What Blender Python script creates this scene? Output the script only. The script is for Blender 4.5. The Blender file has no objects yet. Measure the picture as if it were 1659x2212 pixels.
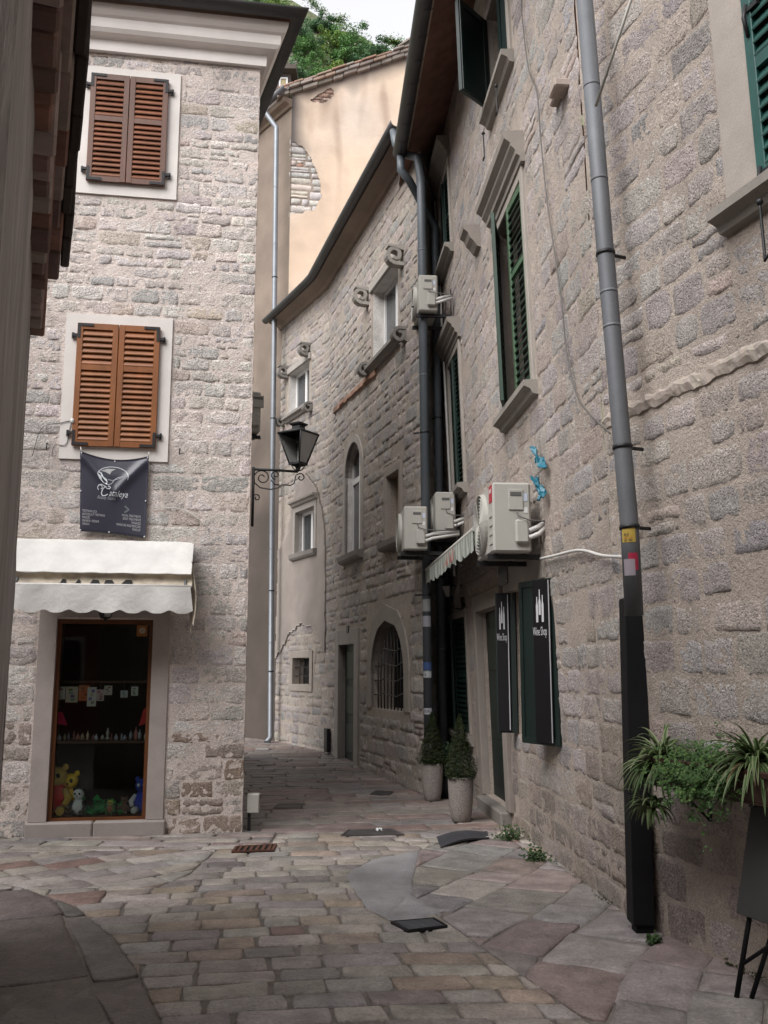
import bpy, bmesh, math, random
from math import sin, cos, pi, radians, atan, sqrt, floor
from mathutils import Vector, Matrix, noise
R = random.Random(7)
SC = bpy.context.scene
COL = SC.collection
# ------------------------------------------------------------------ camera, sky, sun, exposure
F, HOR, CX, CY, CAMZ = 2050.0, 1450.0, 829.5, 1106.0, 1.6     # measures taken on a 1659 x 2212 view of the photograph
TH = atan((HOR - CY) / F); CT, ST = cos(TH), sin(TH)
cam = bpy.data.cameras.new('camera'); camo = bpy.data.objects.new('camera', cam); COL.objects.link(camo)
cam.sensor_fit = 'HORIZONTAL'; cam.sensor_width = 36.0; cam.lens = 36.0 * F / 1659.0
cam.clip_start = 0.05; cam.clip_end = 2000.0
camo.location = (0, 0, CAMZ); camo.rotation_euler = (pi / 2 + TH, 0, 0)
SC.camera = camo
W = bpy.data.worlds.new('World'); SC.world = W; W.use_nodes = True
nt = W.node_tree; nt.nodes.clear()
sky = nt.nodes.new('ShaderNodeTexSky'); sky.sky_type = 'NISHITA'; sky.sun_disc = False
SUN_EL, SUN_ROT = 43.0, 220.0
CLOUD = 1.85                                                # brightness of the overcast cloud layer
sky.sun_elevation = radians(SUN_EL); sky.sun_rotation = radians(SUN_ROT); sky.air_density = 1.0; sky.dust_density = 4.0; sky.ozone_density = 1.0
hsv = nt.nodes.new('ShaderNodeHueSaturation'); hsv.inputs['Saturation'].default_value = 0.15; hsv.inputs['Value'].default_value = 1.0
bg = nt.nodes.new('ShaderNodeBackground'); bg.inputs['Strength'].default_value = 0.15
wo = nt.nodes.new('ShaderNodeOutputWorld')
nt.links.new(sky.outputs[0], hsv.inputs['Color'])
tc = nt.nodes.new('ShaderNodeTexCoord'); cn = nt.nodes.new('ShaderNodeTexNoise'); cn.inputs['Scale'].default_value = 2.2; cn.inputs['Detail'].default_value = 5
cr = nt.nodes.new('ShaderNodeMapRange'); cr.inputs['From Min'].default_value = .35; cr.inputs['From Max'].default_value = .65; cr.inputs['To Min'].default_value = .72; cr.inputs['To Max'].default_value = .92
cm = nt.nodes.new('ShaderNodeMix'); cm.data_type = 'RGBA'; cm.inputs[7].default_value = (CLOUD * .985, CLOUD * .985, CLOUD * 1.03, 1)
nt.links.new(tc.outputs['Generated'], cn.inputs['Vector']); nt.links.new(cn.outputs['Fac'], cr.inputs['Value']); nt.links.new(cr.outputs[0], cm.inputs[0]); nt.links.new(hsv.outputs[0], cm.inputs[6]); nt.links.new(cm.outputs[2], bg.inputs[0]); nt.links.new(bg.outputs[0], wo.inputs[0])
sun = bpy.data.lights.new('sun', 'SUN'); sun.energy = 1.45; sun.angle = radians(55); sun.color = (1, 0.975, 0.95)
suno = bpy.data.objects.new('sun', sun); COL.objects.link(suno)
_d = Vector((sin(radians(SUN_ROT)) * cos(radians(SUN_EL)), cos(radians(SUN_ROT)) * cos(radians(SUN_EL)), sin(radians(SUN_EL))))
suno.rotation_euler = _d.to_track_quat('Z', 'Y').to_euler(); suno.location = (0, 0, 30)
SC.view_settings.view_transform = 'Standard'; SC.view_settings.look = 'None'; SC.view_settings.exposure = 1.8; SC.view_settings.gamma = 1.0

# ------------------------------------------------------------------ measuring: where a ray through the photograph meets a real plane
def ray(x, y):
    a = (x - CX) / F; b = (CY - y) / F
    return Vector((a, CT - b * ST, ST + b * CT))
def gnd(x, y, z=0.0):
    r = ray(x, y); t = (z - CAMZ) / r.z
    return Vector((r.x * t, r.y * t, z))
def atY(x, y, D):
    r = ray(x, y); t = D / r.y
    return Vector((r.x * t, D, CAMZ + r.z * t))
def lerp(a, b, t): return a + (b - a) * t
def gz(x, y):                                              # the lane climbs a little towards its far end
    return 0.0 if y < 13 else 0.13 * min(1, (y - 13) / 7.0)

class Wall:
    """a vertical wall along ground points; (u, z, o) = along, up, out into the street"""
    def __init__(s, pts, side=1, smooth=False, lean=0.0):
        s.lean = lean
        s.p = [Vector((a, b)) for a, b in pts]; s.side = side; s.smooth = smooth
        s.L = [0.0]
        for a, b in zip(s.p, s.p[1:]): s.L.append(s.L[-1] + (b - a).length)
        s.len = s.L[-1]; s.n = []
        for a, b in zip(s.p, s.p[1:]):
            d = (b - a).normalized(); s.n.append(Vector((d.y, -d.x)) * side)
    def seg(s, u):
        for i in range(len(s.n)):
            if u <= s.L[i + 1] or i == len(s.n) - 1: return i
    def nrm(s, u):
        i = s.seg(u)
        if not s.smooth: return s.n[i]
        m = (s.L[i] + s.L[i + 1]) / 2; h = (s.L[i + 1] - s.L[i])
        t = (u - m) / h
        j = i + (1 if t > 0 else -1)
        if j < 0 or j >= len(s.n): return s.n[i]
        return (s.n[i] * (1 - abs(t)) + s.n[j] * abs(t)).normalized()
    def P(s, u, z, o=0.0):
        i = s.seg(u); d = (s.p[i + 1] - s.p[i]) / (s.L[i + 1] - s.L[i])
        q = s.p[i] + d * (u - s.L[i]) + s.nrm(u) * (o + s.lean * (z - CAMZ))
        return Vector((q.x, q.y, z))
    def hit(s, x, y, o=0.0):
        u, z = s._hit(x, y, o)
        for k in range(6 if s.lean else 0): u, z = s._hit(x, y, o + s.lean * (z - CAMZ))
        return u, z
    def _hit(s, x, y, o):
        r = ray(x, y); best = None
        for i in range(len(s.n)):
            a = s.p[i] + s.n[i] * o; d = s.p[i + 1] - s.p[i]
            det = r.x * (-d.y) + r.y * d.x
            if abs(det) < 1e-9: continue
            t = (a.x * (-d.y) + a.y * d.x) / det
            k = ((r.x * t - a.x) * d.x + (r.y * t - a.y) * d.y) / d.length_squared
            if t <= 0: continue
            e = max(0, -k, k - 1)
            if best is None or e < best[0] - 1e-6: best = (e, s.L[i] + k * d.length, CAMZ + r.z * t)
        return best[1], best[2]
    def rect(s, l, r, t, b, o=0.0):                        # four edge mid-points -> (u0,u1,z0,z1)
        us = [s.hit(*l, o)[0], s.hit(*r, o)[0]]; zs = [s.hit(*b, o)[1], s.hit(*t, o)[1]]
        return min(us), max(us), min(zs), max(zs)
    def T(s, u=0, z=0, o=0): return lambda a, b, c: s.P(u + a, z + b, o + c)

# ------------------------------------------------------------------ mesh collecting
class MB:
    def __init__(s): s.v = []; s.f = []; s.m = []; s.c = []; s.mat = 0; s.col = (1, 1, 1); s.sm = []; s.smooth = False
    def vert(s, p, c=None): s.v.append((p[0], p[1], p[2])); s.c.append(c or s.col); return len(s.v) - 1
    def face(s, ids, m=None, sm=None):
        s.f.append(tuple(ids)); s.m.append(s.mat if m is None else m); s.sm.append(s.smooth if sm is None else sm)
    def poly(s, pts, m=None): s.face([s.vert(p) for p in pts], m)
    def box(s, T, a0, a1, b0, b1, c0, c1):
        i = [s.vert(T(a, b, c)) for a in (a0, a1) for b in (b0, b1) for c in (c0, c1)]
        for q in ((0, 1, 3, 2), (4, 6, 7, 5), (0, 4, 5, 1), (2, 3, 7, 6), (0, 2, 6, 4), (1, 5, 7, 3)): s.face([i[k] for k in q], sm=False)
    def bbox(s, T, a0, a1, b0, b1, c0, c1, r=0.01):        # box with chamfered edges (all twelve)
        A = [a0, a0 + r, a1 - r, a1]; B = [b0, b0 + r, b1 - r, b1]; Cc = [c0, c0 + r, c1 - r, c1]
        V = {}
        def g(i, j, k):
            if (i, j, k) not in V: V[(i, j, k)] = s.vert(T(A[i], B[j], Cc[k]))
            return V[(i, j, k)]
        for k, kk in ((0, 0), (3, 3)):
            s.face([g(1, 1, k), g(2, 1, k), g(2, 2, k), g(1, 2, k)], sm=False)
            s.face([g(1, k, 1), g(2, k, 1), g(2, k, 2), g(1, k, 2)], sm=False)
            s.face([g(k, 1, 1), g(k, 2, 1), g(k, 2, 2), g(k, 1, 2)], sm=False)
        q = {0: 1, 3: 2}
        for x in (0, 3):
            for y in (0, 3):
                X, Y = q[x], q[y]
                s.face([g(X, y, 1), g(x, Y, 1), g(x, Y, 2), g(X, y, 2)], sm=False)
                s.face([g(X, 1, y), g(x, 1, Y), g(x, 2, Y), g(X, 2, y)], sm=False)
                s.face([g(1, X, y), g(1, x, Y), g(2, x, Y), g(2, X, y)], sm=False)
                for w in (0, 3):
                    Wd = q[w]; s.face([g(X, Y, w), g(x, Y, Wd), g(X, y, Wd)], sm=False)
    def tube(s, pts, r, n=8, cap=True):
        pts = [Vector(p) for p in pts]; rr = r if isinstance(r, (list, tuple)) else [r] * len(pts)
        rings = []; up = None
        for i, p in enumerate(pts):
            d = (pts[min(i + 1, len(pts) - 1)] - pts[max(i - 1, 0)]).normalized()
            if up is None:
                up = Vector((0, 0, 1)) if abs(d.z) < 0.9 else Vector((1, 0, 0))
            x = d.cross(up).normalized(); up = x.cross(d).normalized()
            rings.append([s.vert(p + (x * cos(2 * pi * k / n) + up * sin(2 * pi * k / n)) * rr[i]) for k in range(n)])
        for a, b in zip(rings, rings[1:]):
            for k in range(n): s.face([a[k], a[(k + 1) % n], b[(k + 1) % n], b[k]], sm=True)
        if cap:
            s.face(rings[0][::-1], sm=False); s.face(rings[-1], sm=False)
    def lathe(s, prof, o=(0, 0, 0), n=20):                 # prof [(r, z)]
        rings = [[s.vert((o[0] + r * cos(2 * pi * k / n), o[1] + r * sin(2 * pi * k / n), o[2] + z)) for k in range(n)] for r, z in prof]
        for a, b in zip(rings, rings[1:]):
            for k in range(n): s.face([a[k], a[(k + 1) % n], b[(k + 1) % n], b[k]], sm=True)
        s.face(rings[0][::-1], sm=False); s.face(rings[-1], sm=False)
    def ball(s, c, r, n=10, T=None):
        c = Vector(c); r = r if isinstance(r, (list, tuple)) else (r, r, r)
        rings = []
        for i in range(1, n):
            th = pi * i / n
            rings.append([s.vert((c.x + r[0] * sin(th) * cos(2 * pi * k / n), c.y + r[1] * sin(th) * sin(2 * pi * k / n), c.z + r[2] * cos(th))) for k in range(n)])
        t = s.vert((c.x, c.y, c.z + r[2])); b = s.vert((c.x, c.y, c.z - r[2]))
        for a, q in zip(rings, rings[1:]):
            for k in range(n): s.face([a[k], a[(k + 1) % n], q[(k + 1) % n], q[k]], sm=True)
        for k in range(n):
            s.face([t, rings[0][(k + 1) % n], rings[0][k]], sm=True); s.face([b, rings[-1][k], rings[-1][(k + 1) % n]], sm=True)
    def prism(s, T, outline, c0, c1):                      # outline [(a,b)] extruded along c
        a = [s.vert(T(x, y, c0)) for x, y in outline]; b = [s.vert(T(x, y, c1)) for x, y in outline]; n = len(a)
        s.face(a[::-1], sm=False); s.face(b, sm=False)
        for k in range(n): s.face([a[k], a[(k + 1) % n], b[(k + 1) % n], b[k]], sm=False)
    def sweep(s, path, prof, side=1, closed=True, caps=True, wob=0):
        """profile [(out, z)] swept along ground points with mitred corners"""
        P = [Vector((p[0], p[1])) for p in path]; rings = []
        for i, p in enumerate(P):
            ns = []
            for a, b in ((i - 1, i), (i, i + 1)):
                if a >= 0 and b < len(P):
                    d = (P[b] - P[a]).normalized(); ns.append(Vector((d.y, -d.x)) * side)
            n = ns[0] if len(ns) == 1 else (ns[0] + ns[1]) / (1 + ns[0].dot(ns[1]))
            zz = path[i][2] if len(path[i]) > 2 else 0
            rings.append([s.vert((p.x + n.x * o, p.y + n.y * o, z + zz)) for o, z in prof])
        m = len(prof)
        for a, b in zip(rings, rings[1:]):
            for k in range(m if closed else m - 1): s.face([a[k], a[(k + 1) % m], b[(k + 1) % m], b[k]])
        if caps and closed:
            s.face(rings[0][::-1], sm=False); s.face(rings[-1], sm=False)
    def add(s, other):
        k = len(s.v); s.v += other.v; s.c += other.c; s.f += [tuple(i + k for i in f) for f in other.f]; s.m += other.m; s.sm += other.sm

ORG = {}
def obj(name, mb, mats, parent=None, kind=None, label=None, cat=None, group=None, origin=None):
    """link collected geometry (world coordinates) as ONE mesh object"""
    mats = mats if isinstance(mats, (list, tuple)) else [mats]
    if parent is not None: L = ORG[parent.name]
    elif origin is not None: L = Vector(origin)
    else:
        xs = [v[0] for v in mb.v]; ys = [v[1] for v in mb.v]; zs = [v[2] for v in mb.v]
        L = Vector(((min(xs) + max(xs)) / 2, (min(ys) + max(ys)) / 2, min(zs)))
        if kind == 'structure': L = Vector((0, 0, 0))
    me = bpy.data.meshes.new(name)
    me.from_pydata([(v[0] - L.x, v[1] - L.y, v[2] - L.z) for v in mb.v], [], mb.f)
    for m in mats: me.materials.append(m)
    me.polygons.foreach_set('material_index', mb.m); me.polygons.foreach_set('use_smooth', mb.sm)
    at = me.color_attributes.new('tint', 'FLOAT_COLOR', 'POINT')
    fl = []
    for c in mb.c: fl += [c[0], c[1], c[2], 1.0]
    at.data.foreach_set('color', fl)
    me.validate(); me.update()
    o = bpy.data.objects.new(name, me); COL.objects.link(o); ORG[o.name] = L
    if parent is not None: o.parent = parent
    else: o.location = L
    tag(o, label, cat, group, kind)
    return o
def tag(o, label=None, cat=None, group=None, kind=None):
    if label: o['label'] = label
    if cat: o['category'] = cat
    if group: o['group'] = group
    if kind: o['kind'] = kind
def thing(name, label, cat, loc=(0, 0, 0), group=None):
    o = bpy.data.objects.new(name, None); COL.objects.link(o); o.empty_display_size = 0.1
    o.location = loc; ORG[o.name] = Vector(loc); tag(o, label, cat, group); return o
def copy_tree(o, parent=None):
    c = o.copy(); COL.objects.link(c); ORG[c.name] = ORG.get(o.name, Vector())
    if parent is not None: c.parent = parent
    for ch in list(o.children): copy_tree(ch, c)
    return c
_txt = {}
def text_geo(txt, size=1.0, align='LEFT', shear=0.0):
    k = (txt, align, shear)
    if k not in _txt:
        cu = bpy.data.curves.new('lettering', 'FONT'); cu.body = txt; cu.size = 1.0; cu.align_x = align; cu.shear = shear; cu.resolution_u = 3
        o = bpy.data.objects.new('lettering', cu); COL.objects.link(o); bpy.context.view_layer.update()
        me = bpy.data.meshes.new_from_object(o.evaluated_get(bpy.context.evaluated_depsgraph_get()))
        _txt[k] = ([tuple(v.co) for v in me.vertices], [tuple(p.vertices) for p in me.polygons])
        bpy.data.objects.remove(o); bpy.data.curves.remove(cu); bpy.data.meshes.remove(me)
    v, f = _txt[k]
    return [(a * size, b * size) for a, b, _ in v], f
def put_text(mb, T, txt, a, b, size, align='LEFT', shear=0.0, c=0.0, sx=1.0):
    v, f = text_geo(txt, size, align, shear); k = len(mb.v)
    for x, y in v: mb.vert(T(a + x * sx, b + y, c))
    for q in f: mb.face([i + k for i in q], sm=False)

# ------------------------------------------------------------------ materials
def mat(name, col, rough=0.75, var=0.12, vs=5.0, bump=0.25, bs=40.0, bd=0.006, tint=False, metal=0.0, speck=0.0, ss=90.0, spec=0.5, low=0.0, stretch=None, pits=0.0, ps=30.0):
    m = bpy.data.materials.new(name); m.use_nodes = True; n = m.node_tree; b = n.nodes['Principled BSDF']; L = n.links.new
    tc = n.nodes.new('ShaderNodeTexCoord'); src = tc.outputs['Object']
    if stretch:
        mp = n.nodes.new('ShaderNodeMapping'); mp.inputs['Scale'].default_value = stretch; L(src, mp.inputs[0]); src = mp.outputs[0]
    def nz(scale, detail=5, rgh=0.6):
        t = n.nodes.new('ShaderNodeTexNoise'); t.inputs['Scale'].default_value = scale; t.inputs['Detail'].default_value = detail; t.inputs['Roughness'].default_value = rgh
        L(src, t.inputs['Vector']); return t.outputs['Fac']
    def rng(f, lo, hi, a=0.3, c=0.7):
        r = n.nodes.new('ShaderNodeMapRange'); r.inputs['From Min'].default_value = a; r.inputs['From Max'].default_value = c
        r.inputs['To Min'].default_value = lo; r.inputs['To Max'].default_value = hi; L(f, r.inputs['Value']); return r.outputs[0]
    def mul(x, y):
        q = n.nodes.new('ShaderNodeMath'); q.operation = 'MULTIPLY'; L(x, q.inputs[0]); L(y, q.inputs[1]); return q.outputs[0]
    val = rng(nz(vs), 1 - var, 1 + var)
    if speck: val = mul(val, rng(nz(ss, 3, 0.7), 1 - speck, 1 + speck, 0.35, 0.65))
    if low: val = mul(val, rng(nz(0.55, 3), 1 - low, 1 + low * 0.6))
    if tint:
        a = n.nodes.new('ShaderNodeAttribute'); a.attribute_name = 'tint'; c = a.outputs['Color']
        if tuple(col) != (1, 1, 1):
            mx = n.nodes.new('ShaderNodeMix'); mx.data_type = 'RGBA'; mx.blend_type = 'MULTIPLY'; mx.inputs[0].default_value = 1
            L(c, mx.inputs[6]); mx.inputs[7].default_value = (*col, 1); c = mx.outputs[2]
    else:
        rgb = n.nodes.new('ShaderNodeRGB'); rgb.outputs[0].default_value = (*col, 1); c = rgb.outputs[0]
    sc = n.nodes.new('ShaderNodeVectorMath'); sc.operation = 'SCALE'; L(c, sc.inputs[0]); L(val, sc.inputs['Scale'])
    L(sc.outputs[0], b.inputs['Base Color'])
    b.inputs['Roughness'].default_value = rough; b.inputs['Metallic'].default_value = metal; b.inputs['Specular IOR Level'].default_value = spec
    if bump:
        h = nz(bs, 6, 0.65)
        if pits:
            v = n.nodes.new('ShaderNodeTexVoronoi'); v.inputs['Scale'].default_value = ps; L(src, v.inputs['Vector'])
            ad = n.nodes.new('ShaderNodeMath'); ad.operation = 'MULTIPLY_ADD'; L(rng(v.outputs['Distance'], 0, 1, 0, 0.35), ad.inputs[0]); ad.inputs[1].default_value = pits; L(h, ad.inputs[2]); h = ad.outputs[0]
        bp = n.nodes.new('ShaderNodeBump'); bp.inputs['Strength'].default_value = bump; bp.inputs['Distance'].default_value = bd
        L(h, bp.inputs['Height']); L(bp.outputs[0], b.inputs['Normal'])
    return m
def glassy(name, tintc=(0.9, 0.95, 0.95), dark=0.15, rough=0.03):
    m = bpy.data.materials.new(name); m.use_nodes = True; n = m.node_tree; n.nodes.clear(); L = n.links.new
    o = n.nodes.new('ShaderNodeOutputMaterial'); t = n.nodes.new('ShaderNodeBsdfTransparent'); t.inputs[0].default_value = (*[c * (1 - dark) for c in tintc], 1)
    g = n.nodes.new('ShaderNodeBsdfGlossy'); g.inputs['Roughness'].default_value = rough
    fr = n.nodes.new('ShaderNodeFresnel'); fr.inputs['IOR'].default_value = 1.33
    ge = n.nodes.new('ShaderNodeNewGeometry')
    tc = n.nodes.new('ShaderNodeTexCoord'); nz = n.nodes.new('ShaderNodeTexNoise'); nz.inputs['Scale'].default_value = 1.3; nz.inputs['Detail'].default_value = 1
    bp = n.nodes.new('ShaderNodeBump'); bp.inputs['Strength'].default_value = 0.25; bp.inputs['Distance'].default_value = 0.02
    L(tc.outputs['Object'], nz.inputs['Vector']); L(nz.outputs['Fac'], bp.inputs['Height']); L(bp.outputs[0], g.inputs['Normal'])
    mx = n.nodes.new('ShaderNodeMixShader'); L(fr.outputs[0], mx.inputs[0]); L(t.outputs[0], mx.inputs[1]); L(g.outputs[0], mx.inputs[2]); L(mx.outputs[0], o.inputs[0])
    return m
def leafmat(name, tr=0.25):
    m = mat(name, (1, 1, 1), 0.55, 0.25, 3.0, 0, tint=True, spec=0.35)
    n = m.node_tree; b = n.nodes['Principled BSDF']; o = n.nodes['Material Output']
    t = n.nodes.new('ShaderNodeBsdfTranslucent'); mx = n.nodes.new('ShaderNodeMixShader'); mx.inputs[0].default_value = tr
    src = b.inputs['Base Color'].links[0].from_socket
    n.links.new(src, t.inputs[0]); n.links.new(b.outputs[0], mx.inputs[1]); n.links.new(t.outputs[0], mx.inputs[2]); n.links.new(mx.outputs[0], o.inputs[0])
    return m
M = {}
M['stone'] = mat('hewn_stone', (1, 1, 1), 0.9, 0.16, 9, 1.0, 52, 0.025, tint=True, speck=0.32, ss=66, low=0.14, pits=0.5, ps=52)
M['mortar'] = mat('lime_mortar', (1, 1, 1), 0.92, 0.14, 6, 0.9, 38, 0.02, tint=True, speck=0.20, ss=80, low=0.14, pits=.3, ps=70)
M['trim'] = mat('dressed_stone', (1, 1, 1), 0.8, 0.09, 5, 0.4, 60, 0.006, tint=True, speck=0.08, ss=120, low=0.12)
M['white'] = mat('white_render', (0.68, 0.645, 0.62), 0.85, 0.06, 3, 0.25, 60, 0.004, speck=0.04, low=0.06)
M['cornice'] = mat('painted_cornice', (0.78, 0.735, 0.71), 0.75, 0.05, 2, 0.15, 30, 0.004, low=0.08)
M['metal'] = mat('grey_painted_gutter', (0.055, 0.055, 0.058), 0.5, 0.2, 3, 0.1, 30, 0.003, metal=0.2)
M['zinc'] = mat('zinc_pipe', (0.125, 0.132, 0.145), 0.6, 0.12, 4, 0.15, 30, 0.003, metal=0.25, speck=0.06, low=.12)
M['bright_zinc'] = mat('bright_zinc_pipe', (0.20, 0.215, 0.235), 0.5, 0.1, 4, 0.1, 20, 0.003, metal=0.6)
M['grey_pipe'] = mat('grey_pvc_pipe', (0.085, 0.10, 0.115), 0.5, 0.10, 4, 0.1, 30, 0.002, low=0.1)
M['iron'] = mat('black_iron', (0.018, 0.018, 0.02), 0.5, 0.2, 8, 0.3, 60, 0.003, metal=0.3)
M['rust'] = mat('rusty_iron', (0.09, 0.035, 0.02), 0.8, 0.3, 10, 0.4, 60, 0.003)
M['black'] = mat('black_paint', (0.008, 0.008, 0.009), 0.75, 0.15, 4, 0.15, 30, 0.003, spec=0.2)
M['wood'] = mat('varnished_shutter_wood', (1, 1, 1), 0.45, 0.2, 8, 0.25, 30, 0.003, tint=True, stretch=(1, 1, 0.25))
M['green'] = mat('dark_green_paint', (0.0022, 0.011, 0.0085), 0.55, 0.2, 5, 0.2, 30, 0.003)
M['green_light'] = mat('worn_green_paint', (0.06, 0.115, 0.065), 0.6, 0.2, 5, 0.25, 30, 0.003)
M['plaster_tan'] = mat('dirty_tan_plaster', (1, 1, 1), 0.92, 0.10, 2.5, 0.4, 30, 0.012, tint=True, low=0.22, speck=0.06)
M['peach'] = mat('peach_plaster', (1, 1, 1), 0.92, 0.07, 1.6, 0.4, 14, 0.02, tint=True, low=0.10, speck=0.04)
M['canvas'] = mat('white_canvas', (0.60, 0.59, 0.57), 0.8, 0.10, 4, 0.6, 9, 0.02, low=0.08)
M['dirty_canvas'] = mat('dirty_canvas', (0.40, 0.35, 0.28), 0.85, 0.25, 9, 0.3, 20, 0.01)
M['tile'] = mat('clay_tile', (1, 1, 1), 0.85, 0.25, 6, 0.5, 30, 0.01, tint=True, low=0.2)
M['ac'] = mat('ivory_casing', (0.38, 0.372, 0.34), 0.5, 0.05, 3, 0.05, 30, 0.002, low=0.06)
M['ac_dark'] = mat('painted_recess', (0.09, 0.09, 0.085), 0.6, 0.1, 4, 0)  # dark tone painted for hollows that are not cut in
M['glass'] = glassy('window_glass', dark=.03)
M['pane'] = mat('window_pane_reflecting', (0.045, 0.05, 0.055), 0.08, 0.3, 1.5, 0.08, 2, 0.01, spec=0.8)
M['frost'] = mat('smoky_lantern_glass', (0.30, 0.305, 0.295), 0.3, 0.1, 4, 0.05, 20, 0.002, spec=0.6)
M['pvc'] = mat('white_window_frame', (0.62, 0.62, 0.62), 0.4, 0.04, 3, 0)
M['recess'] = mat('brown_recess', (.05, .03, .022), .85, .2, 3, 0)
M['dark'] = mat('shade_black', (0.004, 0.0035, 0.0035), 0.9, 0.2, 3, 0)  # near-black, stands in for the shade of rooms and pits
M['shelf'] = mat('brown_shelf_wood', (0.06, 0.025, 0.010), 0.6, 0.2, 8, 0.1, 30, 0.003, stretch=(0.3, 1, 1))
M['framewood'] = mat('orange_brown_frame', (0.11, 0.035, 0.008), 0.45, 0.2, 8, 0.1, 30, 0.003, stretch=(1, 1, 0.3))
M['tint'] = mat('plain_coloured', (1, 1, 1), 0.6, 0.06, 6, 0.1, 40, 0.002, tint=True)
M['plush'] = mat('plush_fabric', (1, 1, 1), 0.95, 0.12, 20, 0.6, 120, 0.006, tint=True)
M['pave'] = mat('worn_paving_stone', (1, 1, 1), 0.5, 0.30, 5, 0.9, 15, 0.022, tint=True, speck=0.20, ss=60, low=0.25, pits=.2, ps=28)
M['joint'] = mat('paving_joints', (1, 1, 1), 0.9, 0.25, 9, 0.6, 40, 0.012, tint=True, speck=0.15)
M['concrete'] = mat('cement_patch', (0.27, 0.262, 0.27), 0.5, 0.25, 2.5, 0.6, 24, 0.012, speck=0.16, low=0.3)
M['terrazzo'] = mat('speckled_pot', (0.22, 0.195, 0.178), 0.8, 0.10, 4, 0.5, 70, 0.006, speck=0.4, ss=90)
M['soil'] = mat('soil', (0.03, 0.022, 0.016), 0.95, 0.3, 20, 0.6, 60, 0.01)
M['leaf'] = leafmat('leaves')
M['bark'] = mat('bark', (0.07, 0.05, 0.035), 0.9, 0.3, 12, 0.6, 30, 0.01)
M['rock'] = mat('hillside_rock', (0.17, 0.165, 0.15), 0.9, 0.3, 0.8, 0.6, 2, 0.3, low=0.2)
M['planter'] = mat('brown_plastic_planter', (0.045, 0.018, 0.012), 0.6, 0.15, 6, 0.15, 40, 0.003)
M['grey_board'] = mat('chalkboard_grey', (0.035, 0.034, 0.034), 0.55, 0.12, 3, 0.05, 30, 0.002)
M['blue_bag'] = mat('turquoise_plastic', (0.006, 0.12, 0.18), 0.35, 0.1, 8, 0.2, 20, 0.005)
M['rubber'] = mat('rubber_mat', (0.035, 0.035, 0.042), 0.7, 0.2, 10, 0.5, 60, 0.006, speck=0.3)
M['cable_white'] = mat('white_cable', (0.55, 0.54, 0.52), 0.5, 0.08, 6, 0)
M['cable_grey'] = mat('grey_cable', (0.10, 0.095, 0.09), 0.6, 0.1, 6, 0)
# ------------------------------------------------------------------ masonry
def jit(c, v, rr=R):
    k = 1 + rr.uniform(-v, v); return tuple(max(0.0, x * k * (1 + rr.uniform(-0.03, 0.03))) for x in c)
def cuts(lo, hi, step):
    n = max(1, int(round((hi - lo) / step))); return [lo + (hi - lo) * i / n for i in range(n + 1)]
STREAKS = {}                                              # wall -> [(u, z of the top, width, length, strength)]: run-off streaks below sills and stubs
def STAIN(wl, u, z):
    k = 1.0
    for (su, sz, w, l, a) in STREAKS.get(id(wl), ()):
        if z < sz and z > sz - l and abs(u - su) < w * 2:
            t = (sz - z) / l; d = (u - su + .03 * noise.noise(Vector((z * 3, su, 0)))) / (w * (1 + t * .5)); k *= 1 - a * math.exp(-d * d * 2) * (1 - t) ** .7 * (.65 + .5 * noise.noise(Vector((u * 14, z * 1.2, su))))
    return k
def edge_(i, n):                                           # the outermost ring lies close to the stone's edge
    if i == 0: return -1.0
    if i == n: return 1.0
    return lerp(-.93, .93, (i - 1) / (n - 2)) if n > 2 else 0.0
def stone(mb, wl, u0, u1, z0, z1, st, rr):
    w, h = u1 - u0, z1 - z0
    if w < 0.03 or h < 0.025: return
    g = st['grid']; nx = max(3, min(14, int(w / g) + 1)); nz = max(3, min(10, int(h / g) + 1))
    seed = Vector((rr.uniform(0, 99), rr.uniform(0, 99), rr.uniform(0, 99)))
    col = jit(rr.choices(st['pal'], st.get('wt'))[0], st.get('cv', 0.10), rr)
    if 'low' in st and z0 + rr.uniform(-.3, .3) < st['lowz'] * rr.random() ** .5: col = jit(rr.choice(st['low']), .1, rr)
    if 'stain' in st: col = tuple(c * st['stain'](uc0, zc0) for c in col) if False else col
    proud = st['proud'] * rr.uniform(0.5, 1.4); ro = st['rough']; tx, tz = rr.uniform(-1, 1) * st['tilt'], rr.uniform(-1, 1) * st['tilt']
    rc = rr.uniform(0.03, 0.13); uc, zc = (u0 + u1) / 2, (z0 + z1) / 2; eg = st['edge']
    ids = []
    for j in range(nz + 1):
        row = []
        for i in range(nx + 1):
            a, b = edge_(i, nx), edge_(j, nz)
            k = 1 - rc * (a * a * b * b)
            u, z = uc + a * k * w / 2, zc + b * k * h / 2
            e = max(abs(a), abs(b)) ** 20
            q = Vector((u * 9, z * 9, 0)) + seed
            u += noise.noise(q) * eg; z += noise.noise(q + Vector((31, 7, 3))) * eg
            n = noise.noise(Vector((u, z, 0)) * st['nf'] + seed) + 0.6 * noise.noise(Vector((u, z, 0)) * st['nf'] * 2.7 + seed)
            o = (proud + (a * tx + b * tz) + ro * n) * (1 - e) - 0.004 * e
            k_ = STAIN(wl, u, z); row.append(mb.vert(wl.P(u, z, o), tuple(c * k_ for c in col)))
        ids.append(row)
    for j in range(nz):
        for i in range(nx): mb.face([ids[j][i], ids[j][i + 1], ids[j + 1][i + 1], ids[j + 1][i]], 0, True)
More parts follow.
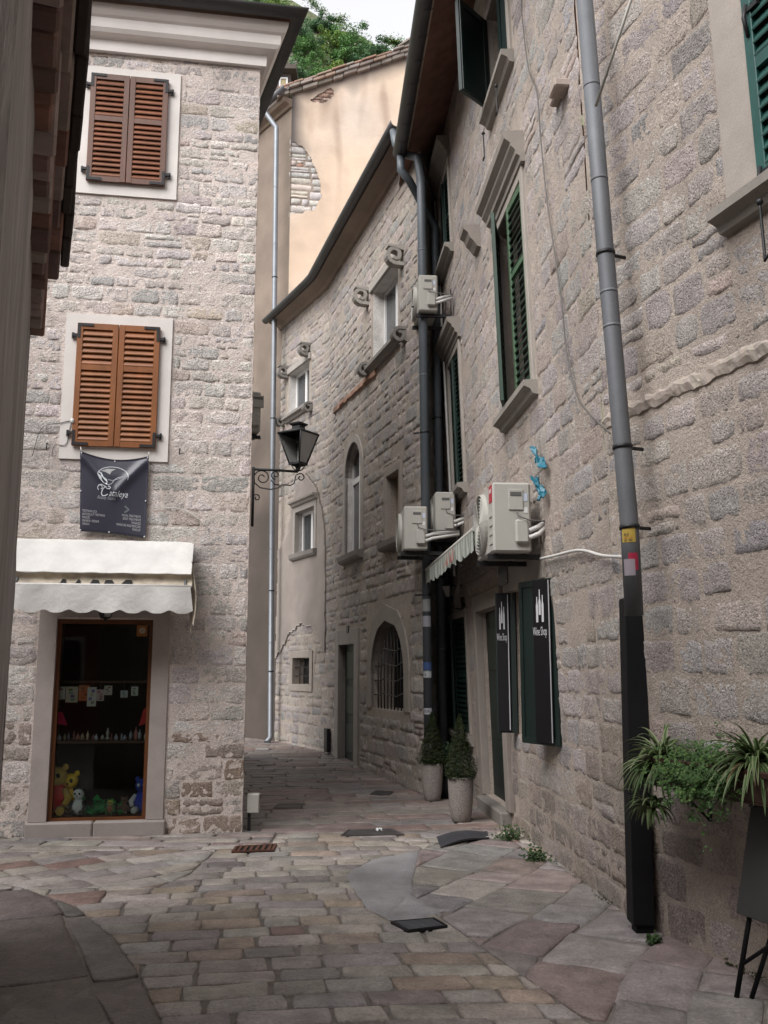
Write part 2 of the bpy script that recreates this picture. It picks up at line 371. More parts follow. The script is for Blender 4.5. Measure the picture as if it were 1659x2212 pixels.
def masonry(name, wl, u0, u1, z0, zt, openings, blocks, st, parent, mortar, seed=1, stones=True, label=None, top=None):
    """one wall: coursed stones over a mortar bed that has real openings (u0,u1,z0,z1,depth)"""
    rr = random.Random(seed); mb = MB()
    us = set(cuts(u0, u1, 0.22)); zs = set(cuts(z0, zt, 0.22))
    for q in openings: us |= {q[0], q[1]}; zs |= {q[2], q[3]}
    us = sorted(u for u in us if u0 <= u <= u1); zs = sorted(z for z in zs if z0 <= z <= zt)
    ids = {}
    def onedge(u, z):
        return any(abs(u - q[0]) < 1e-6 or abs(u - q[1]) < 1e-6 or abs(z - q[2]) < 1e-6 or abs(z - q[3]) < 1e-6 for q in openings)
    for i, u in enumerate(us):
        for j, z in enumerate(zs):
            p = wl.P(u, z, 0); n = noise.noise(p * 3.1) * 0.006 + noise.noise(p * 9) * 0.003
            k = (1 + 0.10 * noise.noise(p * 1.7)) * STAIN(wl, u, z)
            ids[i, j] = mb.vert(wl.P(u, z, 0 if onedge(u, z) else n), tuple(c * k for c in mortar))
    for i in range(len(us) - 1):
        for j in range(len(zs) - 1):
            a, b = (us[i] + us[i + 1]) / 2, (zs[j] + zs[j + 1]) / 2
            if any(q[0] < a < q[1] and q[2] < b < q[3] for q in openings): continue
            mb.face([ids[i, j], ids[i + 1, j], ids[i + 1, j + 1], ids[i, j + 1]], 1, False)
    for q in openings:
        a, b, c, d, dep = q[:5]; cc = q[5] if len(q) > 5 else mortar
        mb.col = cc
        for k in ([(a, c), (b, c)], [(a, d), (b, d)], [(a, c), (a, d)], [(b, c), (b, d)]):
            n = 6
            for t in range(n):
                p0 = (lerp(k[0][0], k[1][0], t / n), lerp(k[0][1], k[1][1], t / n)); p1 = (lerp(k[0][0], k[1][0], (t + 1) / n), lerp(k[0][1], k[1][1], (t + 1) / n))
                mb.poly([wl.P(*p0, 0), wl.P(*p1, 0), wl.P(*p1, -dep), wl.P(*p0, -dep)], 1)
    if stones:
        bl = [q[:4] for q in openings] + [q[:4] for q in blocks]
        z = z0
        while z < zt - 0.05:
            lo, hi = st['h'](z); h = rr.uniform(lo, hi)
            if z + h > zt - 0.04: h = zt - z
            # free spans of this course
            u = u0 - rr.uniform(0, 0.05); gap = st['gap']
            while u < u1 - 0.04:
                w = rr.uniform(*st['w'](z)) * (0.8 + 0.5 * h / hi)
                if u + w > u1 - 0.09: w = u1 - u
                a0, a1, b0, b1 = u + gap / 2, u + w - gap / 2, z + gap / 2 + rr.uniform(-1, 1) * st['zj'], z + h - gap / 2 + rr.uniform(-1, 1) * st['zj']
                ok = True; parts = [(a0, a1, b0, b1)]
                for q in bl:
                    nx = []
                    for (c0, c1, d0, d1) in parts:
                        if c1 <= q[0] or c0 >= q[1] or d1 <= q[2] or d0 >= q[3]: nx.append((c0, c1, d0, d1)); continue
                        g = 0.012
                        cand = [(c0, q[0] - g, d0, d1), (q[1] + g, c1, d0, d1), (c0, c1, d0, q[2] - g), (c0, c1, q[3] + g, d1)]
                        cand = [k for k in cand if k[1] - k[0] > 0.045 and k[3] - k[2] > 0.03]
                        if cand: nx.append(max(cand, key=lambda k: (k[1] - k[0]) * (k[3] - k[2])))
                    parts = nx
                for k in parts:
                    if rr.random() < st.get('split', 0) and k[3] - k[2] > 0.11:
                        m = lerp(k[2], k[3], rr.uniform(0.4, 0.6)); stone(mb, wl, k[0], k[1], k[2], m - gap / 3, st, rr); stone(mb, wl, k[0], k[1], m + gap / 3, k[3], st, rr)
                    elif rr.random() > st.get('miss', 0): stone(mb, wl, *k, st, rr)
                u += w
            z += h
    return obj(name, mb, [M['stone'], M['mortar']], parent, label=label)
PAL1 = [(.62, .565, .53), (.58, .535, .51), (.64, .59, .56), (.48, .45, .44), (.56, .48, .42), (.54, .485, .46)]
LOW1 = [(.40, .32, .265), (.36, .30, .265), (.43, .37, .33), (.33, .25, .21), (.45, .41, .385)]
ST1 = dict(pal=PAL1, wt=[4, 3, 4, 1.0, .8, 2], h=lambda z: (.15, .22) if z < 4.2 else (.10, .18), w=lambda z: (.17, .44) if z < 4.2 else (.13, .38), low=LOW1, lowz=1.0, gap=.007, zj=.008, grid=.022, proud=.003, rough=.010, tilt=.003, edge=.016, nf=21, split=.07, miss=.015)
PAL4 = [(.40, .355, .335), (.42, .37, .345), (.385, .35, .335), (.355, .335, .33), (.41, .345, .305), (.32, .295, .29)]
LOW4 = [(.33, .27, .235), (.30, .255, .23), (.36, .31, .28)]
ST4 = dict(pal=PAL4, wt=[4, 4, 3, 1.2, 2, .7], h=lambda z: (.17, .25), w=lambda z: (.18, .40), low=LOW4, lowz=.9, gap=.018, zj=.012, grid=.025, proud=.004, rough=.008, tilt=.003, edge=.022, nf=22, split=.05, miss=.06)
ST4['gap'] = .022; ST4['proud'] = .003; ST4['rough'] = .006; ST4['cv'] = .15
ST3 = dict(ST4, gap=.010, proud=.003, rough=.008, w=lambda z: (.2, .55), miss=.08)
PAL2 = [(.34, .30, .278), (.355, .308, .28), (.315, .288, .275), (.375, .33, .30), (.285, .265, .255)]
ST2 = dict(pal=PAL2, h=lambda z: (.14, .24), w=lambda z: (.18, .46), gap=.010, zj=.012, grid=.036, proud=.006, rough=.016, tilt=.008, edge=.018, nf=11, split=.08, miss=.02)

# ------------------------------------------------------------------ the walls' ground lines
C1 = Vector((-1.42, 9.90)); d1 = Vector((sin(radians(80.8)), cos(radians(80.8)))); ds = Vector((sin(radians(-20)), cos(radians(-20))))
WA = Wall([C1 - d1 * 5.2, C1], 1)                                  # shop house front, left to right
WS = Wall([C1, C1 + ds * 7.5], 1)                                  # its side, turned away from us
K = Vector((1.58, 6.45))
WN = Wall([(3.05, 1.9), K], -1, lean=.03)                                    # right house, near part
WF = Wall([K, (.965, 14.3)], -1, lean=.03)                                   # right house, far part
A2 = Vector((.53, 12.8))
WM = Wall([A2, (-.285, 15.5), (-1.12, 18.3), (-2.33, 20.7)], -1, smooth=True)   # curved house
WR = Wall([(1.03, 14.35), A2], -1)                                  # its end wall beside the pipes
C2 = Vector((-2.33, 20.7)); dg = Vector((-sin(radians(38)), cos(radians(38))))
WG = Wall([C2 - dg * .25, C2 + dg * 5], -1)                        # peach house, side on the lane
PC = C2 - dg * .25
WP = Wall([PC, PC + Vector((5.4, .95))], 1)                        # peach house, gable
NF = Vector((-2.34, 6.0)); dn = Vector((sin(radians(-20.4)), cos(radians(-20.4))))
WL = Wall([NF - dn * 4.4, NF], 1)                                  # house at the left edge

# ------------------------------------------------------------------ ground
mb = MB(); mb.col = (.165, .145, .128)
for (x0, x1) in ((-150, -8), (-8, 8), (8, 150)):
    for (y0, y1) in ((-150, -1), (-1, 13), (13, 20), (20, 150)):
        mb.poly([(x0, y0, gz(x0, y0) - .004), (x1, y0, gz(x1, y0) - .004), (x1, y1, gz(x1, y1) - .004), (x0, y1, gz(x0, y1) - .004)])
obj('ground', mb, M['joint'], kind='structure')
def clip(poly, a, b, keep_left=True):
    out = []; n = len(poly)
    def sd(p):
        v = (b[0] - a[0]) * (p[1] - a[1]) - (b[1] - a[1]) * (p[0] - a[0]); return v if keep_left else -v
    for i in range(n):
        p, q = poly[i], poly[(i + 1) % n]; sp, sq = sd(p), sd(q)
        if sp >= 0: out.append(p)
        if (sp >= 0) != (sq >= 0):
            t = sp / (sp - sq); out.append((lerp(p[0], q[0], t), lerp(p[1], q[1], t)))
    return out
def area(p): return 0.5 * sum(p[i][0] * p[(i + 1) % len(p)][1] - p[(i + 1) % len(p)][0] * p[i][1] for i in range(len(p))) if len(p) > 2 else 0
def ccw(p): return p if area(p) > 0 else p[::-1]
def inter(poly, zone):
    for i in range(len(zone)):
        poly = clip(poly, zone[i], zone[(i + 1) % len(zone)])
        if len(poly) < 3: return []
    return poly
def minus(poly, zone):
    q = inter(poly, zone)
    if not q or abs(area(q)) < 0.02 * abs(area(poly)): return poly
    if abs(area(q)) > 0.97 * abs(area(poly)): return []
    best = []
    for i in range(len(zone)):
        c = clip(poly, zone[i], zone[(i + 1) % len(zone)], False)
        if len(c) > 2 and abs(area(c)) > abs(area(best) if best else 0): best = c
    return best
def slab(mb, poly, col, rr, h=.009, edge=.009, gap=.003, dome=.003, tilt=.004, bev=.010, step=.09):
    poly = ccw(poly)
    if len(poly) < 3 or area(poly) < .004: return
    cx = sum(p[0] for p in poly) / len(poly); cy = sum(p[1] for p in poly) / len(poly); sd = rr.uniform(0, 99)
    pts = []
    for i in range(len(poly)):
        p, q = Vector(poly[i]), Vector(poly[(i + 1) % len(poly)]); n = max(1, int((q - p).length / step))
        for k in range(n):
            r = p.lerp(q, k / n); c = Vector((cx, cy)); d = (c - r)
            if d.length < 1e-4: continue
            rnd = .009 if k == 0 else 0                       # worn corners
            r = r + d.normalized() * min(d.length * .4, gap + rnd + abs(noise.noise(Vector((r.x * 7, r.y * 7, sd)))) * edge)
            pts.append(r)
    tx, ty = rr.uniform(-tilt, tilt), rr.uniform(-tilt, tilt)
    def ring(inset, z):
        o = []
        for r in pts:
            d = Vector((cx, cy)) - r; s = r + d.normalized() * min(inset, d.length * .6)
            o.append(mb.vert((s.x, s.y, gz(s.x, s.y) + z + (tx * (s.x - cx) + ty * (s.y - cy)) * 4 + (noise.noise(Vector((s.x * 5, s.y * 5, sd))) * .004 if z > 0 else 0)), col))
        return o
    A, B, Cc, D = ring(0, -.012), ring(.002, h - .006), ring(bev, h), ring(bev + .06, h + dome * .7)
    n = len(pts)
    for a, b in ((A, B), (B, Cc), (Cc, D)):
        for k in range(n): mb.face([a[k], a[(k + 1) % n], b[(k + 1) % n], b[k]], 0, True)
    c = mb.vert((cx, cy, gz(cx, cy) + h + dome), col)
    for k in range(n): mb.face([D[k], D[(k + 1) % n], c], 0, True)
def pz(pts): return ccw([tuple(gnd(*p)[:2]) for p in pts])
Z_slab = pz([(-160, 1926), (60, 1922), (165, 1960), (245, 2030), (300, 2110), (345, 2215), (370, 2420), (-200, 2420)])
Z_pat1 = pz([(752, 1893), (800, 1860), (905, 1838), (882, 1935), (838, 1988), (792, 1962)])
Z_pat2 = pz([(838, 1988), (882, 1935), (940, 1972), (900, 1996)])
Z_flag = pz([(905, 1838), (1010, 1800), (1095, 1795), (1440, 2000), (1900, 2250), (1800, 2600), (1560, 2500), (936, 1973), (882, 1935)])
Z_curb = pz([(-40, 1816), (524, 1801), (600, 1800), (585, 1824), (-40, 1846)])
Z_fan = pz([(-80, 1846), (330, 1837), (470, 1836), (405, 1893), (225, 1960), (60, 1922), (-160, 1924)])
Z_lane = ccw([(-4.6, 10.0), (-1.2, 9.75), (.4, 9.9), (1.4, 9.9), (1.4, 24), (-9, 24)])
Z_fore = ccw([(-6, 2.5), (4, 2.5), (4, 10.2), (-6, 10.2)])
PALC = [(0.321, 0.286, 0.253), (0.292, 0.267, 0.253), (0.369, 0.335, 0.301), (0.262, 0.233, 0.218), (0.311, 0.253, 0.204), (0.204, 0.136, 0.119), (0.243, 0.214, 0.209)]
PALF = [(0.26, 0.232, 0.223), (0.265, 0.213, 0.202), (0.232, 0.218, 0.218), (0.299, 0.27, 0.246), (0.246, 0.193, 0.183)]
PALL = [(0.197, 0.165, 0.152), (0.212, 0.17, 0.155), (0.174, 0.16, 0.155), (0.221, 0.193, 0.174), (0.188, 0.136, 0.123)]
def rows(mb, zone, higher, ang, rowh, len_, pal, seed, wt=None, wave=.0, wav=.05, cj=.0, **kw):
    rr = random.Random(seed); ca, sa = cos(radians(ang)), sin(radians(ang))
    cx = sum(p[0] for p in zone) / len(zone); cy = sum(p[1] for p in zone) / len(zone)
    loc = [((p[0] - cx) * ca + (p[1] - cy) * sa, -(p[0] - cx) * sa + (p[1] - cy) * ca) for p in zone]
    a0, a1 = min(p[0] for p in loc), max(p[0] for p in loc); b0, b1 = min(p[1] for p in loc) - .4, max(p[1] for p in loc) + .4
    b = b0
    def wv(a, b): return wave * (a * a * .10) + noise.noise(Vector((a * .5, b * .5, seed))) * wav
    while b < b1:
        h = rr.uniform(*rowh); a = a0 - rr.uniform(0, len_[1])
        j1 = rr.uniform(-.03, .03)
        while a < a1:
            w = rr.uniform(*len_); j2 = rr.uniform(-.035, .035)
            q = [(a + j1, b + wv(a, b)), (a + w + j2, b + wv(a + w, b)), (a + w + j2 + rr.uniform(-.015, .015), b + h + wv(a + w, b + h)), (a + j1 + rr.uniform(-.015, .015), b + h + wv(a, b + h))]
            if cj: q = [(x + rr.uniform(-cj, cj), y + rr.uniform(-cj, cj) * .3) for x, y in q]
            q = ccw([(cx + x * ca - y * sa, cy + x * sa + y * ca) for x, y in q])
            q = inter(q, zone)
            for z in higher:
                if q: q = minus(q, z)
            if q and len(q) > 2: slab(mb, q, jit(rr.choices(pal, wt)[0], .17, rr), rr, **kw)
            a += w; j1 = j2
        b += h
def bed(mb, zone, z, col):
    mb.poly([(p[0], p[1], gz(*p) + z) for p in zone]); 
m1 = MB(); rows(m1, Z_fore, [Z_slab, Z_pat1, Z_pat2, Z_flag, Z_curb, Z_fan, Z_lane], 9, (.18, .25), (.24, .48), PALC, 3, [5, 4, 5, 3, 3, .7, 2], wave=-.5, edge=.013)
obj('cobbled_street', m1, M['pave'], kind='structure')
m1 = MB(); rows(m1, Z_fan, [Z_slab], 42, (.2, .3), (.3, .6), PALC, 5, [5, 4, 5, 3, 3, .5, 2], edge=.02); rows(m1, Z_curb, [], -3, (.14, .26), (.5, 1.1), PALF, 6, h=.014)
obj('kerb_paving', m1, M['pave'], kind='structure')
m1 = MB(); rows(m1, Z_flag, [], 63, (.24, .52), (.3, .85), PALF, 8, wav=.16, cj=.06, h=.005, gap=.0, edge=.014, dome=.004, tilt=.008, step=.05, bev=.005)
obj('flagstone_pavement', m1, M['pave'], kind='structure')
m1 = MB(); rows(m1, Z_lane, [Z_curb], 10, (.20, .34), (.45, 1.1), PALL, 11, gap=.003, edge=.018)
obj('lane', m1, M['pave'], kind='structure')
m1 = MB(); rows(m1, Z_slab, [], 115, (.55, .95), (.8, 1.7), [(.135, .12, .114), (.145, .124, .116), (.13, .119, .115), (.15, .134, .125)], 21, wav=.12, cj=.05, gap=.001, edge=.03, dome=.0, bev=.006, h=.006, step=.06)
obj('worn_slab_paving', m1, M['pave'], kind='structure')
m1 = MB(); m1.smooth = True
for zn in (Z_pat1, Z_pat2):
    n = 14; ctr = Vector((sum(p[0] for p in zn) / len(zn), sum(p[1] for p in zn) / len(zn)))
    pts = []
    for i in range(len(zn)):
        for k in range(8):
            p = Vector(zn[i]).lerp(Vector(zn[(i + 1) % len(zn)]), k / 8); p += (p - ctr).normalized() * (noise.noise(Vector((p.x * 6, p.y * 6, 2))) * .06 + .02); pts.append(p)
    pr = None
    for k in (1.0, .93, .6, .25):
        rg = [m1.vert((lerp(ctr.x, p.x, k), lerp(ctr.y, p.y, k), (.004 if k == 1 else .016) + noise.noise(Vector((p.x * 2, p.y * 2, k))) * .003)) for p in pts]
        if pr:
            for i in range(len(rg)): m1.face([pr[i], pr[(i + 1) % len(rg)], rg[(i + 1) % len(rg)], rg[i]])
        pr = rg
    c = m1.vert((ctr.x, ctr.y, .018))
    for i in range(len(pr)): m1.face([pr[i], pr[(i + 1) % len(pr)], c])
obj('cement_patch', m1, M['concrete'], kind='structure')

# ------------------------------------------------------------------ helpers for windows
def louvre_leaf(name, T, w, h, frame_m, slat_m, parent, stile=.055, rails=(0.5,), pitch=.05, th=.035, tint=(1, 1, 1), slat_tint=None, open_=.5, straps=None, rr=R, label=None):
    """leaf in local (a 0..w, b 0..h, c 0..th); slats stay in the leaf's mesh; iron straps are a sub-part"""
    mb = MB(); mb.col = tint
    mb.bbox(T, 0, stile, 0, h, 0, th, .004); mb.bbox(T, w - stile, w, 0, h, 0, th, .004)
    ed = [0] + [h * r for r in rails] + [h]; rl = []
    for i, e in enumerate(ed):
        lo = 0 if i == 0 else (h - stile * 1.1 if i == len(ed) - 1 else e - stile * .55); hi = lo + stile * 1.1
        mb.box(T, stile, w - stile, lo, hi, .002, th - .003); rl.append((lo, hi))
    for (a, b) in zip(rl, rl[1:]):
        z0, z1 = a[1], b[0]; n = max(1, int((z1 - z0) / pitch)); p = (z1 - z0) / n
        for k in range(n):
            c = jit(slat_tint or tint, .10, rr); op = open_ * rr.choice([.8, 1, 1, 1.3])
            zc = z0 + p * (k + .5); hh = p * .62
            lo, hi = (zc - hh, th * .95), (zc + hh * (1 - op * .5), th * .12)
            v = [mb.vert(T(stile, lo[0], lo[1]), c), mb.vert(T(w - stile, lo[0], lo[1]), c), mb.vert(T(w - stile, hi[0], hi[1]), c), mb.vert(T(stile, hi[0], hi[1]), c)]
            t = .008
            v2 = [mb.vert(T(stile, lo[0] + t * 1.2, lo[1] + t * .4), c), mb.vert(T(w - stile, lo[0] + t * 1.2, lo[1] + t * .4), c), mb.vert(T(w - stile, hi[0] + t, hi[1] + t * .3), c), mb.vert(T(stile, hi[0] + t, hi[1] + t * .3), c)]
            mb.face(v, sm=False); mb.face(v2[::-1], sm=False); mb.face([v[0], v[1], v2[1], v2[0]], sm=False)
    o = obj(name, mb, [frame_m], parent, label=label)
    if straps:
        for side, b, up in straps:
            s = MB(); L = .16; e = .030
            x0 = .004 if side < 0 else w - .004 - e; y0 = b if up else b - L
            s.box(T, x0, x0 + e, min(y0, y0 + L), max(y0, y0 + L), th - .002, th + .005)
            yb = b if up else b - e
            s.box(T, (x0 if side < 0 else x0 + e - L), (x0 + L if side < 0 else x0 + e), yb, yb + e, th - .001, th + .006)
            hz = b + (.13 if up else -.13); xx = -.045 if side < 0 else w
            s.box(T, xx, xx + .045, hz - .014, hz + .014, .008, th)
            s.box(T, xx + (-.012 if side < 0 else .035), xx + (.012 if side < 0 else .057), hz - .035, hz + .03, .0, .02)
            obj('hinge_strap', s, M['iron'], o)
    return o
def frame_rect(mb, T, a0, a1, b0, b1, wd, c0, c1):
    mb.box(T, a0, a0 + wd, b0, b1, c0, c1); mb.box(T, a1 - wd, a1, b0, b1, c0, c1)
    mb.box(T, a0 + wd, a1 - wd, b0, b0 + wd, c0, c1); mb.box(T, a0 + wd, a1 - wd, b1 - wd, b1, c0, c1)
def mould(mb, wl, u0, u1, z, prof, ends=True):
    """a moulded bar along a wall: prof [(out, dz)]"""
    a = [mb.vert(wl.P(u0, z + dz, o)) for o, dz in prof]; b = [mb.vert(wl.P(u1, z + dz, o)) for o, dz in prof]; n = len(prof)
    for k in range(n): mb.face([a[k], a[(k + 1) % n], b[(k + 1) % n], b[k]], sm=False)
    mb.face(a[::-1], sm=False); mb.face(b, sm=False)
TRIM = (.33, .30, .27)
HOOD = [(0, 0), (.045, 0), (.05, .05), (.085, .07), (.09, .11), (.13, .15), (.135, .18), (.19, .22), (.20, .27), (.20, .29), (0, .31)]
SILL = [(0, 0), (.05, .01), (.07, .05), (.11, .07), (.13, .075), (.13, .13), (0, .14)]
HALF = [(.0 + .065 * sin(a), -.065 * cos(a)) for a in [pi * k / 10 - pi / 2 for k in range(11)]]
def gutter_prof(o, z, r=.075, t=.008):
    out = [(o + r * cos(a), z + r * sin(a)) for a in [pi + pi * k / 12 for k in range(13)]]
    inn = [(o + (r - t) * cos(a), z + (r - t) * sin(a)) for a in [2 * pi - pi * k / 12 for k in range(13)]]
    return out + inn
# ------------------------------------------------------------------ shop house on the left
sh = thing('shop_house', 'pale stone house with brown wooden shutters and a small shop window', 'house', (C1.x, C1.y, 0))
zt1 = WA.hit(560, 138)[1] - .06; Lw = WA.len
so = WA.rect((111, 1560), (324, 1555), (221, 1338), (214, 1777))
sj = WA.rect((71, 1600), (358, 1600), (221, 1285), (214, 1806)); sj = (sj[0], sj[1], 0.0, sj[3])
w1 = WA.rect((193, 278), (361, 295), (285, 172), (272, 401)); s1 = WA.rect((170, 276), (386, 300), (285, 153), (271, 425))
w2 = WA.rect((163, 832), (342, 842), (257, 706), (247, 968)); s2 = WA.rect((136, 833), (368, 846), (257, 684), (246, 995))
STREAKS[id(WA)] = [(s_[k_], s_[2], .06, 1.1, .3) for s_ in (s1, s2) for k_ in (0, 1)] + [(sj[1] + .15, 2.2, .22, 1.0, .18), (Lw - .15, 1.3, .2, 1.2, .25), (Lw - .1, zt1, .12, 1.6, .25), (4.75, zt1, .15, .9, .2)]
masonry('stone_front', WA, 0, Lw, 0, zt1, [so + (.5, (.2, .17, .15)), (w1[0] + .05, w1[1] - .05, w1[2] + .05, w1[3] - .05, .2), (w2[0] + .05, w2[1] - .05, w2[2] + .05, w2[3] - .05, .2)],
        [(sj[0], sj[1], sj[2], sj[3]), s1, s2], ST1, sh, (.62, .545, .505), 41)
masonry('side_wall', WS, 0, WS.len, 0, zt1, [], [], dict(ST1, grid=.06), sh, (.44, .38, .34), 42)
for w, s in ((w1, s1), (w2, s2)):
    mb = MB(); T = WA.T()
    for (a, b, c, d) in ((s[0], w[0] + .03, s[2], s[3]), (w[1] - .03, s[1], s[2], s[3]), (w[0] + .03, w[1] - .03, s[2], w[2] + .03), (w[0] + .03, w[1] - .03, w[3] - .03, s[3])): mb.box(T, a, b, c, d, -.05, .022)
    obj('window_surround', mb, M['white'], sh)
    mb = MB(); mb.box(T, w[0] + .04, w[1] - .04, w[2] + .04, w[3] - .04, -.22, -.19); obj('shade_backing', mb, M['dark'], sh)  # black sheet painted as the shade behind the slats
WOODU, WOODL = (.12, .056, .037), (.225, .077, .020)
for w, c, sc, rails in ((w1, WOODU, (.20, .078, .042), (.585,)), (w2, WOODL, (.23, .085, .030), (.64,))):
    hw = (w[1] - w[0]) / 2 - .003; hh = w[3] - w[2]
    for sd in (-1, 1):
        T = WA.T(w[0] if sd < 0 else w[0] + hw + .006, w[2], .03)
        louvre_leaf('shutter', T, hw, hh, M['wood'], M['wood'], sh, .06, rails, .056, .038, c, sc, .75, [(sd, .005, True), (sd, hh - .005, False)])
# shop surround, sill, frame, glass and display recess
mb = MB(); T = WA.T(); mb.col = (.36, .315, .295)
mb.box(T, sj[0], so[0] + .004, .16, so[3] + .02, -.04, .026); mb.box(T, so[1] - .004, sj[1], .16, so[3] + .02, -.04, .026); mb.box(T, sj[0], sj[1], so[3] + .02, sj[3], -.04, .024)
mb.col = (.30, .265, .25)
for a, b in ((sj[0] - .02, lerp(sj[0], sj[1], .48)), (lerp(sj[0], sj[1], .48) + .006, sj[1] + .03)): mb.bbox(T, a, b, 0, .155, -.04, .075, .015)
obj('shop_surround', mb, M['trim'], sh)
mb = MB(); frame_rect(mb, T, so[0] + .002, so[1] - .002, so[2] + .002, so[3] - .002, .042, -.10, -.03); fr = obj('shop_window_frame', mb, M['framewood'], sh)
mb = MB(); mb.box(T, so[0] + .044, so[1] - .044, so[2] + .044, so[3] - .044, -.075, -.069); obj('glass_pane', mb, M['glass'], fr)
mb = MB(); D0, D1 = -.11, -.95; e = .12
for q in ([(so[0] - e, so[2], D1), (so[1] + e, so[2], D1), (so[1] + e, so[3] + e, D1), (so[0] - e, so[3] + e, D1)],):
    mb.poly([T(*p) for p in q])
for u in (so[0] - e, so[1] + e): mb.poly([T(u, so[2], D0), T(u, so[3] + e, D0), T(u, so[3] + e, D1), T(u, so[2], D1)])
mb.poly([T(so[0] - e, so[3] + e, D0), T(so[1] + e, so[3] + e, D0), T(so[1] + e, so[3] + e, D1), T(so[0] - e, so[3] + e, D1)])
obj('display_recess', mb, M['recess'], sh)
zs_mid = WA.hit(214, 1598, -.3)[1]; zs_top = WA.hit(214, 1471, -.3)[1]; zs_bot = so[2] + .05
for z, d in ((zs_bot, .05), (zs_mid, .028), (zs_top, .02)):
    mb = MB(); mb.bbox(T, so[0] - .1, so[1] + .1, z - d, z, -.62, -.13, .004); obj('display_shelf', mb, M['shelf'], sh)
# cornice, gutter, roof
path = [tuple(WA.P(0, 0)[:2]), tuple(C1), tuple(C1 + ds * 7.5)]
prof = [(-.02, 0), (.055, 0), (.06, .13), (.09, .145), (.15, .16), (.18, .20), (.185, .24), (.185, .31), (.215, .33), (.245, .37), (.255, .44), (-.02, .44)]
mb = MB(); mb.sweep(path, [(o, z + zt1) for o, z in prof]); obj('cornice', mb, M['cornice'], sh)
mb = MB(); mb.smooth = True; mb.sweep(path, gutter_prof(.345, zt1 + .52, .085)); g1 = obj('gutter', mb, M['metal'], sh)
mb = MB()
zr = zt1 + .52; e = [Vector(p) for p in path]; nF = WA.n[0]; nS = WS.n[0]
c0 = C1 + (nF + nS) / (1 + nF.dot(nS)) * .30; a0 = e[0] + nF * .30; b0 = e[2] + nS * .30
ins = C1 - (nF + nS) / (1 + nF.dot(nS)) * 3.2; ia = e[0] - nF * 3.2; ib = e[2] - nS * 3.2
mb.col = (.20, .10, .07)
for q in ([(a0, zr), (c0, zr), (ins, zr + 1.7), (ia, zr + 1.7)], [(c0, zr), (b0, zr), (ib, zr + 1.7), (ins, zr + 1.7)], [(ia, zr + 1.7), (ins, zr + 1.7), (ib, zr + 1.7)]):
    mb.poly([(p.x, p.y, z) for p, z in q]); mb.poly([(p.x, p.y, z - .06) for p, z in q])
obj('roof', mb, M['tile'], sh)

# ------------------------------------------------------------------ house at the left edge: streaked wall, two corbelled tile courses
lh = thing('garden_wall', 'dark streaked plaster wall with old tiled coping at the left edge', 'wall', (NF.x, NF.y, 0))
M['streak'] = mat('streaked_plaster', (1, 1, 1), 0.9, 0.22, 9, 0.8, 26, 0.012, tint=True, stretch=(1, 1, .12), speck=.16, ss=60)
zb1 = atY(55, 728, 6).z; zb2 = atY(131, 603, 6).z; Le = WL.len
mb = MB(); mb.smooth = True; ug = cuts(0, Le, .05); zg = cuts(0, zb2 + .8, .06); ids = {}
for i, u in enumerate(ug):
    for j, z in enumerate(zg):
        p = WL.P(u, z); k = .8 + .3 * noise.noise(Vector((u * 2, z * .3, 3)))
        o = noise.noise(Vector((u * 2.5, z * 1.2, 0))) * .012 + noise.noise(Vector((u * 9, z * 2.2, 4))) * .005
        if i == len(ug) - 1: o -= .015 + .01 * noise.noise(Vector((z * 4, 0, 7)))
        ids[i, j] = mb.vert(WL.P(u, z, o), (.35 * k, .32 * k, .30 * k))
for i in range(len(ug) - 1):
    for j in range(len(zg) - 1): mb.face([ids[i, j], ids[i + 1, j], ids[i + 1, j + 1], ids[i, j + 1]])
mb.col = (.14, .12, .105); nl = WL.n[0]; 
for c in ([(Le, 0), (Le, .45)], [(Le, .45), (0, .45)], [(0, .45), (0, 0)]): mb.poly([WL.P(c[0][0], 0, -c[0][1]), WL.P(c[1][0], 0, -c[1][1]), WL.P(c[1][0], zb2 + .8, -c[1][1]), WL.P(c[0][0], zb2 + .8, -c[0][1])])
obj('plaster_wall', mb, M['streak'], lh)
TP = [(.19, .115, .095), (.30, .225, .20), (.15, .09, .075), (.34, .265, .24), (.22, .11, .08)]
for z0, z1, op, ln, sd in ((zb1, zb2, .08, (.10, .2), 5), (zb2, zb2 + .5, .145, (.28, .5), 6)):
    rr = random.Random(sd); mb = MB(); u = Le + (.0 if op < .1 else -.02)
    while u > .1:
        w = rr.uniform(*ln); j = rr.uniform(-.012, .014); jz = rr.uniform(-.012, .012); mb.col = jit(rr.choice(TP), .12, rr)
        mb.bbox(WL.T(), u - w, u - .006, z0 + jz, z1, -.04, op + j, .012)
        if op > .1: mb.col = jit((.03, .02, .016), .2, rr); mb.bbox(WL.T(), u - w, u - .006, z0 + .1 + jz, z1, op + j + .004, op + j + .06, .01)
        u -= w
    obj('tile_course', mb, M['tile'], lh)
mb = MB(); mb.col = (.11, .06, .045)
T = WL.T(0, zb2 + .5)
for q in ([(.18, .0), (-.225, .35), (-.225, .42), (.2, .06)], [(-.63, .0), (-.225, .35), (-.225, .42), (-.65, .06)]): mb.prism(lambda a, b, c: WL.P(c, zb2 + .5 + b, a), q, 0, Le)
obj('coping', mb, M['tile'], lh)

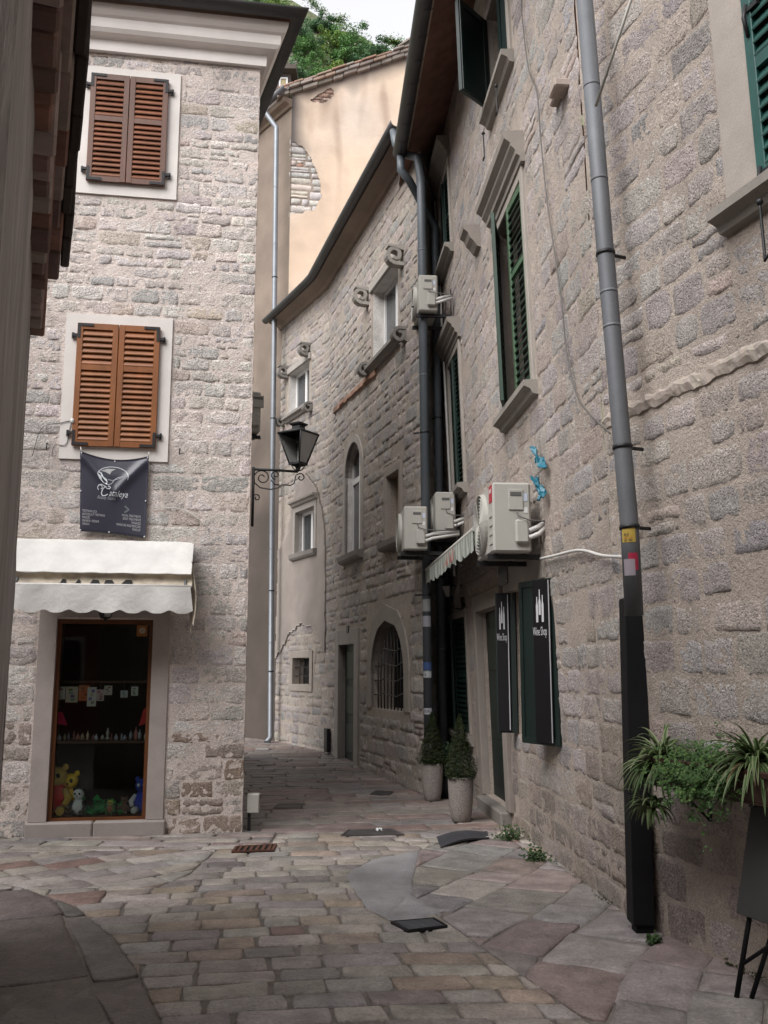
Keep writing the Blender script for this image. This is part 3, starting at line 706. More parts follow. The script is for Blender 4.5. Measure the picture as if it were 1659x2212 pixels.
# ------------------------------------------------------------------ right house: near and far wall, windows, doors
rh = thing('stone_house', 'large pinkish stone house on the right with green shutters and a wine shop', 'house', (K.x, K.y, 0))
ztr = 10.05
gw = WF.rect((1112, 1430), (1186, 1430), (1145, 1262), (1140, 1592)); gw = (gw[0], gw[1], gw[2], gw[3])
gd = WF.rect((1043, 1540), (1091, 1540), (1065, 1312), (1065, 1700)); gd = (gd[0], gd[1], .16, gd[3])
ge = WF.rect((968, 1450), (1012, 1450), (990, 1337), (990, 1576))
wm = WF.rect((1083, 650), (1143, 650), (1098, 455), (1122, 868))
wt = (WF.hit(1104, 138)[0], WF.hit(1066, 262)[0], WF.hit(1080, 195)[1], WF.hit(1066, 0)[1])
f1 = WF.rect((951, 470), (974, 470), (965, 372), (965, 566))
f2 = WF.rect((974, 900), (999, 900), (986, 762), (986, 1068))
wr = WN.rect((1632, 200), (1760, 200), (1700, -250), (1640, 412))
MR = (.40, .34, .295)
opn = [gw + (.25,), gd + (.13,), ge + (.2,), wm + (.22,), wt + (.3,), f1 + (.2,), f2 + (.2,)]
def grow(q, a, b, c, d): return (q[0] - a, q[1] + b, q[2] - c, q[3] + d)
blk = [grow(wm, .12, .12, .16, .52), grow(wt, .12, .12, .18, .3), grow(f1, .12, .12, .16, .45), grow(f2, .12, .12, .16, .45), (gd[0] - .22, gd[1] + .10, 0, gd[3] + .30), grow(ge, .14, .14, .14, .3), grow(gw, .04, .30, .0, .34)]
STREAKS[id(WF)] = [(q_[0] - .1, q_[2] - .15, .07, 1.3, .45) for q_ in (wm, wt, f2)] + [(q_[1] + .1, q_[2] - .15, .06, 1.0, .4) for q_ in (wm, wt, f2)] + [(lerp(wm[0], wm[1], .5), wm[2] - .15, .25, .7, .3), (lerp(wt[0], wt[1], .5), wt[2] - .15, .2, .8, .3), (.5, 2.2, .05, 1.6, .35), (1.5, 1.3, .08, 1.2, .35), (2.2, 1.0, .3, .9, .25)]
STREAKS[id(WN)] = [(wr[1] + .25, wr[2] - .15, .08, 1.6, .45), (4.2, 6.4, .06, 2.2, .3), (3.4, 3.2, .1, 1.2, .3), (3.0, 1.2, .4, 1.2, .3), (4.0, .7, .5, .7, .3), (3.7, 5.0, .05, 1.0, .3)]
masonry('far_wall', WF, 0, WF.len, -.02, ztr, opn, blk, ST3, rh, MR, 51)
wrb = grow(wr, .34, .3, .22, .3)
masonry('near_wall', WN, 0, WN.len, -.02, ztr, [wr + (.25,)], [wrb, (3.0, WN.len, 3.22, 3.42)], ST4, rh, MR, 52)
def surround(name, wl, q, wd, par, col=TRIM, out=.03, bottom=False, hood=None, sill=None, hs=1.0):
    mb = MB(); mb.col = col; T = wl.T()
    mb.bbox(T, q[0] - wd, q[0] + .002, q[2], q[3] + wd, -.05, out, .006); mb.bbox(T, q[1] - .002, q[1] + wd, q[2], q[3] + wd, -.05, out, .006)
    mb.bbox(T, q[0] + .004, q[1] - .004, q[3] - .002, q[3] + wd, -.05, out - .002, .006)
    if bottom: mb.bbox(T, q[0] - wd, q[1] + wd, q[2] - wd, q[2] - .001, -.05, out + .003, .006)
    obj(name, mb, M['trim'], par)
    if hood:
        mb = MB(); mb.col = (.25, .225, .20); mould(mb, wl, q[0] - wd - .07, q[1] + wd + .07, q[3] + wd + .002, [(o * hs, z * hs) for o, z in HOOD]); obj('hood_mould', mb, M['trim'], par)
    if sill:
        mb = MB(); mb.col = (.25, .23, .205); mould(mb, wl, q[0] - wd - .05, q[1] + wd + .05, q[2] - .141, SILL); obj('window_sill', mb, M['trim'], par)
surround('window_surround', WF, wm, .09, rh, hood=1, sill=1)
surround('window_surround', WF, wt, .09, rh, sill=1, hood=1, hs=.6)
surround('window_surround', WF, f1, .09, rh, hood=1, sill=1, hs=.9)
surround('window_surround', WF, f2, .09, rh, hood=1, sill=1, hs=.9)
surround('window_surround', WF, ge, .10, rh, (.30, .265, .235), sill=1)
surround('door_surround', WF, gd, .20, rh, (.27, .235, .21), out=.045)
mb = MB(); T = WF.T(); mb.col = (.28, .25, .225)
mb.bbox(T, gw[0] - .03, gw[1] + .28, gw[3] + .002, gw[3] + .30, -.05, .02, .006); obj('lintel', mb, M['trim'], rh)
surround('window_surround', WN, wr, .28, rh, (.36, .32, .285), out=.03, sill=1)
mb = MB(); mb.bbox(WF.T(), gd[0] - .08, gd[1] + .02, -.02, .155, -.5, .12, .02); mb.c = [(.2, .18, .165)] * len(mb.v); obj('door_step', mb, M['trim'], rh)
# near-black sheets painted as the unlit rooms behind the openings
for wl, q, d in ((WF, gw, .24), (WF, ge, .19), (WF, wm, .2), (WF, wt, .29), (WF, f1, .19), (WF, f2, .19), (WN, wr, .24)):
    mb = MB(); mb.box(wl.T(), q[0] + .003, q[1] - .003, q[2] + .003, q[3] - .003, -d - .02, -d); obj('shade_backing', mb, M['dark'], rh)
mb = MB(); mb.bbox(WF.T(), gd[0] + .005, gd[1] - .005, gd[2], gd[3] - .005, -.14, -.09, .005)
for b in (.15, .8, 1.45): mb.bbox(WF.T(), gd[0] + .12, gd[1] - .12, gd[2] + b, gd[2] + b + .5, -.088, -.075, .008)
dr = obj('green_door', mb, M['green'], rh)
GRN, GRL = (.004, .022, .016), (.06, .115, .065)
M['greentint'] = mat('painted_shutter_green', (1, 1, 1), .5, .22, 6, .2, 30, .003, tint=True)
# middle window: near leaf shut, far leaf swung open a little
def leafT(wl, u, z, ang, dirn, o=.02):                      # a leaf hinged at u, swung out by ang, running in dirn along the wall
    ca, sa = cos(radians(ang)), sin(radians(ang))
    return lambda a, b, c: wl.P(u + dirn * (a * ca - c * sa), z + b, o + a * sa + c * ca)
q = wm; hw = (q[1] - q[0]) / 2
louvre_leaf('shutter', leafT(WF, q[0], q[2] + .02, 2, 1, -.02), hw, q[3] - q[2] - .04, M['greentint'], None, rh, .06, (.63,), .075, .04, GRL, (.012, .028, .018), 1.2, label='worn green louvred shutter, shut')
louvre_leaf('shutter', leafT(WF, q[1], q[2] + .02, 16, -1, -.01), hw * .96, q[3] - q[2] - .04, M['greentint'], None, rh, .06, (.63,), .075, .04, (.012, .038, .024), (.006, .022, .015), 1.2)
for q in (f1, f2, ge):
    hw = (q[1] - q[0]) / 2
    louvre_leaf('shutter', leafT(WF, q[0], q[2] + .01, 3, 1, -.05), hw, q[3] - q[2] - .02, M['greentint'], None, rh, .06, (.5,), .06, .04, GRN, (.003, .016, .012), 1.0)
    louvre_leaf('shutter', leafT(WF, q[1], q[2] + .01, 6, -1, -.05), hw * .97, q[3] - q[2] - .02, M['greentint'], None, rh, .06, (.5,), .06, .04, GRN, (.003, .016, .012), 1.0)
# top window: both leaves wide open, dark boards
for (u, dirn, ang, wd) in ((wt[1], 1, -0, .0),):
    pass
def board_leaf(T, w, h, par, col=M['black']):
    mb = MB(); mb.bbox(T, 0, w, 0, h, 0, .04, .005); frame_rect(mb, T, .01, w - .01, .01, h - .01, .07, .041, .052); frame_rect(mb, T, .01, w - .01, .01, h - .01, .07, -.012, -.001)
    o = obj('shutter', mb, col, par, label='dark shutter standing open')
    m2 = MB(); m2.box(T, w * .12, w * .16, h * .45, h * .52, .053, .075); obj('latch', m2, M['iron'], o)
zz = wt[2] + .02; hh = wt[3] - wt[2] - .04
M['darkgreen'] = mat('almost_black_green_paint', (.004, .016, .014), .45, .2, 5, .1, 30, .003)
board_leaf(leafT(WF, wt[1], zz, 47, -1, .02), .50, hh, rh, M['darkgreen'])
board_leaf(leafT(WF, wt[0], zz, 8, 1, -.08), .40, hh, rh, M['darkgreen'])
q = wr; louvre_leaf('shutter', leafT(WN, q[1], q[2] + .02, 1, -1, .0), .62, q[3] - q[2] - .04, M['greentint'], None, rh, .07, (.45,), .07, .045, (.012, .075, .065), (.010, .06, .05), .9)
for px, py in ((1608, 25), (1640, 375)):
    mb = MB(); u, z = WN.hit(px, py, .06); mb.tube([WN.P(u, z + .04, .05), WN.P(u, z - .04, .07), WN.P(u, z - .15, .05)], .012, 6); mb.box(WN.T(), u - .09, u, z - .01, z + .015, .03, .055)
    obj('shutter_hook', mb, M['iron'], rh)
for px, y0, y1, wl in ((1645, 445, 575, WN), (1046, 292, 358, WF), (1074, 190, 262, WF)):
    u, z0 = wl.hit(px, y0, .14); z1 = wl.hit(px, y1, .14)[1]; mb = MB()
    mb.tube([wl.P(u, z0 + .02, .15), wl.P(u, z0 - .02, .15), wl.P(u, z1 + .05, .15), wl.P(u - .02, z1, .17), wl.P(u - .05, z1 + .02, .17)], .008, 6); mb.ball(wl.P(u, z0 + .02, .15), .02, 6); obj('shutter_catch', mb, M['iron'], rh)
# string course broken ledge
mb = MB(); rr = random.Random(9)
us = cuts(2.9, WN.len - .02, .022); pr = None
for u in us:
    k = .45 + .8 * noise.noise(Vector((u * 2.6, 1, 0))) + .5 * noise.noise(Vector((u * 11, 1, 5))); c = jit((.35, .30, .26), .06, rr); br = max(.02, min(1, k)); dz = .02 * noise.noise(Vector((u * 5, 4, 4)))
    rg = [mb.vert(WN.P(u, 3.25 + dz + z + .022 * noise.noise(Vector((u * 14, z * 19, 2))), o + .010 * noise.noise(Vector((u * 25, z * 30, 6)))), c) for o, z in ((-.01, 0), (.012, .012), (.012 + .014 * br, .045), (.010 + .028 * br, .07), (.008 + .014 * br, .095), (-.01, .115))]
    if pr:
        for k2 in range(5): mb.face([pr[k2], pr[k2 + 1], rg[k2 + 1], rg[k2]])
    pr = rg
obj('broken_string_course', mb, M['trim'], rh)
# old stone bracket, broken stub
u, z = WF.hit(1016, 520, .1); mb = MB(); mb.col = (.25, .22, .195)
mould(mb, WF, u - .14, u + .14, z - .02, [(0, -.12), (.05, -.1), (.09, -.04), (.13, .0), (.15, .06), (.2, .1), (.21, .15), (0, .16)]); obj('stone_bracket', mb, M['trim'], rh)
u, z = WF.hit(1215, 182, .05); mb = MB(); mb.col = (.36, .3, .26); mb.bbox(WF.T(), u - .03, u + .16, z - .03, z + .04, -.02, .12, .012); mb.bbox(WF.T(), u + .16, u + .33, z + .01, z + .07, -.02, .07, .012); obj('broken_stub', mb, M['trim'], rh)
# eaves: sloping soffit, gutter, roof
EO, EZ = .85, 8.92; uE = 6.25; EI = .03 * ztr - .02
mb = MB(); mb.col = (.17, .135, .10)
pA = [(WN.P(0, 0), WN.n[0]), (K, None), (WF.P(uE, 0), WF.n[0])]
nm = (WN.n[0] + WF.n[0]) / (1 + WN.n[0].dot(WF.n[0]))
def off(p, n, o): return Vector((p[0] + n.x * o, p[1] + n.y * o))
for a, b, na, nb in ((WN.P(0, 0), Vector((K.x, K.y, 0)), WN.n[0], nm), (Vector((K.x, K.y, 0)), WF.P(uE, 0), nm, WF.n[0])):
    for k in range(12):
        t0, t1 = k / 12, (k + 1) / 12; p, q = a.lerp(b, t0), a.lerp(b, t1); n0, n1 = na.lerp(nb, t0), na.lerp(nb, t1); c = jit((.5, .44, .35), .12, R); mb.col = c
        v = [(*off(p, n0, EO), EZ), (*off(q, n1, EO), EZ), (*off(q, n1, EI), ztr), (*off(p, n0, EI), ztr)]
        mb.poly(v); mb.poly([(x, y, z + .09) for x, y, z in v]); mb.poly([v[0], v[1], (v[1][0], v[1][1], v[1][2] + .09), (v[0][0], v[0][1], v[0][2] + .09)])
v = [(*off(WF.P(uE, 0), WF.n[0], EO), EZ), (*off(WF.P(uE, 0), WF.n[0], EI), ztr)]; mb.poly([v[0], v[1], (v[1][0], v[1][1], ztr + .09), (v[0][0], v[0][1], EZ + .09)])
obj('eaves_soffit', mb, M['plaster_tan'], rh)
mb = MB(); a_, b_ = WN.P(0, 0), Vector((4.3, -9.3, 0)); mb.col = (.34, .29, .25)      # unseen run of wall behind the viewer, added to cut low light
mb.poly([a_, b_, b_ + Vector((0, 0, ztr)), a_ + Vector((.0, 0, ztr))]); mb.poly([a_ + Vector((.4, 0, 0)), b_ + Vector((.4, 0, 0)), b_ + Vector((.4, 0, ztr)), a_ + Vector((.4, 0, ztr))]); obj('unseen_rear_wall', mb, M['mortar'], rh)
path = [tuple(WN.P(0, 0)[:2]), tuple(K), tuple(WF.P(uE, 0)[:2])]
mb = MB(); mb.smooth = True; mb.sweep(path, gutter_prof(EO + .07, EZ + .03, .095, .009), -1)
for t in range(1, 14):                                                      # joint bands
    u = uE * t / 14; a = [(EO + .07 - .03 * EZ + .099 * cos(x), EZ + .03 + .099 * sin(x)) for x in [pi + pi * k / 10 for k in range(11)]]
    pr = None
    for du in (-.012, .012):
        rg = [mb.vert(WF.P(u + du, z, o)) for o, z in a]
        if pr:
            for k in range(10): mb.face([pr[k], pr[k + 1], rg[k + 1], rg[k]])
        pr = rg
obj('gutter', mb, M['metal'], rh)
mb = MB(); mb.col = (.18, .09, .065)
for a, b in ((WN.P(0, 0), K), (K, WF.P(WF.len, 0))):
    na = WN.n[0] if a is not K else nm; nb = nm if b is K else WF.n[0]
    for dz in (.1, .17): mb.poly([(*off(a, na, EO - .03), EZ + dz), (*off(b, nb, EO - .03), EZ + dz), (*off(b, nb, -5), EZ + dz + 3.2), (*off(a, na, -5), EZ + dz + 3.2)])
obj('roof', mb, M['tile'], rh)

# ------------------------------------------------------------------ curved house in the middle
ch = thing('curved_house', 'low rubble stone house curving along the lane with arched openings', 'house', (A2.x, A2.y, 0))
ZG = 9.44
ww = WM.rect((806, 690), (860, 650), (835, 592), (830, 765)); w2u = WM.rect((625, 830), (668, 820), (656, 787), (642, 890))
wa = WM.rect((747, 1100), (781, 1100), (769, 952), (764, 1195)); wp = WM.rect((641, 1150), (683, 1140), (664, 1100), (660, 1192))
wb = WM.rect((836, 1090), (864, 1090), (850, 1022), (850, 1166)); wl2 = WM.rect((633, 1450), (670, 1450), (652, 1421), (652, 1478))
dm = WM.rect((733, 1500), (767, 1500), (750, 1392), (767, 1654)); dm = (dm[0], dm[1], 0, dm[3])
pa = WM.rect((803, 1450), (874, 1450), (835, 1340), (840, 1534))
MM = (.33, .285, .245)
WHITE = (.60, .575, .55)
zone = [WM.hit(*p) for p in ((704, 1410), (705, 1345), (705, 1150), (698, 1100), (686, 1055), (664, 1023), (647, 1040), (634, 1085), (625, 1150), (604, 1190), (597, 1420), (612, 1400), (628, 1368), (652, 1348), (674, 1351), (690, 1375))]
pzr = (min(p[0] for p in zone) + .3, max(p[0] for p in zone), WM.hit(650, 1345)[1] + .05, WM.hit(664, 1060)[1])
masonry('curved_wall', WM, 0, WM.len, -.02, ZG, [ww + (.26, WHITE), w2u + (.24, WHITE), wa + (.18, WHITE), wp + (.20, (.42, .39, .37)), wb + (.18, (.3, .26, .22)), wl2 + (.25,), dm + (.15, (.26, .24, .22)), pa + (.4,)],
        [grow(ww, .10, .10, .1, .1), grow(w2u, .12, .2, .1, .15), grow(wa, .14, .14, .14, .2), grow(wb, .14, .14, .14, .16), grow(wl2, .16, .16, .16, .12), (dm[0] - .3, dm[1] + .28, 0, dm[3] + .34), grow(pa, .26, .26, .1, .3), pzr], ST2, ch, MM, 61)
masonry('end_wall', WR, 0, WR.len, 0, ZG, [], [], dict(ST2, grid=.07), ch, MM, 62)
# plaster field with the arch-shaped top
def inside(p, poly):
    c = False; n = len(poly)
    for i in range(n):
        a, b = poly[i], poly[(i + 1) % n]
        if (a[1] > p[1]) != (b[1] > p[1]) and p[0] < (b[0] - a[0]) * (p[1] - a[1]) / (b[1] - a[1]) + a[0]: c = not c
    return c
mb = MB(); g = .04; ids = {}; cells = {}
def pv(i, j, o):
    if (i, j, o) not in ids:
        u, z = i * g, j * g; k = 1 + .14 * noise.noise(Vector((u * 1.3, z * 1.1, 2))); w = .012 * noise.noise(Vector((u * 2, z * 2, 3)))
        ids[i, j, o] = mb.vert(WM.P(u, z, (.036 + w) if o else -.02), (.27 * k, .235 * k, .212 * k))
    return ids[i, j, o]
i0, i1 = int(min(p[0] for p in zone) / g), int(max(p[0] for p in zone) / g) + 1; j0, j1 = int(min(p[1] for p in zone) / g), int(max(p[1] for p in zone) / g) + 1
for i in range(i0, i1):
    for j in range(j0, j1):
        u, z = (i + .5) * g, (j + .5) * g; w = .05 * noise.noise(Vector((u * 5, z * 5, 1)))
        if inside((u + w, z + w), zone) and not (wp[0] - .02 < u < wp[1] + .02 and wp[2] - .02 < z < wp[3] + .02): cells[i, j] = 1
for (i, j) in cells:
    mb.face([pv(i, j, 1), pv(i + 1, j, 1), pv(i + 1, j + 1, 1), pv(i, j + 1, 1)], sm=True)
    for di, dj, a, b in ((-1, 0, (0, 0), (0, 1)), (1, 0, (1, 0), (1, 1)), (0, -1, (0, 0), (1, 0)), (0, 1, (0, 1), (1, 1))):
        if (i + di, j + dj) not in cells: mb.face([pv(i + a[0], j + a[1], 1), pv(i + b[0], j + b[1], 1), pv(i + b[0], j + b[1], 0), pv(i + a[0], j + a[1], 0)], sm=False)
obj('plaster_field', mb, M['plaster_tan'], ch)
def arch_pts(q, rise, n=12, pointed=False):
    a, b, c, d = q; m = (a + b) / 2; s = d - rise; o = []
    for k in range(n + 1):
        t = k / n
        if pointed:
            hw = (b - a) / 2; Rr = (hw * hw + rise * rise) / (2 * hw)
            if t <= .5:
                z = rise * (t * 2); x = b - Rr + sqrt(max(0, Rr * Rr - z * z)); o.append((x, s + z))
            else:
                z = rise * (2 - t * 2); x = a + Rr - sqrt(max(0, Rr * Rr - z * z)); o.append((x, s + z))
        else: o.append((m + (b - a) / 2 * cos(pi * t), s + rise * sin(pi * t)))
    return o
def arch_head(name, q, rise, wd, par, col, pointed=False, out=.03, dep=.3, legs=True):
    """dressed stones round an arched head: fills the corners of the square opening and carries the arch ring"""
    inn = arch_pts(q, rise, 16, pointed); big = (q[0] - wd, q[1] + wd, q[2], q[3] + wd); ou = arch_pts(big, rise + wd, 16, pointed)
    ou = [(x, z) for x, z in ou]
    mb = MB(); mb.col = col
    for k in range(16):
        a = [inn[k], inn[k + 1], ou[k + 1], ou[k]]
        mb.prism(WM.T(), a, -.04, out)
    for k in range(16):
        a, b = inn[k], inn[k + 1]; mb.poly([WM.P(*a, .0), WM.P(*b, .0), WM.P(*b, -dep), WM.P(*a, -dep)])
        z = q[3] + .01
        mb.prism(WM.T(), [a, b, (b[0], z), (a[0], z)], -.045, .012)
    if legs:
        mb.bbox(WM.T(), q[0] - wd, q[0], q[2], q[3] - rise, -.04, out, .006); mb.bbox(WM.T(), q[1], q[1] + wd, q[2], q[3] - rise, -.04, out, .006)
    return obj(name, mb, M['trim'], par)
arch_head('arched_surround', wa, (wa[1] - wa[0]) * .5, .13, ch, (.33, .30, .275))
arch_head('pointed_surround', pa, .80, .24, ch, (.27, .24, .215), True, .02, .4)
def pvc_window(q, dep, par, mull=(.5,), transom=()):
    mb = MB(); T = WM.T(0, 0, -dep); frame_rect(mb, T, q[0] + .003, q[1] - .003, q[2] + .003, q[3] - .003, .06, 0, .06)
    for m in mull: x = lerp(q[0], q[1], m); mb.box(T, x - .05, x + .05, q[2] + .06, q[3] - .06, .002, .055)
    for t in transom: z = lerp(q[2], q[3], t); mb.box(T, q[0] + .06, q[1] - .06, z - .05, z + .05, .004, .058)
    f = obj('window_frame', mb, M['pvc'], par); mb = MB(); mb.box(T, q[0] + .03, q[1] - .03, q[2] + .03, q[3] - .03, .012, .03); obj('window_pane', mb, M['pane'], f)
pvc_window(ww, .25, ch); pvc_window(w2u, .22, ch); pvc_window(wa, .17, ch, (.5,), (.68,)); pvc_window(wp, .18, ch)
mb = MB(); mb.col = (.27, .215, .165); mb.box(WM.T(), wb[0] + .002, wb[1] - .002, wb[2], wb[3], -.2, -.15); obj('blocked_window', mb, M['plaster_tan'], ch)
for q, n in ((wb, .11), (wl2, .14)): surround('window_surround', WM, q, n, ch, (.28, .245, .215), out=.025, bottom=True)
surround('door_surround', WM, dm, .26, ch, (.28, .255, .23), out=.03)
mb = MB(); mb.col = (.29, .265, .24); mould(mb, WM, wp[0] - .16, wp[1] + .16, wp[3] + .12, [(.03, 0), (.08, .02), (.10, .06), (.15, .08), (.16, .12), (.03, .13)]); surround('window_surround', WM, wp, .10, ch, (.30, .275, .25), out=.055); obj('hood_mould', mb, M['trim'], ch)
for q in (wp, wa, wb):
    mb = MB(); mb.col = (.2, .18, .165); mould(mb, WM, q[0] - .14, q[1] + .14, q[2] - .15, [(0, 0), (.09, .02), (.12, .06), (.13, .14), (0, .15)]); obj('window_sill', mb, M['trim'], ch)
# scroll corbels and moulded sills of the two top windows
def scroll(u, z, sz, flip, par, col):
    mb = MB(); mb.col = col; n = 18; o0 = .02
    Tn = lambda a, b, c: WM.P(u + c, z + b, a)                       # a = out, b = up, c = along
    pts = []
    for k in range(n + 1):
        t = k / n; an = (-pi / 2 + 2.2 * pi * t) if not flip else (pi / 2 - 2.2 * pi * t); r = sz * (1 - .62 * t); pts.append((sz * 1.05 + r * cos(an) * .95, r * sin(an)))
    for k in range(n):
        a, b = pts[k], pts[k + 1]; w = sz * .22
        da = Vector((b[0] - a[0], b[1] - a[1])).normalized(); nn = Vector((-da.y, da.x)) * w
        mb.prism(Tn, [(a[0] + nn.x, a[1] + nn.y), (b[0] + nn.x, b[1] + nn.y), (b[0] - nn.x, b[1] - nn.y), (a[0] - nn.x, a[1] - nn.y)], -.075, .075)
    s = -1 if not flip else 1
    mb.prism(Tn, [(-.02, s * sz - sz * .2), (sz * 1.1, s * sz - sz * .2), (sz * 1.1, s * sz + sz * .22), (-.02, s * sz + sz * .22)], -.07, .07)
    if not flip: mb.prism(Tn, [(-.02, sz * .55), (sz * .8, sz * .75), (sz * 1.9, sz * .9), (sz * 1.9, sz * 1.1), (-.02, sz * 1.15)], -.08, .08)
    else: mb.prism(Tn, [(-.02, -sz * 1.0), (sz * .5, -sz * .6), (sz * .6, sz * .6), (-.02, sz * .8)], -.068, .068)
    obj('scroll_corbel', mb, M['trim'], par)
CB = (.21, .195, .18); HB = (.30, .28, .255)
for q, pts in ((ww, ((851, 553, .135, 0, HB), (779, 640, .135, 0, HB), (857, 725, .11, 1, CB), (783, 800, .11, 1, CB))), (w2u, ((655, 754, .12, 0, CB), (609, 803, .12, 0, CB), (660, 880, .10, 1, CB), (601, 912, .10, 1, CB)))):
    for px, py, sz, fl, col in pts:
        u, z = WM.hit(px, py, .14); scroll(u, z, sz, fl, ch, col)
    mb = MB(); mb.col = CB; mould(mb, WM, q[0] - .12, q[1] + .12, q[2] - .13, SILL); obj('window_sill', mb, M['trim'], ch)
    mb = MB(); mb.col = HB; mb.bbox(WM.T(), q[0] - .1, q[1] + .1, q[3] + .001, q[3] + .14, -.04, .05, .008); obj('lintel', mb, M['trim'], ch)
# door, barred openings
mb = MB(); mb.bbox(WM.T(), dm[0] + .005, dm[1] - .005, .06, dm[3] - .005, -.16, -.11, .005)
for b in (.15, .8, 1.4): mb.bbox(WM.T(), dm[0] + .15, dm[1] - .15, .06 + b, b + .55, -.108, -.09, .01)
obj('green_door', mb, M['green'], ch)
mb = MB(); mb.box(WM.T(), dm[0] - .05, dm[1] + .05, -.01, .07, -.36, .12); mb.c = [(.2, .18, .17)] * 8; obj('door_step', mb, M['trim'], ch)
for q, d in ((pa, .38), (wl2, .23)):
    mb = MB(); mb.box(WM.T(), q[0] + .004, q[1] - .004, q[2] + .004, q[3] - .004, -d - .02, -d); obj('shade_backing', mb, M['dark'], ch)  # black sheet painted as the unlit inside
    mb = MB(); n = 9 if d > .3 else 3
    for k in range(1, n + 1):
        x = lerp(q[0], q[1], k / (n + 1)); h = q[3] - .05
        if d > .3: h = q[3] - .1 - .72 * (abs(k / (n + 1) - .5) * 2) ** 1.5
        mb.tube([WM.P(x, q[2], -.06), WM.P(x + .03 * sin(k), lerp(q[2], h, .5), -.06), WM.P(x, h, -.06)], .010, 5)
    for k in range(1, 5 if d > .3 else 3):
        z = lerp(q[2], q[3], k / (6 if d > .3 else 3)); mb.tube([WM.P(lerp(q[0], q[1], t / 6), z + .03 * sin(t * 2), -.055) for t in range(7)], .010, 5)
    obj('iron_grille', mb, M['iron'], ch)
# small brick repair line under the sill and gutter, roof
mb = MB(); rr = random.Random(4); p0, p1 = WM.hit(812, 806), WM.hit(722, 890)
for k in range(17):
    t = k / 17; u, z = lerp(p0[0], p1[0], t), lerp(p0[1], p1[1], t); mb.col = jit((.32, .19, .135) if t < .85 else (.2, .12, .09), .15, rr); mb.bbox(WM.T(), u - .08, u + .09, z - .05 + rr.uniform(-.02, .02), z + .05, -.02, .045 + rr.uniform(0, .02), .012)
obj('brick_patching', mb, M['tile'], ch)
path = [tuple(WM.P(u, 0)[:2]) for u in [-.05 + (WM.len + .1) * k / 24 for k in range(25)]]
mb = MB(); mb.sweep(path, [(-.02, ZG - .16), (.06, ZG - .15), (.10, ZG - .08), (.30, ZG - .03), (.30, ZG + .05), (-.02, ZG + .05)], -1); mb.c = [(.22, .175, .14)] * len(mb.v); obj('eaves_moulding', mb, M['plaster_tan'], ch)
mb = MB(); mb.smooth = True; mb.sweep(path, gutter_prof(.385, ZG + .03, .085), -1); obj('gutter', mb, M['metal'], ch)
mb = MB(); mb.col = (.2, .11, .08)
for dz in (.06, .12):
    for a, b in zip(path, path[1:]): mb.poly([(a[0], a[1], ZG + dz), (b[0], b[1], ZG + dz), (b[0] + 5, b[1] + 2.2, ZG + dz + 1.2), (a[0] + 5, a[1] + 2.2, ZG + dz + 1.2)])
obj('roof', mb, M['tile'], ch)

# ------------------------------------------------------------------ peach house at the end of the lane
ph = thing('peach_house', 'tall peach plastered house closing the lane with bare stones showing', 'house', (PC.x, PC.y, 0))
zc = WP.hit(625, 205)[1]; z9 = WP.hit(893, 120)[1]; ue = WP.hit(893, 120)[0]; slope = (z9 - zc) / ue
hole = [WP.hit(*p) for p in ((617, 310), (636, 306), (655, 318), (672, 340), (685, 372), (692, 398), (694, 428), (684, 447), (668, 455), (645, 462), (617, 460))]
hole2 = [WP.hit(*p) for p in ((672, 214), (690, 204), (708, 192), (718, 194), (722, 206), (712, 216), (695, 222), (680, 220))]
def inside(p, poly):
    c = False; n = len(poly)
    for i in range(n):
        a, b = poly[i], poly[(i + 1) % n]
        if (a[1] > p[1]) != (b[1] > p[1]) and p[0] < (b[0] - a[0]) * (p[1] - a[1]) / (b[1] - a[1]) + a[0]: c = not c
    return c
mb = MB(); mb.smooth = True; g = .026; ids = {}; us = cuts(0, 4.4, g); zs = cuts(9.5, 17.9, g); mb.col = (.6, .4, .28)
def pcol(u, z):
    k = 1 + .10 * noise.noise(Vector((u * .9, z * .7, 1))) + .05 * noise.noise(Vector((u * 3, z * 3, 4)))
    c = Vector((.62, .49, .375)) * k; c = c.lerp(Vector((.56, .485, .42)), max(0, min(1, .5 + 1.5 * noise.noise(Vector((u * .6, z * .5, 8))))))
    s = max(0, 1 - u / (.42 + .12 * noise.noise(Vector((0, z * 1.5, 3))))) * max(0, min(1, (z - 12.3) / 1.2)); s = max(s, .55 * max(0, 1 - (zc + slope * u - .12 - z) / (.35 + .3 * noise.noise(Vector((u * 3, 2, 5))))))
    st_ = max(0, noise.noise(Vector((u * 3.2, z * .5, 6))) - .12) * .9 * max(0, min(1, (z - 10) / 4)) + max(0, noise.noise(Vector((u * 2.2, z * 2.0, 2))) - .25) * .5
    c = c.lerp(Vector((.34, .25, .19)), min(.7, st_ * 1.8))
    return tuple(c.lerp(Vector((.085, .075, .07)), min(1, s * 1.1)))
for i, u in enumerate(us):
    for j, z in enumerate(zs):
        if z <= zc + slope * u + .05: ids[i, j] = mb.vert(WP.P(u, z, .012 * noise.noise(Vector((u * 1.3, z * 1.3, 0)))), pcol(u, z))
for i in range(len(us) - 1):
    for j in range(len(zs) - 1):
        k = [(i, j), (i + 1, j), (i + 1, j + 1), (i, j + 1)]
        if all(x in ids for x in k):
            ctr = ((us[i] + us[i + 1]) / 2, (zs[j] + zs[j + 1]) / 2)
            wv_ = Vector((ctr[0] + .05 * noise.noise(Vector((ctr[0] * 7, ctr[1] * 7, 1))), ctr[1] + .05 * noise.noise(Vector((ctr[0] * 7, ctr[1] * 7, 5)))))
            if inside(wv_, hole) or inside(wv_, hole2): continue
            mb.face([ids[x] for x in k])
obj('gable_plaster', mb, M['peach'], ph)
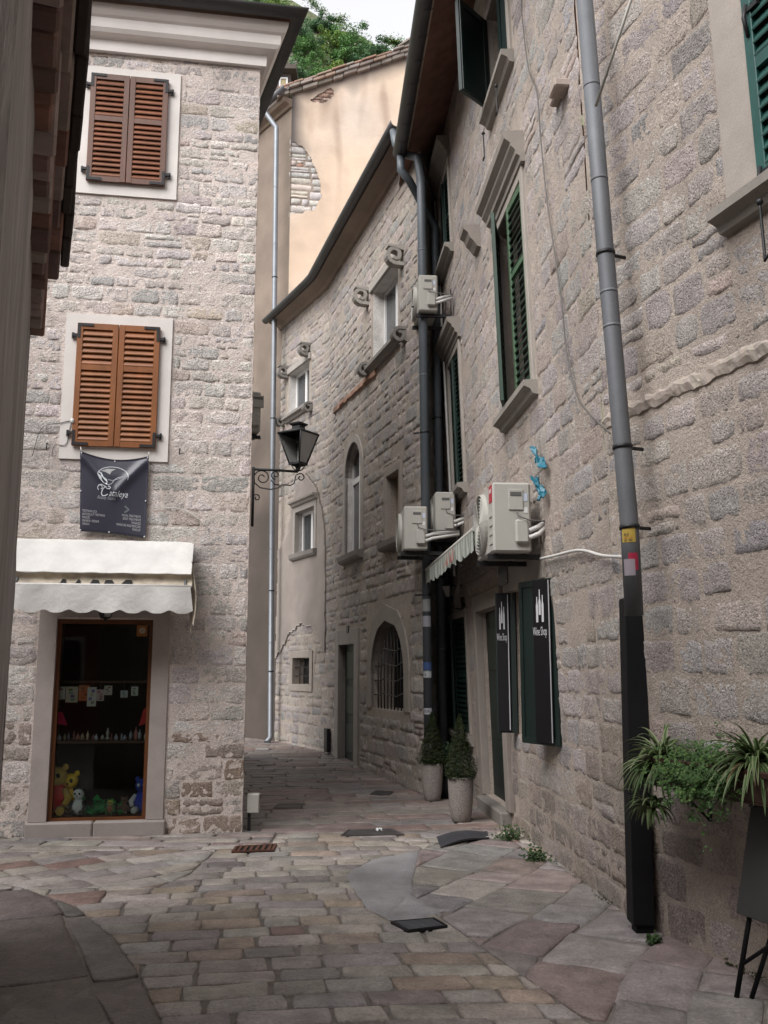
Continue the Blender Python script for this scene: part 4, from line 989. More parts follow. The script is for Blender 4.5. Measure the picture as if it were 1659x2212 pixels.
class Sub:                                                      # the gable, set back behind its plaster
    def __init__(s, w, o): s.w = w; s.o = o
    def P(s, u, z, o=0): return s.w.P(u, z, o + s.o)
sb = Sub(WP, -.03)
a = (-.0, max(p[0] for p in hole) + .1, min(p[1] for p in hole) - .1, max(p[1] for p in hole) + .1)
STH = dict(pal=[(.55, .53, .50), (.50, .48, .46), (.57, .52, .46), (.44, .43, .42), (.36, .22, .16)], wt=[4, 3, 3, 2, .8], h=lambda z: (.12, .22), w=lambda z: (.14, .5), gap=.018, zj=.01, grid=.05, proud=.012, rough=.008, tilt=.008, edge=.012, nf=11, split=.2, miss=0)
masonry('bare_stone_patch', sb, a[0], a[1], a[2], a[3], [], [], STH, ph, (.30, .25, .21), 71)
a = (min(p[0] for p in hole2) - .1, max(p[0] for p in hole2) + .1, min(p[1] for p in hole2) - .1, max(p[1] for p in hole2) + .1)
masonry('bare_brick_patch', sb, a[0], a[1], a[2], a[3], [], [], dict(STH, pal=[(.32, .21, .165), (.3, .2, .16), (.34, .27, .22)], wt=None, h=lambda z: (.08, .12), w=lambda z: (.2, .4)), ph, (.16, .11, .09), 72)
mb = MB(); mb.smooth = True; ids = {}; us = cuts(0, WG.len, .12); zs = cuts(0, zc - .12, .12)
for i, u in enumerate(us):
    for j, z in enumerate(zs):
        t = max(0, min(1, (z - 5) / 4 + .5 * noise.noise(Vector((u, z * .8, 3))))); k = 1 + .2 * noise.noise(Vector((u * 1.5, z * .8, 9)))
        c = Vector((.07, .055, .046)).lerp(Vector((.19, .15, .12)), t) * k  # browner low down, with the lane's shade painted in
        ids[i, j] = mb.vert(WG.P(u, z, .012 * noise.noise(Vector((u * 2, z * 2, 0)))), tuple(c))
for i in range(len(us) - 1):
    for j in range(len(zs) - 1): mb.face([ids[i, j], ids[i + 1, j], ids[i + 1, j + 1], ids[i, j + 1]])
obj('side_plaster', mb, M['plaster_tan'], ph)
mb = MB(); mb.col = (.2, .155, .12); mould(mb, WG, -.02, WG.len, zc - .32, [(0, 0), (.05, .0), (.09, .05), (.2, .1), (.24, .16), (.24, .2), (0, .2)]); obj('eaves_moulding', mb, M['plaster_tan'], ph)
mb = MB(); rr = random.Random(12)                              # verge tiles: stepped mortar-bedded courses along the sloping edge
for lay, (o, dz, th, pal) in enumerate(((.10, .0, .10, [(.21, .19, .165), (.25, .22, .19)]), (.15, .11, .08, [(.27, .235, .205), (.24, .21, .19), (.3, .22, .175)]), (.17, .20, .05, [(.30, .19, .14), (.27, .21, .17), (.29, .255, .22)]))):
    u = -.35
    while u < ue + 1.6:
        w = rr.uniform(.18, .4); mb.col = jit(rr.choice(pal), .15, rr); j = rr.uniform(-.015, .015)
        f = lambda a, b, c: WP.P(a, zc + slope * a + b, c) if a > 0 else WP.P(0, zc + slope * a + b, c) + Vector((WP.p[1] - WP.p[0]).normalized().to_tuple() + (0,)) * a
        mb.bbox(f, u, u + w - .01, dz + j, dz + th + j, -.3, o + rr.uniform(-.02, .02), .012); u += w
obj('verge_tiles', mb, M['tile'], ph)
mb = MB(); mb.col = (.22, .12, .085); n_ = WP.n[0]
q = [WP.P(-.3, zc - .3 * slope + .2, .0), WP.P(WP.len, zc + slope * WP.len + .2, 0)]
bk = Vector((-n_.x * 7, -n_.y * 7, 0))
for dz in (0, -.1): mb.poly([q[0] + Vector((0, 0, dz)), q[1] + Vector((0, 0, dz)), q[1] + bk + Vector((0, 0, dz)), q[0] + bk + Vector((0, 0, dz))])
obj('roof', mb, M['tile'], ph)
mb = MB(); mb.smooth = True
u0 = WG.P(-.3, 0, .3); mb.sweep([tuple(WG.P(u, 0)[:2]) for u in (-.25, WG.len)], gutter_prof(.32, zc - .02, .085), -1); obj('gutter', mb, M['zinc'], ph)
# ================================================================== things on and around the shop house
def ribbon(mb, T, pts, w, c):
    for i in range(len(pts) - 1):
        a, b = Vector(pts[i]), Vector(pts[i + 1]); d = (b - a)
        if d.length < 1e-6: continue
        n = Vector((-d.y, d.x)).normalized() * w / 2; e = d.normalized() * w * .2
        mb.poly([T(*(a - e + n), c), T(*(b + e + n), c), T(*(b + e - n), c), T(*(a - e - n), c)])
M['banner'] = mat('dark_blue_vinyl', (.035, .036, .055), .38, .1, 3, .05, 12, .004)
M['print'] = mat('printed_colour', (1, 1, 1), .5, .04, 6, 0, tint=True)
bTL, bTR, bBR, bBL = [WA.hit(*p, .05) for p in ((174, 975), (322, 986), (314, 1163), (173, 1148))]
def bsurf(s, t, c=0):                                       # s to the right, t downwards, both 0..1
    sag = .055 * sin(pi * s) * (1 - t) ** 3 - .012 * sin(pi * s) * t ** 3
    u = lerp(lerp(bTL[0], bTR[0], s), lerp(bBL[0], bBR[0], s), t); z = lerp(lerp(bTL[1], bTR[1], s), lerp(bBL[1], bBR[1], s), t) - sag
    fold = .030 * math.exp(-((t - (.05 + .45 * (1 - abs(2 * s - 1)) ** 1.3)) / .07) ** 2) + .012 * sin(5 * s + 2 * t) * t + .028 * max(0, 1 - t * 4) * -sin(pi * s)
    return WA.P(u, z, .055 + fold + c)
ban = thing('banner', 'dark blue beauty studio banner hanging under the lower brown shutters', 'banner', WA.P((bBL[0] + bBR[0]) / 2, bBL[1], .05))
mb = MB(); mb.smooth = True; n = 28; ids = [[mb.vert(bsurf(i / n, j / n)) for i in range(n + 1)] for j in range(n + 1)]; id2 = [[mb.vert(bsurf(i / n, j / n, -.004)) for i in range(n + 1)] for j in range(n + 1)]
for j in range(n):
    for i in range(n): mb.face([ids[j][i], ids[j][i + 1], ids[j + 1][i + 1], ids[j + 1][i]]); mb.face([id2[j][i], id2[j + 1][i], id2[j + 1][i + 1], id2[j][i + 1]])
for k in range(n):
    for a, b in (((0, k), (0, k + 1)), ((n, k), (n, k + 1)), ((k, 0), (k + 1, 0)), ((k, n), (k + 1, n))): mb.face([ids[a[0]][a[1]], ids[b[0]][b[1]], id2[b[0]][b[1]], id2[a[0]][a[1]]])
obj('sheet', mb, M['banner'], ban)
BT = lambda a, b, c: bsurf(a, -b, c)                       # text space: a right, b up (t = -b)
mb = MB(); mb.col = (.62, .66, .70)
put_text(mb, BT, 'ataleya', .425, -.525, .115, shear=.4, c=.004, sx=.88)
ribbon(mb, BT, [(.30 + .045 * cos(a) * (1 - k / 30), -.425 - .04 * sin(a) * (1 - k / 30)) for k, a in enumerate([2.2 + i * .33 for i in range(17)])], .009, .004)
ribbon(mb, BT, [(.275, -.395), (.31, -.385), (.36, -.40), (.40, -.435), (.44, -.435), (.455, -.415), (.43, -.40), (.37, -.41), (.33, -.45), (.315, -.50), (.33, -.53), (.37, -.525), (.41, -.505)], .012, .004)
obj('studio_name', mb, M['print'], ban)
mb = MB(); mb.col = (.30, .31, .34); put_text(mb, BT, 'Beauty Studio', .25, -.572, .062, shear=.5, c=.004, sx=.80); obj('studio_subtitle', mb, M['print'], ban)
mb = MB(); mb.col = (.55, .60, .63)
cc = (.485, -.265); rx, ry = .225, .145
ribbon(mb, BT, [(cc[0] + rx * cos(a), cc[1] + ry * sin(a)) for a in [-.25 + (pi + .2) * k / 24 for k in range(25)]], .009, .004)
for pl in ([(.27, -.21), (.315, -.225), (.345, -.28), (.395, -.31), (.405, -.345), (.40, -.385), (.34, -.36), (.285, -.31), (.262, -.26)], [(.30, -.20), (.39, -.155), (.52, -.15), (.46, -.185), (.435, -.235), (.38, -.21)]):
    mb.col = (.62, .68, .70) if pl[0][0] < .28 else (.36, .36, .37); mb.poly([BT(a, b, .004) for a, b in pl])
mb.col = (.55, .58, .64); ribbon(mb, BT, [(.40, -.385), (.46, -.365), (.50, -.31), (.55, -.27), (.62, -.255)], .008, .0045); ribbon(mb, BT, [(.41, -.31), (.47, -.315), (.52, -.30), (.60, -.275)], .006, .0045)
obj('logo', mb, M['print'], ban)
mb = MB(); mb.col = (.13, .15, .17); ribbon(mb, BT, [(.67, -.635), (.73, -.675), (.67, -.715)], .022, .004); obj('arrow', mb, M['print'], ban)
mb = MB(); mb.col = (.42, .42, .44)
for k, tx in enumerate(('TRETMANI LICA', 'ANTICELULIT TRETMANI', 'MASAŽE', 'MANIKIR I PEDIKIR', 'ŠMINKA')): put_text(mb, BT, tx, .035, -.755 - .041 * k, .042, c=.004, sx=.72)
for k, tx in enumerate(('FACIAL TREATMENTS', 'BODY TREATMENTS', 'MASSAGES', 'MANICURE AND PEDICURE', 'MAKE-UP')): put_text(mb, BT, tx, .92, -.765 - .041 * k, .042, 'RIGHT', c=.004, sx=.72)
obj('price_list', mb, M['print'], ban)
for s, t in ((.01, .5), (.98, .55), (.01, .985), (.985, .985), (.44, .985), (.02, .02), (.985, .02), (.5, .03)):
    mb = MB(); mb.col = (.6, .6, .62); mb.ball(bsurf(s, t, .003), .009, 6); obj('eyelet', mb, M['print'], ban)
for s in (.02, .985):
    mb = MB(); p = bsurf(s, .02, .004); mb.tube([p, p + Vector((.012 if s > .5 else -.012, 0, .06))], .006, 5); obj('cord', mb, M['cable_white'], ban)

# awning: folded canopy, dirty fold, front bar with scalloped valance
aw = thing('awning', 'white folding canvas awning with a scalloped edge over the shop window', 'awning', WA.P(WA.hit(214, 1200)[0], 2.2, 0))
ul = WA.hit(22, 1250, .3)[0]; ur = WA.hit(414, 1240, .4)[0]
z0 = WA.hit(214, 1168, .06)[1]; z1_ = WA.hit(214, 1180, .16)[1]; z2 = WA.hit(214, 1237, .52)[1]; z3 = WA.hit(214, 1252, .44)[1]; z4 = WA.hit(214, 1264, .58)[1]; z5 = WA.hit(214, 1322, .58)[1]
def grid(mb, f, nu, nv):
    ids = [[mb.vert(f(i / nu, j / nv)) for i in range(nu + 1)] for j in range(nv + 1)]
    for j in range(nv):
        for i in range(nu): mb.face([ids[j][i], ids[j][i + 1], ids[j + 1][i + 1], ids[j + 1][i]])
def wob(u, v, a): return a * noise.noise(Vector((u * 3, v * 3, 5)))
mb = MB(); mb.smooth = True
prf = [(.05, z0 - .03), (.055, z0), (.10, z0 + .005), (.17, z1_), (.35, lerp(z1_, z2, .5)), (.52, z2)]
def pint(v):
    x = v * (len(prf) - 1); i = min(int(x), len(prf) - 2); return lerp(prf[i][0], prf[i + 1][0], x - i), lerp(prf[i][1], prf[i + 1][1], x - i)
def cano(s, v, d=0):
    o, z = pint(v); e = max(0, (s - .96) / .04); return WA.P(lerp(ul, ur, s), z - .03 * e * e * (1 - v) + wob(s * 4, v, .008) - d, o - d * .3)
grid(mb, cano, 40, 12); grid(mb, lambda s, v: cano(s, v, .006), 40, 12); obj('canopy', mb, M['canvas'], aw)
mb = MB(); mb.smooth = True
def fold(s, v):
    u = lerp(ul, ur + .012, s); z = lerp(z2, z4, v); o = lerp(.52, .57, v) - .07 * sin(pi * v) + .018 * noise.noise(Vector((s * 16, v * 3, 2))) * sin(pi * v); return WA.P(u, z + .008 * noise.noise(Vector((s * 9, v * 5, 7))) * sin(pi * v), o)
grid(mb, fold, 50, 8); obj('fold', mb, M['dirty_canvas'], aw)
mb = MB(); mb.tube([WA.P(ul, z4, .575), WA.P(ur + .015, z4, .575)], .014, 8); obj('front_bar', mb, M['canvas'], aw)
mb = MB(); mb.smooth = True
def val(s, v, d=0):
    u = lerp(ul - .005, ur + .03 * v, s); sc = .5 + .5 * cos(2 * pi * (s * 7.6 + .35)); zb = z5 + .028 * sc ** 2 * 1.1 - .01
    return WA.P(u, lerp(z4 - .005, zb, v), .588 + d + .03 * v * sin(s * 24) * (.3 + abs(s - .5)) + .012 * v * noise.noise(Vector((s * 8, v, 3))))
grid(mb, val, 96, 10); grid(mb, lambda s, v: val(s, v, -.004), 96, 10); obj('valance', mb, M['canvas'], aw)
mb = MB(); mb.smooth = True                               # side flap hanging at the right end
def flap(s, v): 
    o = lerp(.58, .36, s); zt = lerp(z4, lerp(z2, z1_, .55), s); zb = [z5 - .12, z5 - .10, z5 - .19, z5 - .13, z5 + .02][min(4, int(s * 4.99))]
    return WA.P(ur - .01 + .06 * (1 - s) + .01 * sin(v * 4), lerp(zt, zb, v), o)
grid(mb, flap, 14, 8); obj('side_flap', mb, M['dirty_canvas'], aw)
mb = MB()                                                  # tops of the old lettering showing in the fold
mb.col = (.012, .012, .012)
for a, b, c, d in ((.292, .300, .318, .326), (.372, .384, .396, .403), (.452, .462, .492, .508), (.527, .530, .566, .586), (.615, .640, .672, .680)):
    mb.poly([fold(a, .97) + WA_n for WA_n in [Vector((0, -.012, .004))]] + [fold(b, .55) + Vector((0, -.018, .004)), fold(c, .55) + Vector((0, -.018, .004)), fold(d, .97) + Vector((0, -.012, .004))])
obj('letter_tops', mb, M['print'], aw)
for s in (.06, .97):
    mb = MB(); u = lerp(ul, ur, s); mb.tube([WA.P(u, z0 - .1, .02), WA.P(u, z0 - .3, .3), WA.P(u, z4, .565)], .012, 6); obj('folding_arm', mb, M['zinc'], aw)

# small lantern under the awning
def lantern(root, T, s, glass=True):
    """hexagonal carriage lantern, base of the glass at T(0,0,0), size s"""
    n = 4; a0 = 0.0
    rt, rb = .22 * s, .095 * s; H = .33 * s
    mb = MB()
    top = [(rt * cos(a0 + 2 * pi * k / n), rt * sin(a0 + 2 * pi * k / n)) for k in range(n)]; bot = [(rb * cos(a0 + 2 * pi * k / n), rb * sin(a0 + 2 * pi * k / n)) for k in range(n)]
    for k in range(n):
        k2 = (k + 1) % n
        mb.tube([T(*bot[k], 0), T(*top[k], H)], .009 * s, 6); mb.tube([T(*top[k], H), T(*top[k2], H)], .012 * s, 6); mb.tube([T(*bot[k], 0), T(*bot[k2], 0)], .011 * s, 6)
    obj('lantern_frame', mb, M['iron'], root)
    mb = MB(); mb.smooth = False
    prof = [(rt * 1.06, H), (rt * 1.02, H + .012 * s), (.075 * s, H + .05 * s), (.07 * s, H + .085 * s), (.10 * s, H + .10 * s), (.105 * s, H + .115 * s), (.06 * s, H + .13 * s), (.0, H + .14 * s)]
    rg = [[mb.vert(T(r * cos(a0 + 2 * pi * k / n), r * sin(a0 + 2 * pi * k / n), z)) for k in range(n)] for r, z in prof[:-1]]
    for a, b in zip(rg, rg[1:]):
        for k in range(n): mb.face([a[k], a[(k + 1) % n], b[(k + 1) % n], b[k]], sm=False)
    mb.face(rg[-1]); obj('lantern_cap', mb, M['iron'], root)
    mb = MB(); rg = [[mb.vert(T(r * cos(a0 + 2 * pi * k / n), r * sin(a0 + 2 * pi * k / n), z)) for k in range(n)] for r, z in ((rb * 1.08, .012 * s), (rb * 1.12, -.014 * s), (.03 * s, -.035 * s), (.018 * s, -.08 * s))]
    for a, b in zip(rg, rg[1:]):
        for k in range(n): mb.face([a[k], a[(k + 1) % n], b[(k + 1) % n], b[k]], sm=False)
    mb.face(rg[0][::-1]); mb.face(rg[-1]); obj('lantern_foot', mb, M['iron'], root)
    mb = MB(); mb.box(lambda a, b, c: T(a, b, c), -.03 * s, .03 * s, -.03 * s, .03 * s, H * .72, H); obj('lamp_holder', mb, M['iron'], root)
    for k in range(n):
        if k == 2: continue                                # one pane is missing
        k2 = (k + 1) % n; mb = MB(); mb.poly([T(bot[k][0] * .97, bot[k][1] * .97, .01 * s), T(bot[k2][0] * .97, bot[k2][1] * .97, .01 * s), T(top[k2][0] * .97, top[k2][1] * .97, H - .01 * s), T(top[k][0] * .97, top[k][1] * .97, H - .01 * s)])
        obj('lantern_pane', mb, M['frost'], root)
u, z = WA.hit(228, 1334, .3); p = WA.P(u, z, .3)
sl = thing('small_lantern', 'small black lantern hanging beneath the white awning', 'lantern', p)
lantern(sl, lambda a, b, c: p + Vector((a, b, c)), .5)
mb = MB(); mb.tube([p + Vector((0, 0, .3)), p + Vector((0, 0, .36)), WA.P(u, z + .38, .15), WA.P(u, z + .38, .0)], .008, 6); obj('lantern_arm', mb, M['iron'], sl)

# street lamp on a scrolled bracket at the corner
D = 9.93; pa_ = atY(540, 1012, 9.9); ax = d1.to_3d()
lp = atY(641, 1009, 9.98); Lb = (Vector((lp.x, lp.y)) - Vector((C1.x, C1.y))).length
wlm = thing('wall_lamp', 'black iron lantern with a missing pane on a scrolled bracket at the house corner', 'street lamp', (C1.x, C1.y, pa_.z - .9))
base = Vector((C1.x + .01, C1.y + .03, pa_.z))
BK = lambda a, b: base + ax * a + Vector((0, 0, b))
mb = MB(); mb.tube([BK(.015, .02), BK(.015, -.62)], .016, 6); mb.tube([BK(0, .0), BK(Lb * .5, -.002), BK(Lb, -.012)], .015, 7); obj('bracket_arm', mb, M['iron'], wlm)
def spiral(cx, cy, r0, r1, a0, a1, n=26): return [BK(cx + lerp(r0, r1, k / n) * cos(lerp(a0, a1, k / n)), cy + lerp(r0, r1, k / n) * sin(lerp(a0, a1, k / n))) for k in range(n + 1)]
for pts in (spiral(.11, -.09, .085, .02, pi * .9, -pi * 1.9), spiral(.25, -.055, .05, .014, pi * 1.5, -pi * .9),
            [BK(.02, -.08), BK(.03, -.15), BK(.09, -.20), BK(.2, -.215), BK(.28, -.195), BK(.32, -.16), BK(.41, -.165), BK(.45, -.14), BK(Lb - .02, -.05), BK(Lb + .02, -.03)], spiral(Lb + .03, -.075, .045, .014, pi * .6, -pi * 1.4), spiral(.055, -.31, .038, .012, pi * .8, -pi * 1.3), [BK(.2, -.11), BK(.24, -.16), BK(.30, -.165)]):
    mb = MB(); mb.tube(pts, .007, 5); obj('bracket_scroll', mb, M['iron'], wlm)
q = BK(Lb, .075); ang = radians(12)
lantern(wlm, lambda a, b, c: q + Vector((a * cos(ang) - b * sin(ang), a * sin(ang) + b * cos(ang), c)), 1.0)
mb = MB()
for k in range(4): mb.tube([q + Vector((.09 * cos(k * pi / 2 + .4), .09 * sin(k * pi / 2 + .4), 0)), q + Vector((.05 * cos(k * pi / 2 + .4), .05 * sin(k * pi / 2 + .4), -.06)), BK(Lb, -.01)], .006, 5)
obj('lantern_cradle', mb, M['iron'], wlm)

# air conditioners
def ac_unit(label, pos, ang, L=.78, Dp=.29, H=.56, group='air conditioner outdoor units on the house walls', side=-1, red=False, cable=True, wall_gap=.12):
    """local: x along the wall (service side at x = side*L/2), y out of the wall, z up; origin at the wall below the unit"""
    t = thing('air_conditioner', label, 'air conditioner', pos, group); t.rotation_euler = (0, 0, ang); ORG[t.name] = Vector((0, 0, 0))
    I = lambda a, b, c: Vector((a, b, c)); y0, y1 = wall_gap, wall_gap + Dp
    mb = MB(); mb.bbox(I, -L / 2, L / 2, y0, y1, .05, .05 + H, .018); obj('casing', mb, M['ac'], t)
    sx = side * L / 2
    mb = MB(); mb.bbox(I, *sorted((sx, sx + side * .012)), y0 + .07, y0 + .2, .05 + H * .60, .05 + H * .90, .004); obj('service_cover', mb, M['ac'], t)
    mb = MB(); mb.bbox(I, *sorted((sx + side * .010, sx + side * .016)), y0 + .085, y0 + .185, .05 + H * .80, .05 + H * .86, .002); obj('hand_grip', mb, M['ac_dark'], t)
    mb = MB(); mb.bbox(I, *sorted((sx, sx + side * .05)), y0 + .03, y0 + .15, .05 + H * .12, .05 + H * .46, .016); obj('pipe_cover', mb, M['ac'], t)
    for k in range(2):
        mb = MB(); mb.col = (.45, .5, .6) if k else (.6, .6, .6); mb.box(I, *sorted((sx + side * .001, sx + side * .003)), y0 + .03, y0 + .065, .05 + H * (.56 + .17 * k), .05 + H * (.64 + .2 * k)); obj('label', mb, M['print'], t)
    mb = MB(); cx, cz, Rr = -side * L * .12, .05 + H * .5, H * .44; n = 36
    rg = [[mb.vert((cx + r * cos(2 * pi * k / n), y, cz + r * sin(2 * pi * k / n))) for k in range(n)] for r, y in ((Rr * 1.04, y1 - .002), (Rr * 1.04, y1 + .03), (Rr, y1 + .034))]
    for a, b in zip(rg, rg[1:]):
        for k in range(n): mb.face([a[k], a[(k + 1) % n], b[(k + 1) % n], b[k]])
    for r in [Rr * k / 9 for k in range(1, 10)]: mb.tube([(cx + r * cos(2 * pi * k / n), y1 + .035, cz + r * sin(2 * pi * k / n)) for k in range(n + 1)], .0045, 4, cap=False)
    for k in range(6): mb.tube([(cx, y1 + .033, cz), (cx + Rr * cos(k * pi / 3), y1 + .033, cz + Rr * sin(k * pi / 3))], .006, 4)
    f = obj('fan_grille', mb, M['ac'], t)
    mb = MB(); mb.prism(lambda a, b, c: Vector((a, c, b)), [(cx + Rr * cos(2 * pi * k / n), cz + Rr * sin(2 * pi * k / n)) for k in range(n)], y1 + .0005, y1 + .006); obj('painted_fan_recess', mb, M['ac_dark'], f)  # dark disc on the casing, painted as the shaded fan hollow
    if red:
        mb = MB(); mb.col = (.35, .012, .03); mb.box(I, *sorted((sx - side * .02, sx - side * .16)), y1 + .0005, y1 + .003, .05 + H * .72, .05 + H * .97); mb.col = (.6, .5, .5)
        for q_ in range(4): mb.box(I, *sorted((sx - side * (.045 + q_ * .025), sx - side * (.058 + q_ * .025))), y1 + .0035, y1 + .005, .05 + H * .86, .05 + H * .92)
        obj('red_label', mb, M['print'], t)
        for q_ in range(4):
            mb = MB(); mb.bbox(I, *sorted((sx - side * .03, sx - side * .15)), y1 - .001, y1 + .008, .05 + H * (.12 + .13 * q_), .05 + H * (.17 + .13 * q_), .003); obj('vent_slot', mb, M['ac'], t)
    for s in (-1, 1):
        mb = MB(); x = s * L * .34
        mb.box(I, x - .02, x + .02, .0, y1 + .03, 0, .006); mb.box(I, x - .02, x - .014, .0, y1 + .03, .006, .045); mb.box(I, x - .02, x + .02, -.0, .008, .046, .42); mb.box(I, x - .014, x + .02, y0 + .03, y0 + .07, .007, .0505); mb.box(I, x - .014, x + .02, y1 - .07, y1 - .03, .007, .0505)
        obj('wall_bracket', mb, M['iron'], t)
    if cable:
        mb = MB(); mb.tube([(sx + side * .014, y0 + .13, .05 + H * .58), (sx + side * .05, y0 + .12, .05 + H * .5), (sx + side * .07, y0 + .03, .05 + H * .44), (sx + side * .06, .03, .05 + H * .43), (sx + side * .03, .0, .05 + H * .45)], .007, 6); obj('power_cable', mb, M['cable_grey'], t)
        for k in range(2):
            mb = MB(); mb.tube([(sx + side * .03, y0 + .03, .05 + H * (.2 + .1 * k)), (sx + side * .03, y0 - .06, .05 + H * (.26 + .1 * k)), (sx + side * .02, .0, .05 + H * (.36 + .06 * k))], .022, 7); obj('coolant_pipe', mb, M['cable_white'], t)
    return t
dF = (WF.p[1] - WF.p[0]).normalized(); aF = math.atan2(dF.y, dF.x)
def ac_at(px_right, py_bot, Dd, L, gap):
    """root position so that the near service side's back edge is seen at this pixel"""
    p = atY(px_right, py_bot, Dd); n = WF.n[0]
    return Vector((p.x, p.y, p.z - .05)) + dF.to_3d() * (L / 2) - n.to_3d() * gap
n3 = WF.n[0]
uD, zD = WF.hit(1149, 1193, .12)
pD = WF.P(uD + .40, zD - .05, 0)
ac_unit('large air conditioner with a red label above the wine shop window', pD, aF, .80, .34, .62, red=True)
ac_unit('air conditioner bolted up beside the pipes, right one of the low pair', ac_at(985, 1156, 12.4, .78, .2), aF, .78, .27, .58, wall_gap=.2)
ac_unit('air conditioner with a white cable, left one of the low pair', ac_at(924, 1188, 11.9, .78, .4), aF, .78, .30, .56, wall_gap=.4)
ac_unit('air conditioner high up beside the drainpipes under the eaves', ac_at(946, 672, 12.3, .70, .2), aF, .70, .26, .52, wall_gap=.2)
aS = math.atan2(-ds.y, -ds.x)
pS = atY(541, 931, 10.5); ac_unit('air conditioner peeping out behind the pale corner of the shop house', (pS.x - .20, pS.y + .35, pS.z - .05), aS, .75, .17, .48, side=1, cable=False, wall_gap=.02)
# vent hood and meter box further along the side
def small_box(name, label, cat, wl, u, z, w, h, d, m, group=None, parts=True, o=0.0):
    t = thing(name, label, cat, wl.P(u, z, o), group); mb = MB(); T = wl.T(u, z, o); mb.bbox(T, -w / 2, w / 2, 0, h, 0, d, .006); obj('box_body', mb, m, t)
    mb = MB(); mb.bbox(T, -w / 2 + .012, w / 2 - .012, .012, h - .012, d, d + .006, .003); obj('box_cover', mb, m, t); return t
u_ = .55; pz_ = atY(535, 1370, 10.4).z; small_box('meter_box', 'slim white meter box on the hidden side of the shop house', 'meter box', WS, u_, pz_, .3, .42, .06, M['ac'])
t = thing('vent_grille', 'narrow pale vent grille high on the hidden side of the shop house', 'vent', WS.P(.7, atY(550, 720, 10.5).z, 0)); T = WS.T(.7, atY(550, 720, 10.5).z)
mb = MB(); frame_rect(mb, T, -.15, .15, 0, .42, .03, 0, .06); obj('vent_frame', mb, M['ac'], t); mb = MB()
for k in range(12): mb.box(T, -.12, .12, .03 + k * .03, .042 + k * .03, .01, .055)
obj('vent_slats', mb, M['ac'], t)
g_ = gnd(538, 1797); t = thing('cable_box', 'pale grey cable box on a short post at the house corner', 'cable box', (g_.x + .03, g_.y + .02, 0))
b0, b1 = atY(538, 1756, g_.y).z, atY(538, 1714, g_.y).z; I3 = lambda a, b, c: Vector((g_.x + .03 + a, g_.y + .02 + b, c))
mb = MB(); mb.bbox(I3, -.055, .07, -.05, .05, b0, b1, .008); obj('box_body', mb, M['ac'], t); mb = MB(); mb.bbox(I3, -.05, .065, -.058, -.05, b0 + .008, b1 - .008, .002); obj('box_cover', mb, M['ac'], t)
mb = MB(); mb.box(I3, -.05, -.02, -.02, .02, 0, b0); obj('post', mb, M['iron'], t)

# drainpipes
def pipe(label, pts, r, m, group='drainpipes', clamps=(), joints=(), nrm=None, collar=None):
    t = thing('drainpipe', label, 'drainpipe', (pts[-1][0], pts[-1][1], min(p[2] for p in pts)), group); mb = MB(); mb.tube(pts, r, 14); obj('pipe', mb, m, t)
    def at(z):
        for a, b in zip(pts, pts[1:]):
            a, b = Vector(a), Vector(b)
            if min(a.z, b.z) <= z <= max(a.z, b.z) and abs(a.z - b.z) > .3: return a.lerp(b, (z - a.z) / (b.z - a.z)), (b - a).normalized()
        return None, None
    for z in joints:
        p, d = at(z)
        if p: mb = MB(); mb.tube([p - d * .010, p + d * .010], r * 1.02, 14); obj('joint_sleeve', mb, m, t)
    for z in clamps:
        p, d = at(z)
        if p:
            mb = MB(); mb.tube([p - d * .012, p + d * .012], r * 1.12, 14)
            if nrm is not None: mb.tube([p, p - nrm * .16], .012, 6)
            obj('pipe_clamp', mb, M['iron'], t)
    return t
V3 = lambda p: Vector((p[0], p[1], p[2]))
o_ = .11
pt = [WF.P(0.02, 12, 0)]
P0, P1, P2, P3 = [WF.P(*WF.hit(x, y, .10), .10) for x, y in ((1258, -60), (1308, 548), (1360, 1139), (1370, 1330))]
mp = pipe('grey drainpipe down the corner of the right house, its foot boxed in black', [P0, P1, P2, P3], .056, M['zinc'], clamps=[P1.z, P2.z, lerp(P1.z, P2.z, .72)], joints=[lerp(P0.z, P1.z, .42), lerp(P1.z, P2.z, .15), lerp(P1.z, P2.z, .28), lerp(P0.z, P1.z, .75)], nrm=Vector((-.9, -.4, 0)))
for q_ in mp.children:
    if q_.name.startswith('pipe') and 'clamp' not in q_.name: q_.data.materials[0] = M['zinc']
M['zinc_lower'] = M['grey_pipe']
pb0 = atY(1386, 2002, 6.22); pb1 = atY(1368, 1292, 6.20)
mb = MB(); SH = lambda a, b, c: Vector((lerp(pb0.x, pb1.x, c) + a, pb0.y + b, lerp(.06, pb1.z, c)))
mb.bbox(SH, -.068, .064, -.07, .09, 0.0, 1.0, .004); obj('cover', mb, M['black'], mp)
mb = MB(); mb.bbox(lambda a, b, c: Vector((pb0.x + a, pb0.y + b, c)), -.045, .06, -.05, .07, -.01, .075, .003); obj('cover_foot', mb, M['black'], mp)
def wrap(root, name, p, d, r, a0, a1, h, col, c=.0):        # a sticker bent round a pipe; returns a text map
    d = d.normalized(); x = Vector((1, 0, 0)); x = (x - d * x.dot(d)).normalized(); y = d.cross(x)
    f = lambda a, b, cc=0: p + d * b + (x * sin(a) - y * cos(a) * (1 if y.y > 0 else -1)) * (r + cc)
    mb = MB(); mb.smooth = True; mb.col = col; n = 8
    ids = [[mb.vert(f(lerp(a0, a1, i / n), b, .0015)) for i in range(n + 1)] for b in (0, h)]
    for i in range(n): mb.face([ids[0][i], ids[0][i + 1], ids[1][i + 1], ids[1][i]])
    return mb, f
dn_ = (P2 - P3); q0 = P2 + (P3 - P2) * .30
mb, f = wrap(mp, 'sticker', P2 + (P3 - P2) * .175, dn_, .056, -1.2, .35, .098, (.42, .30, .06))
Tt = lambda a, b, c: f(a, b, .003)
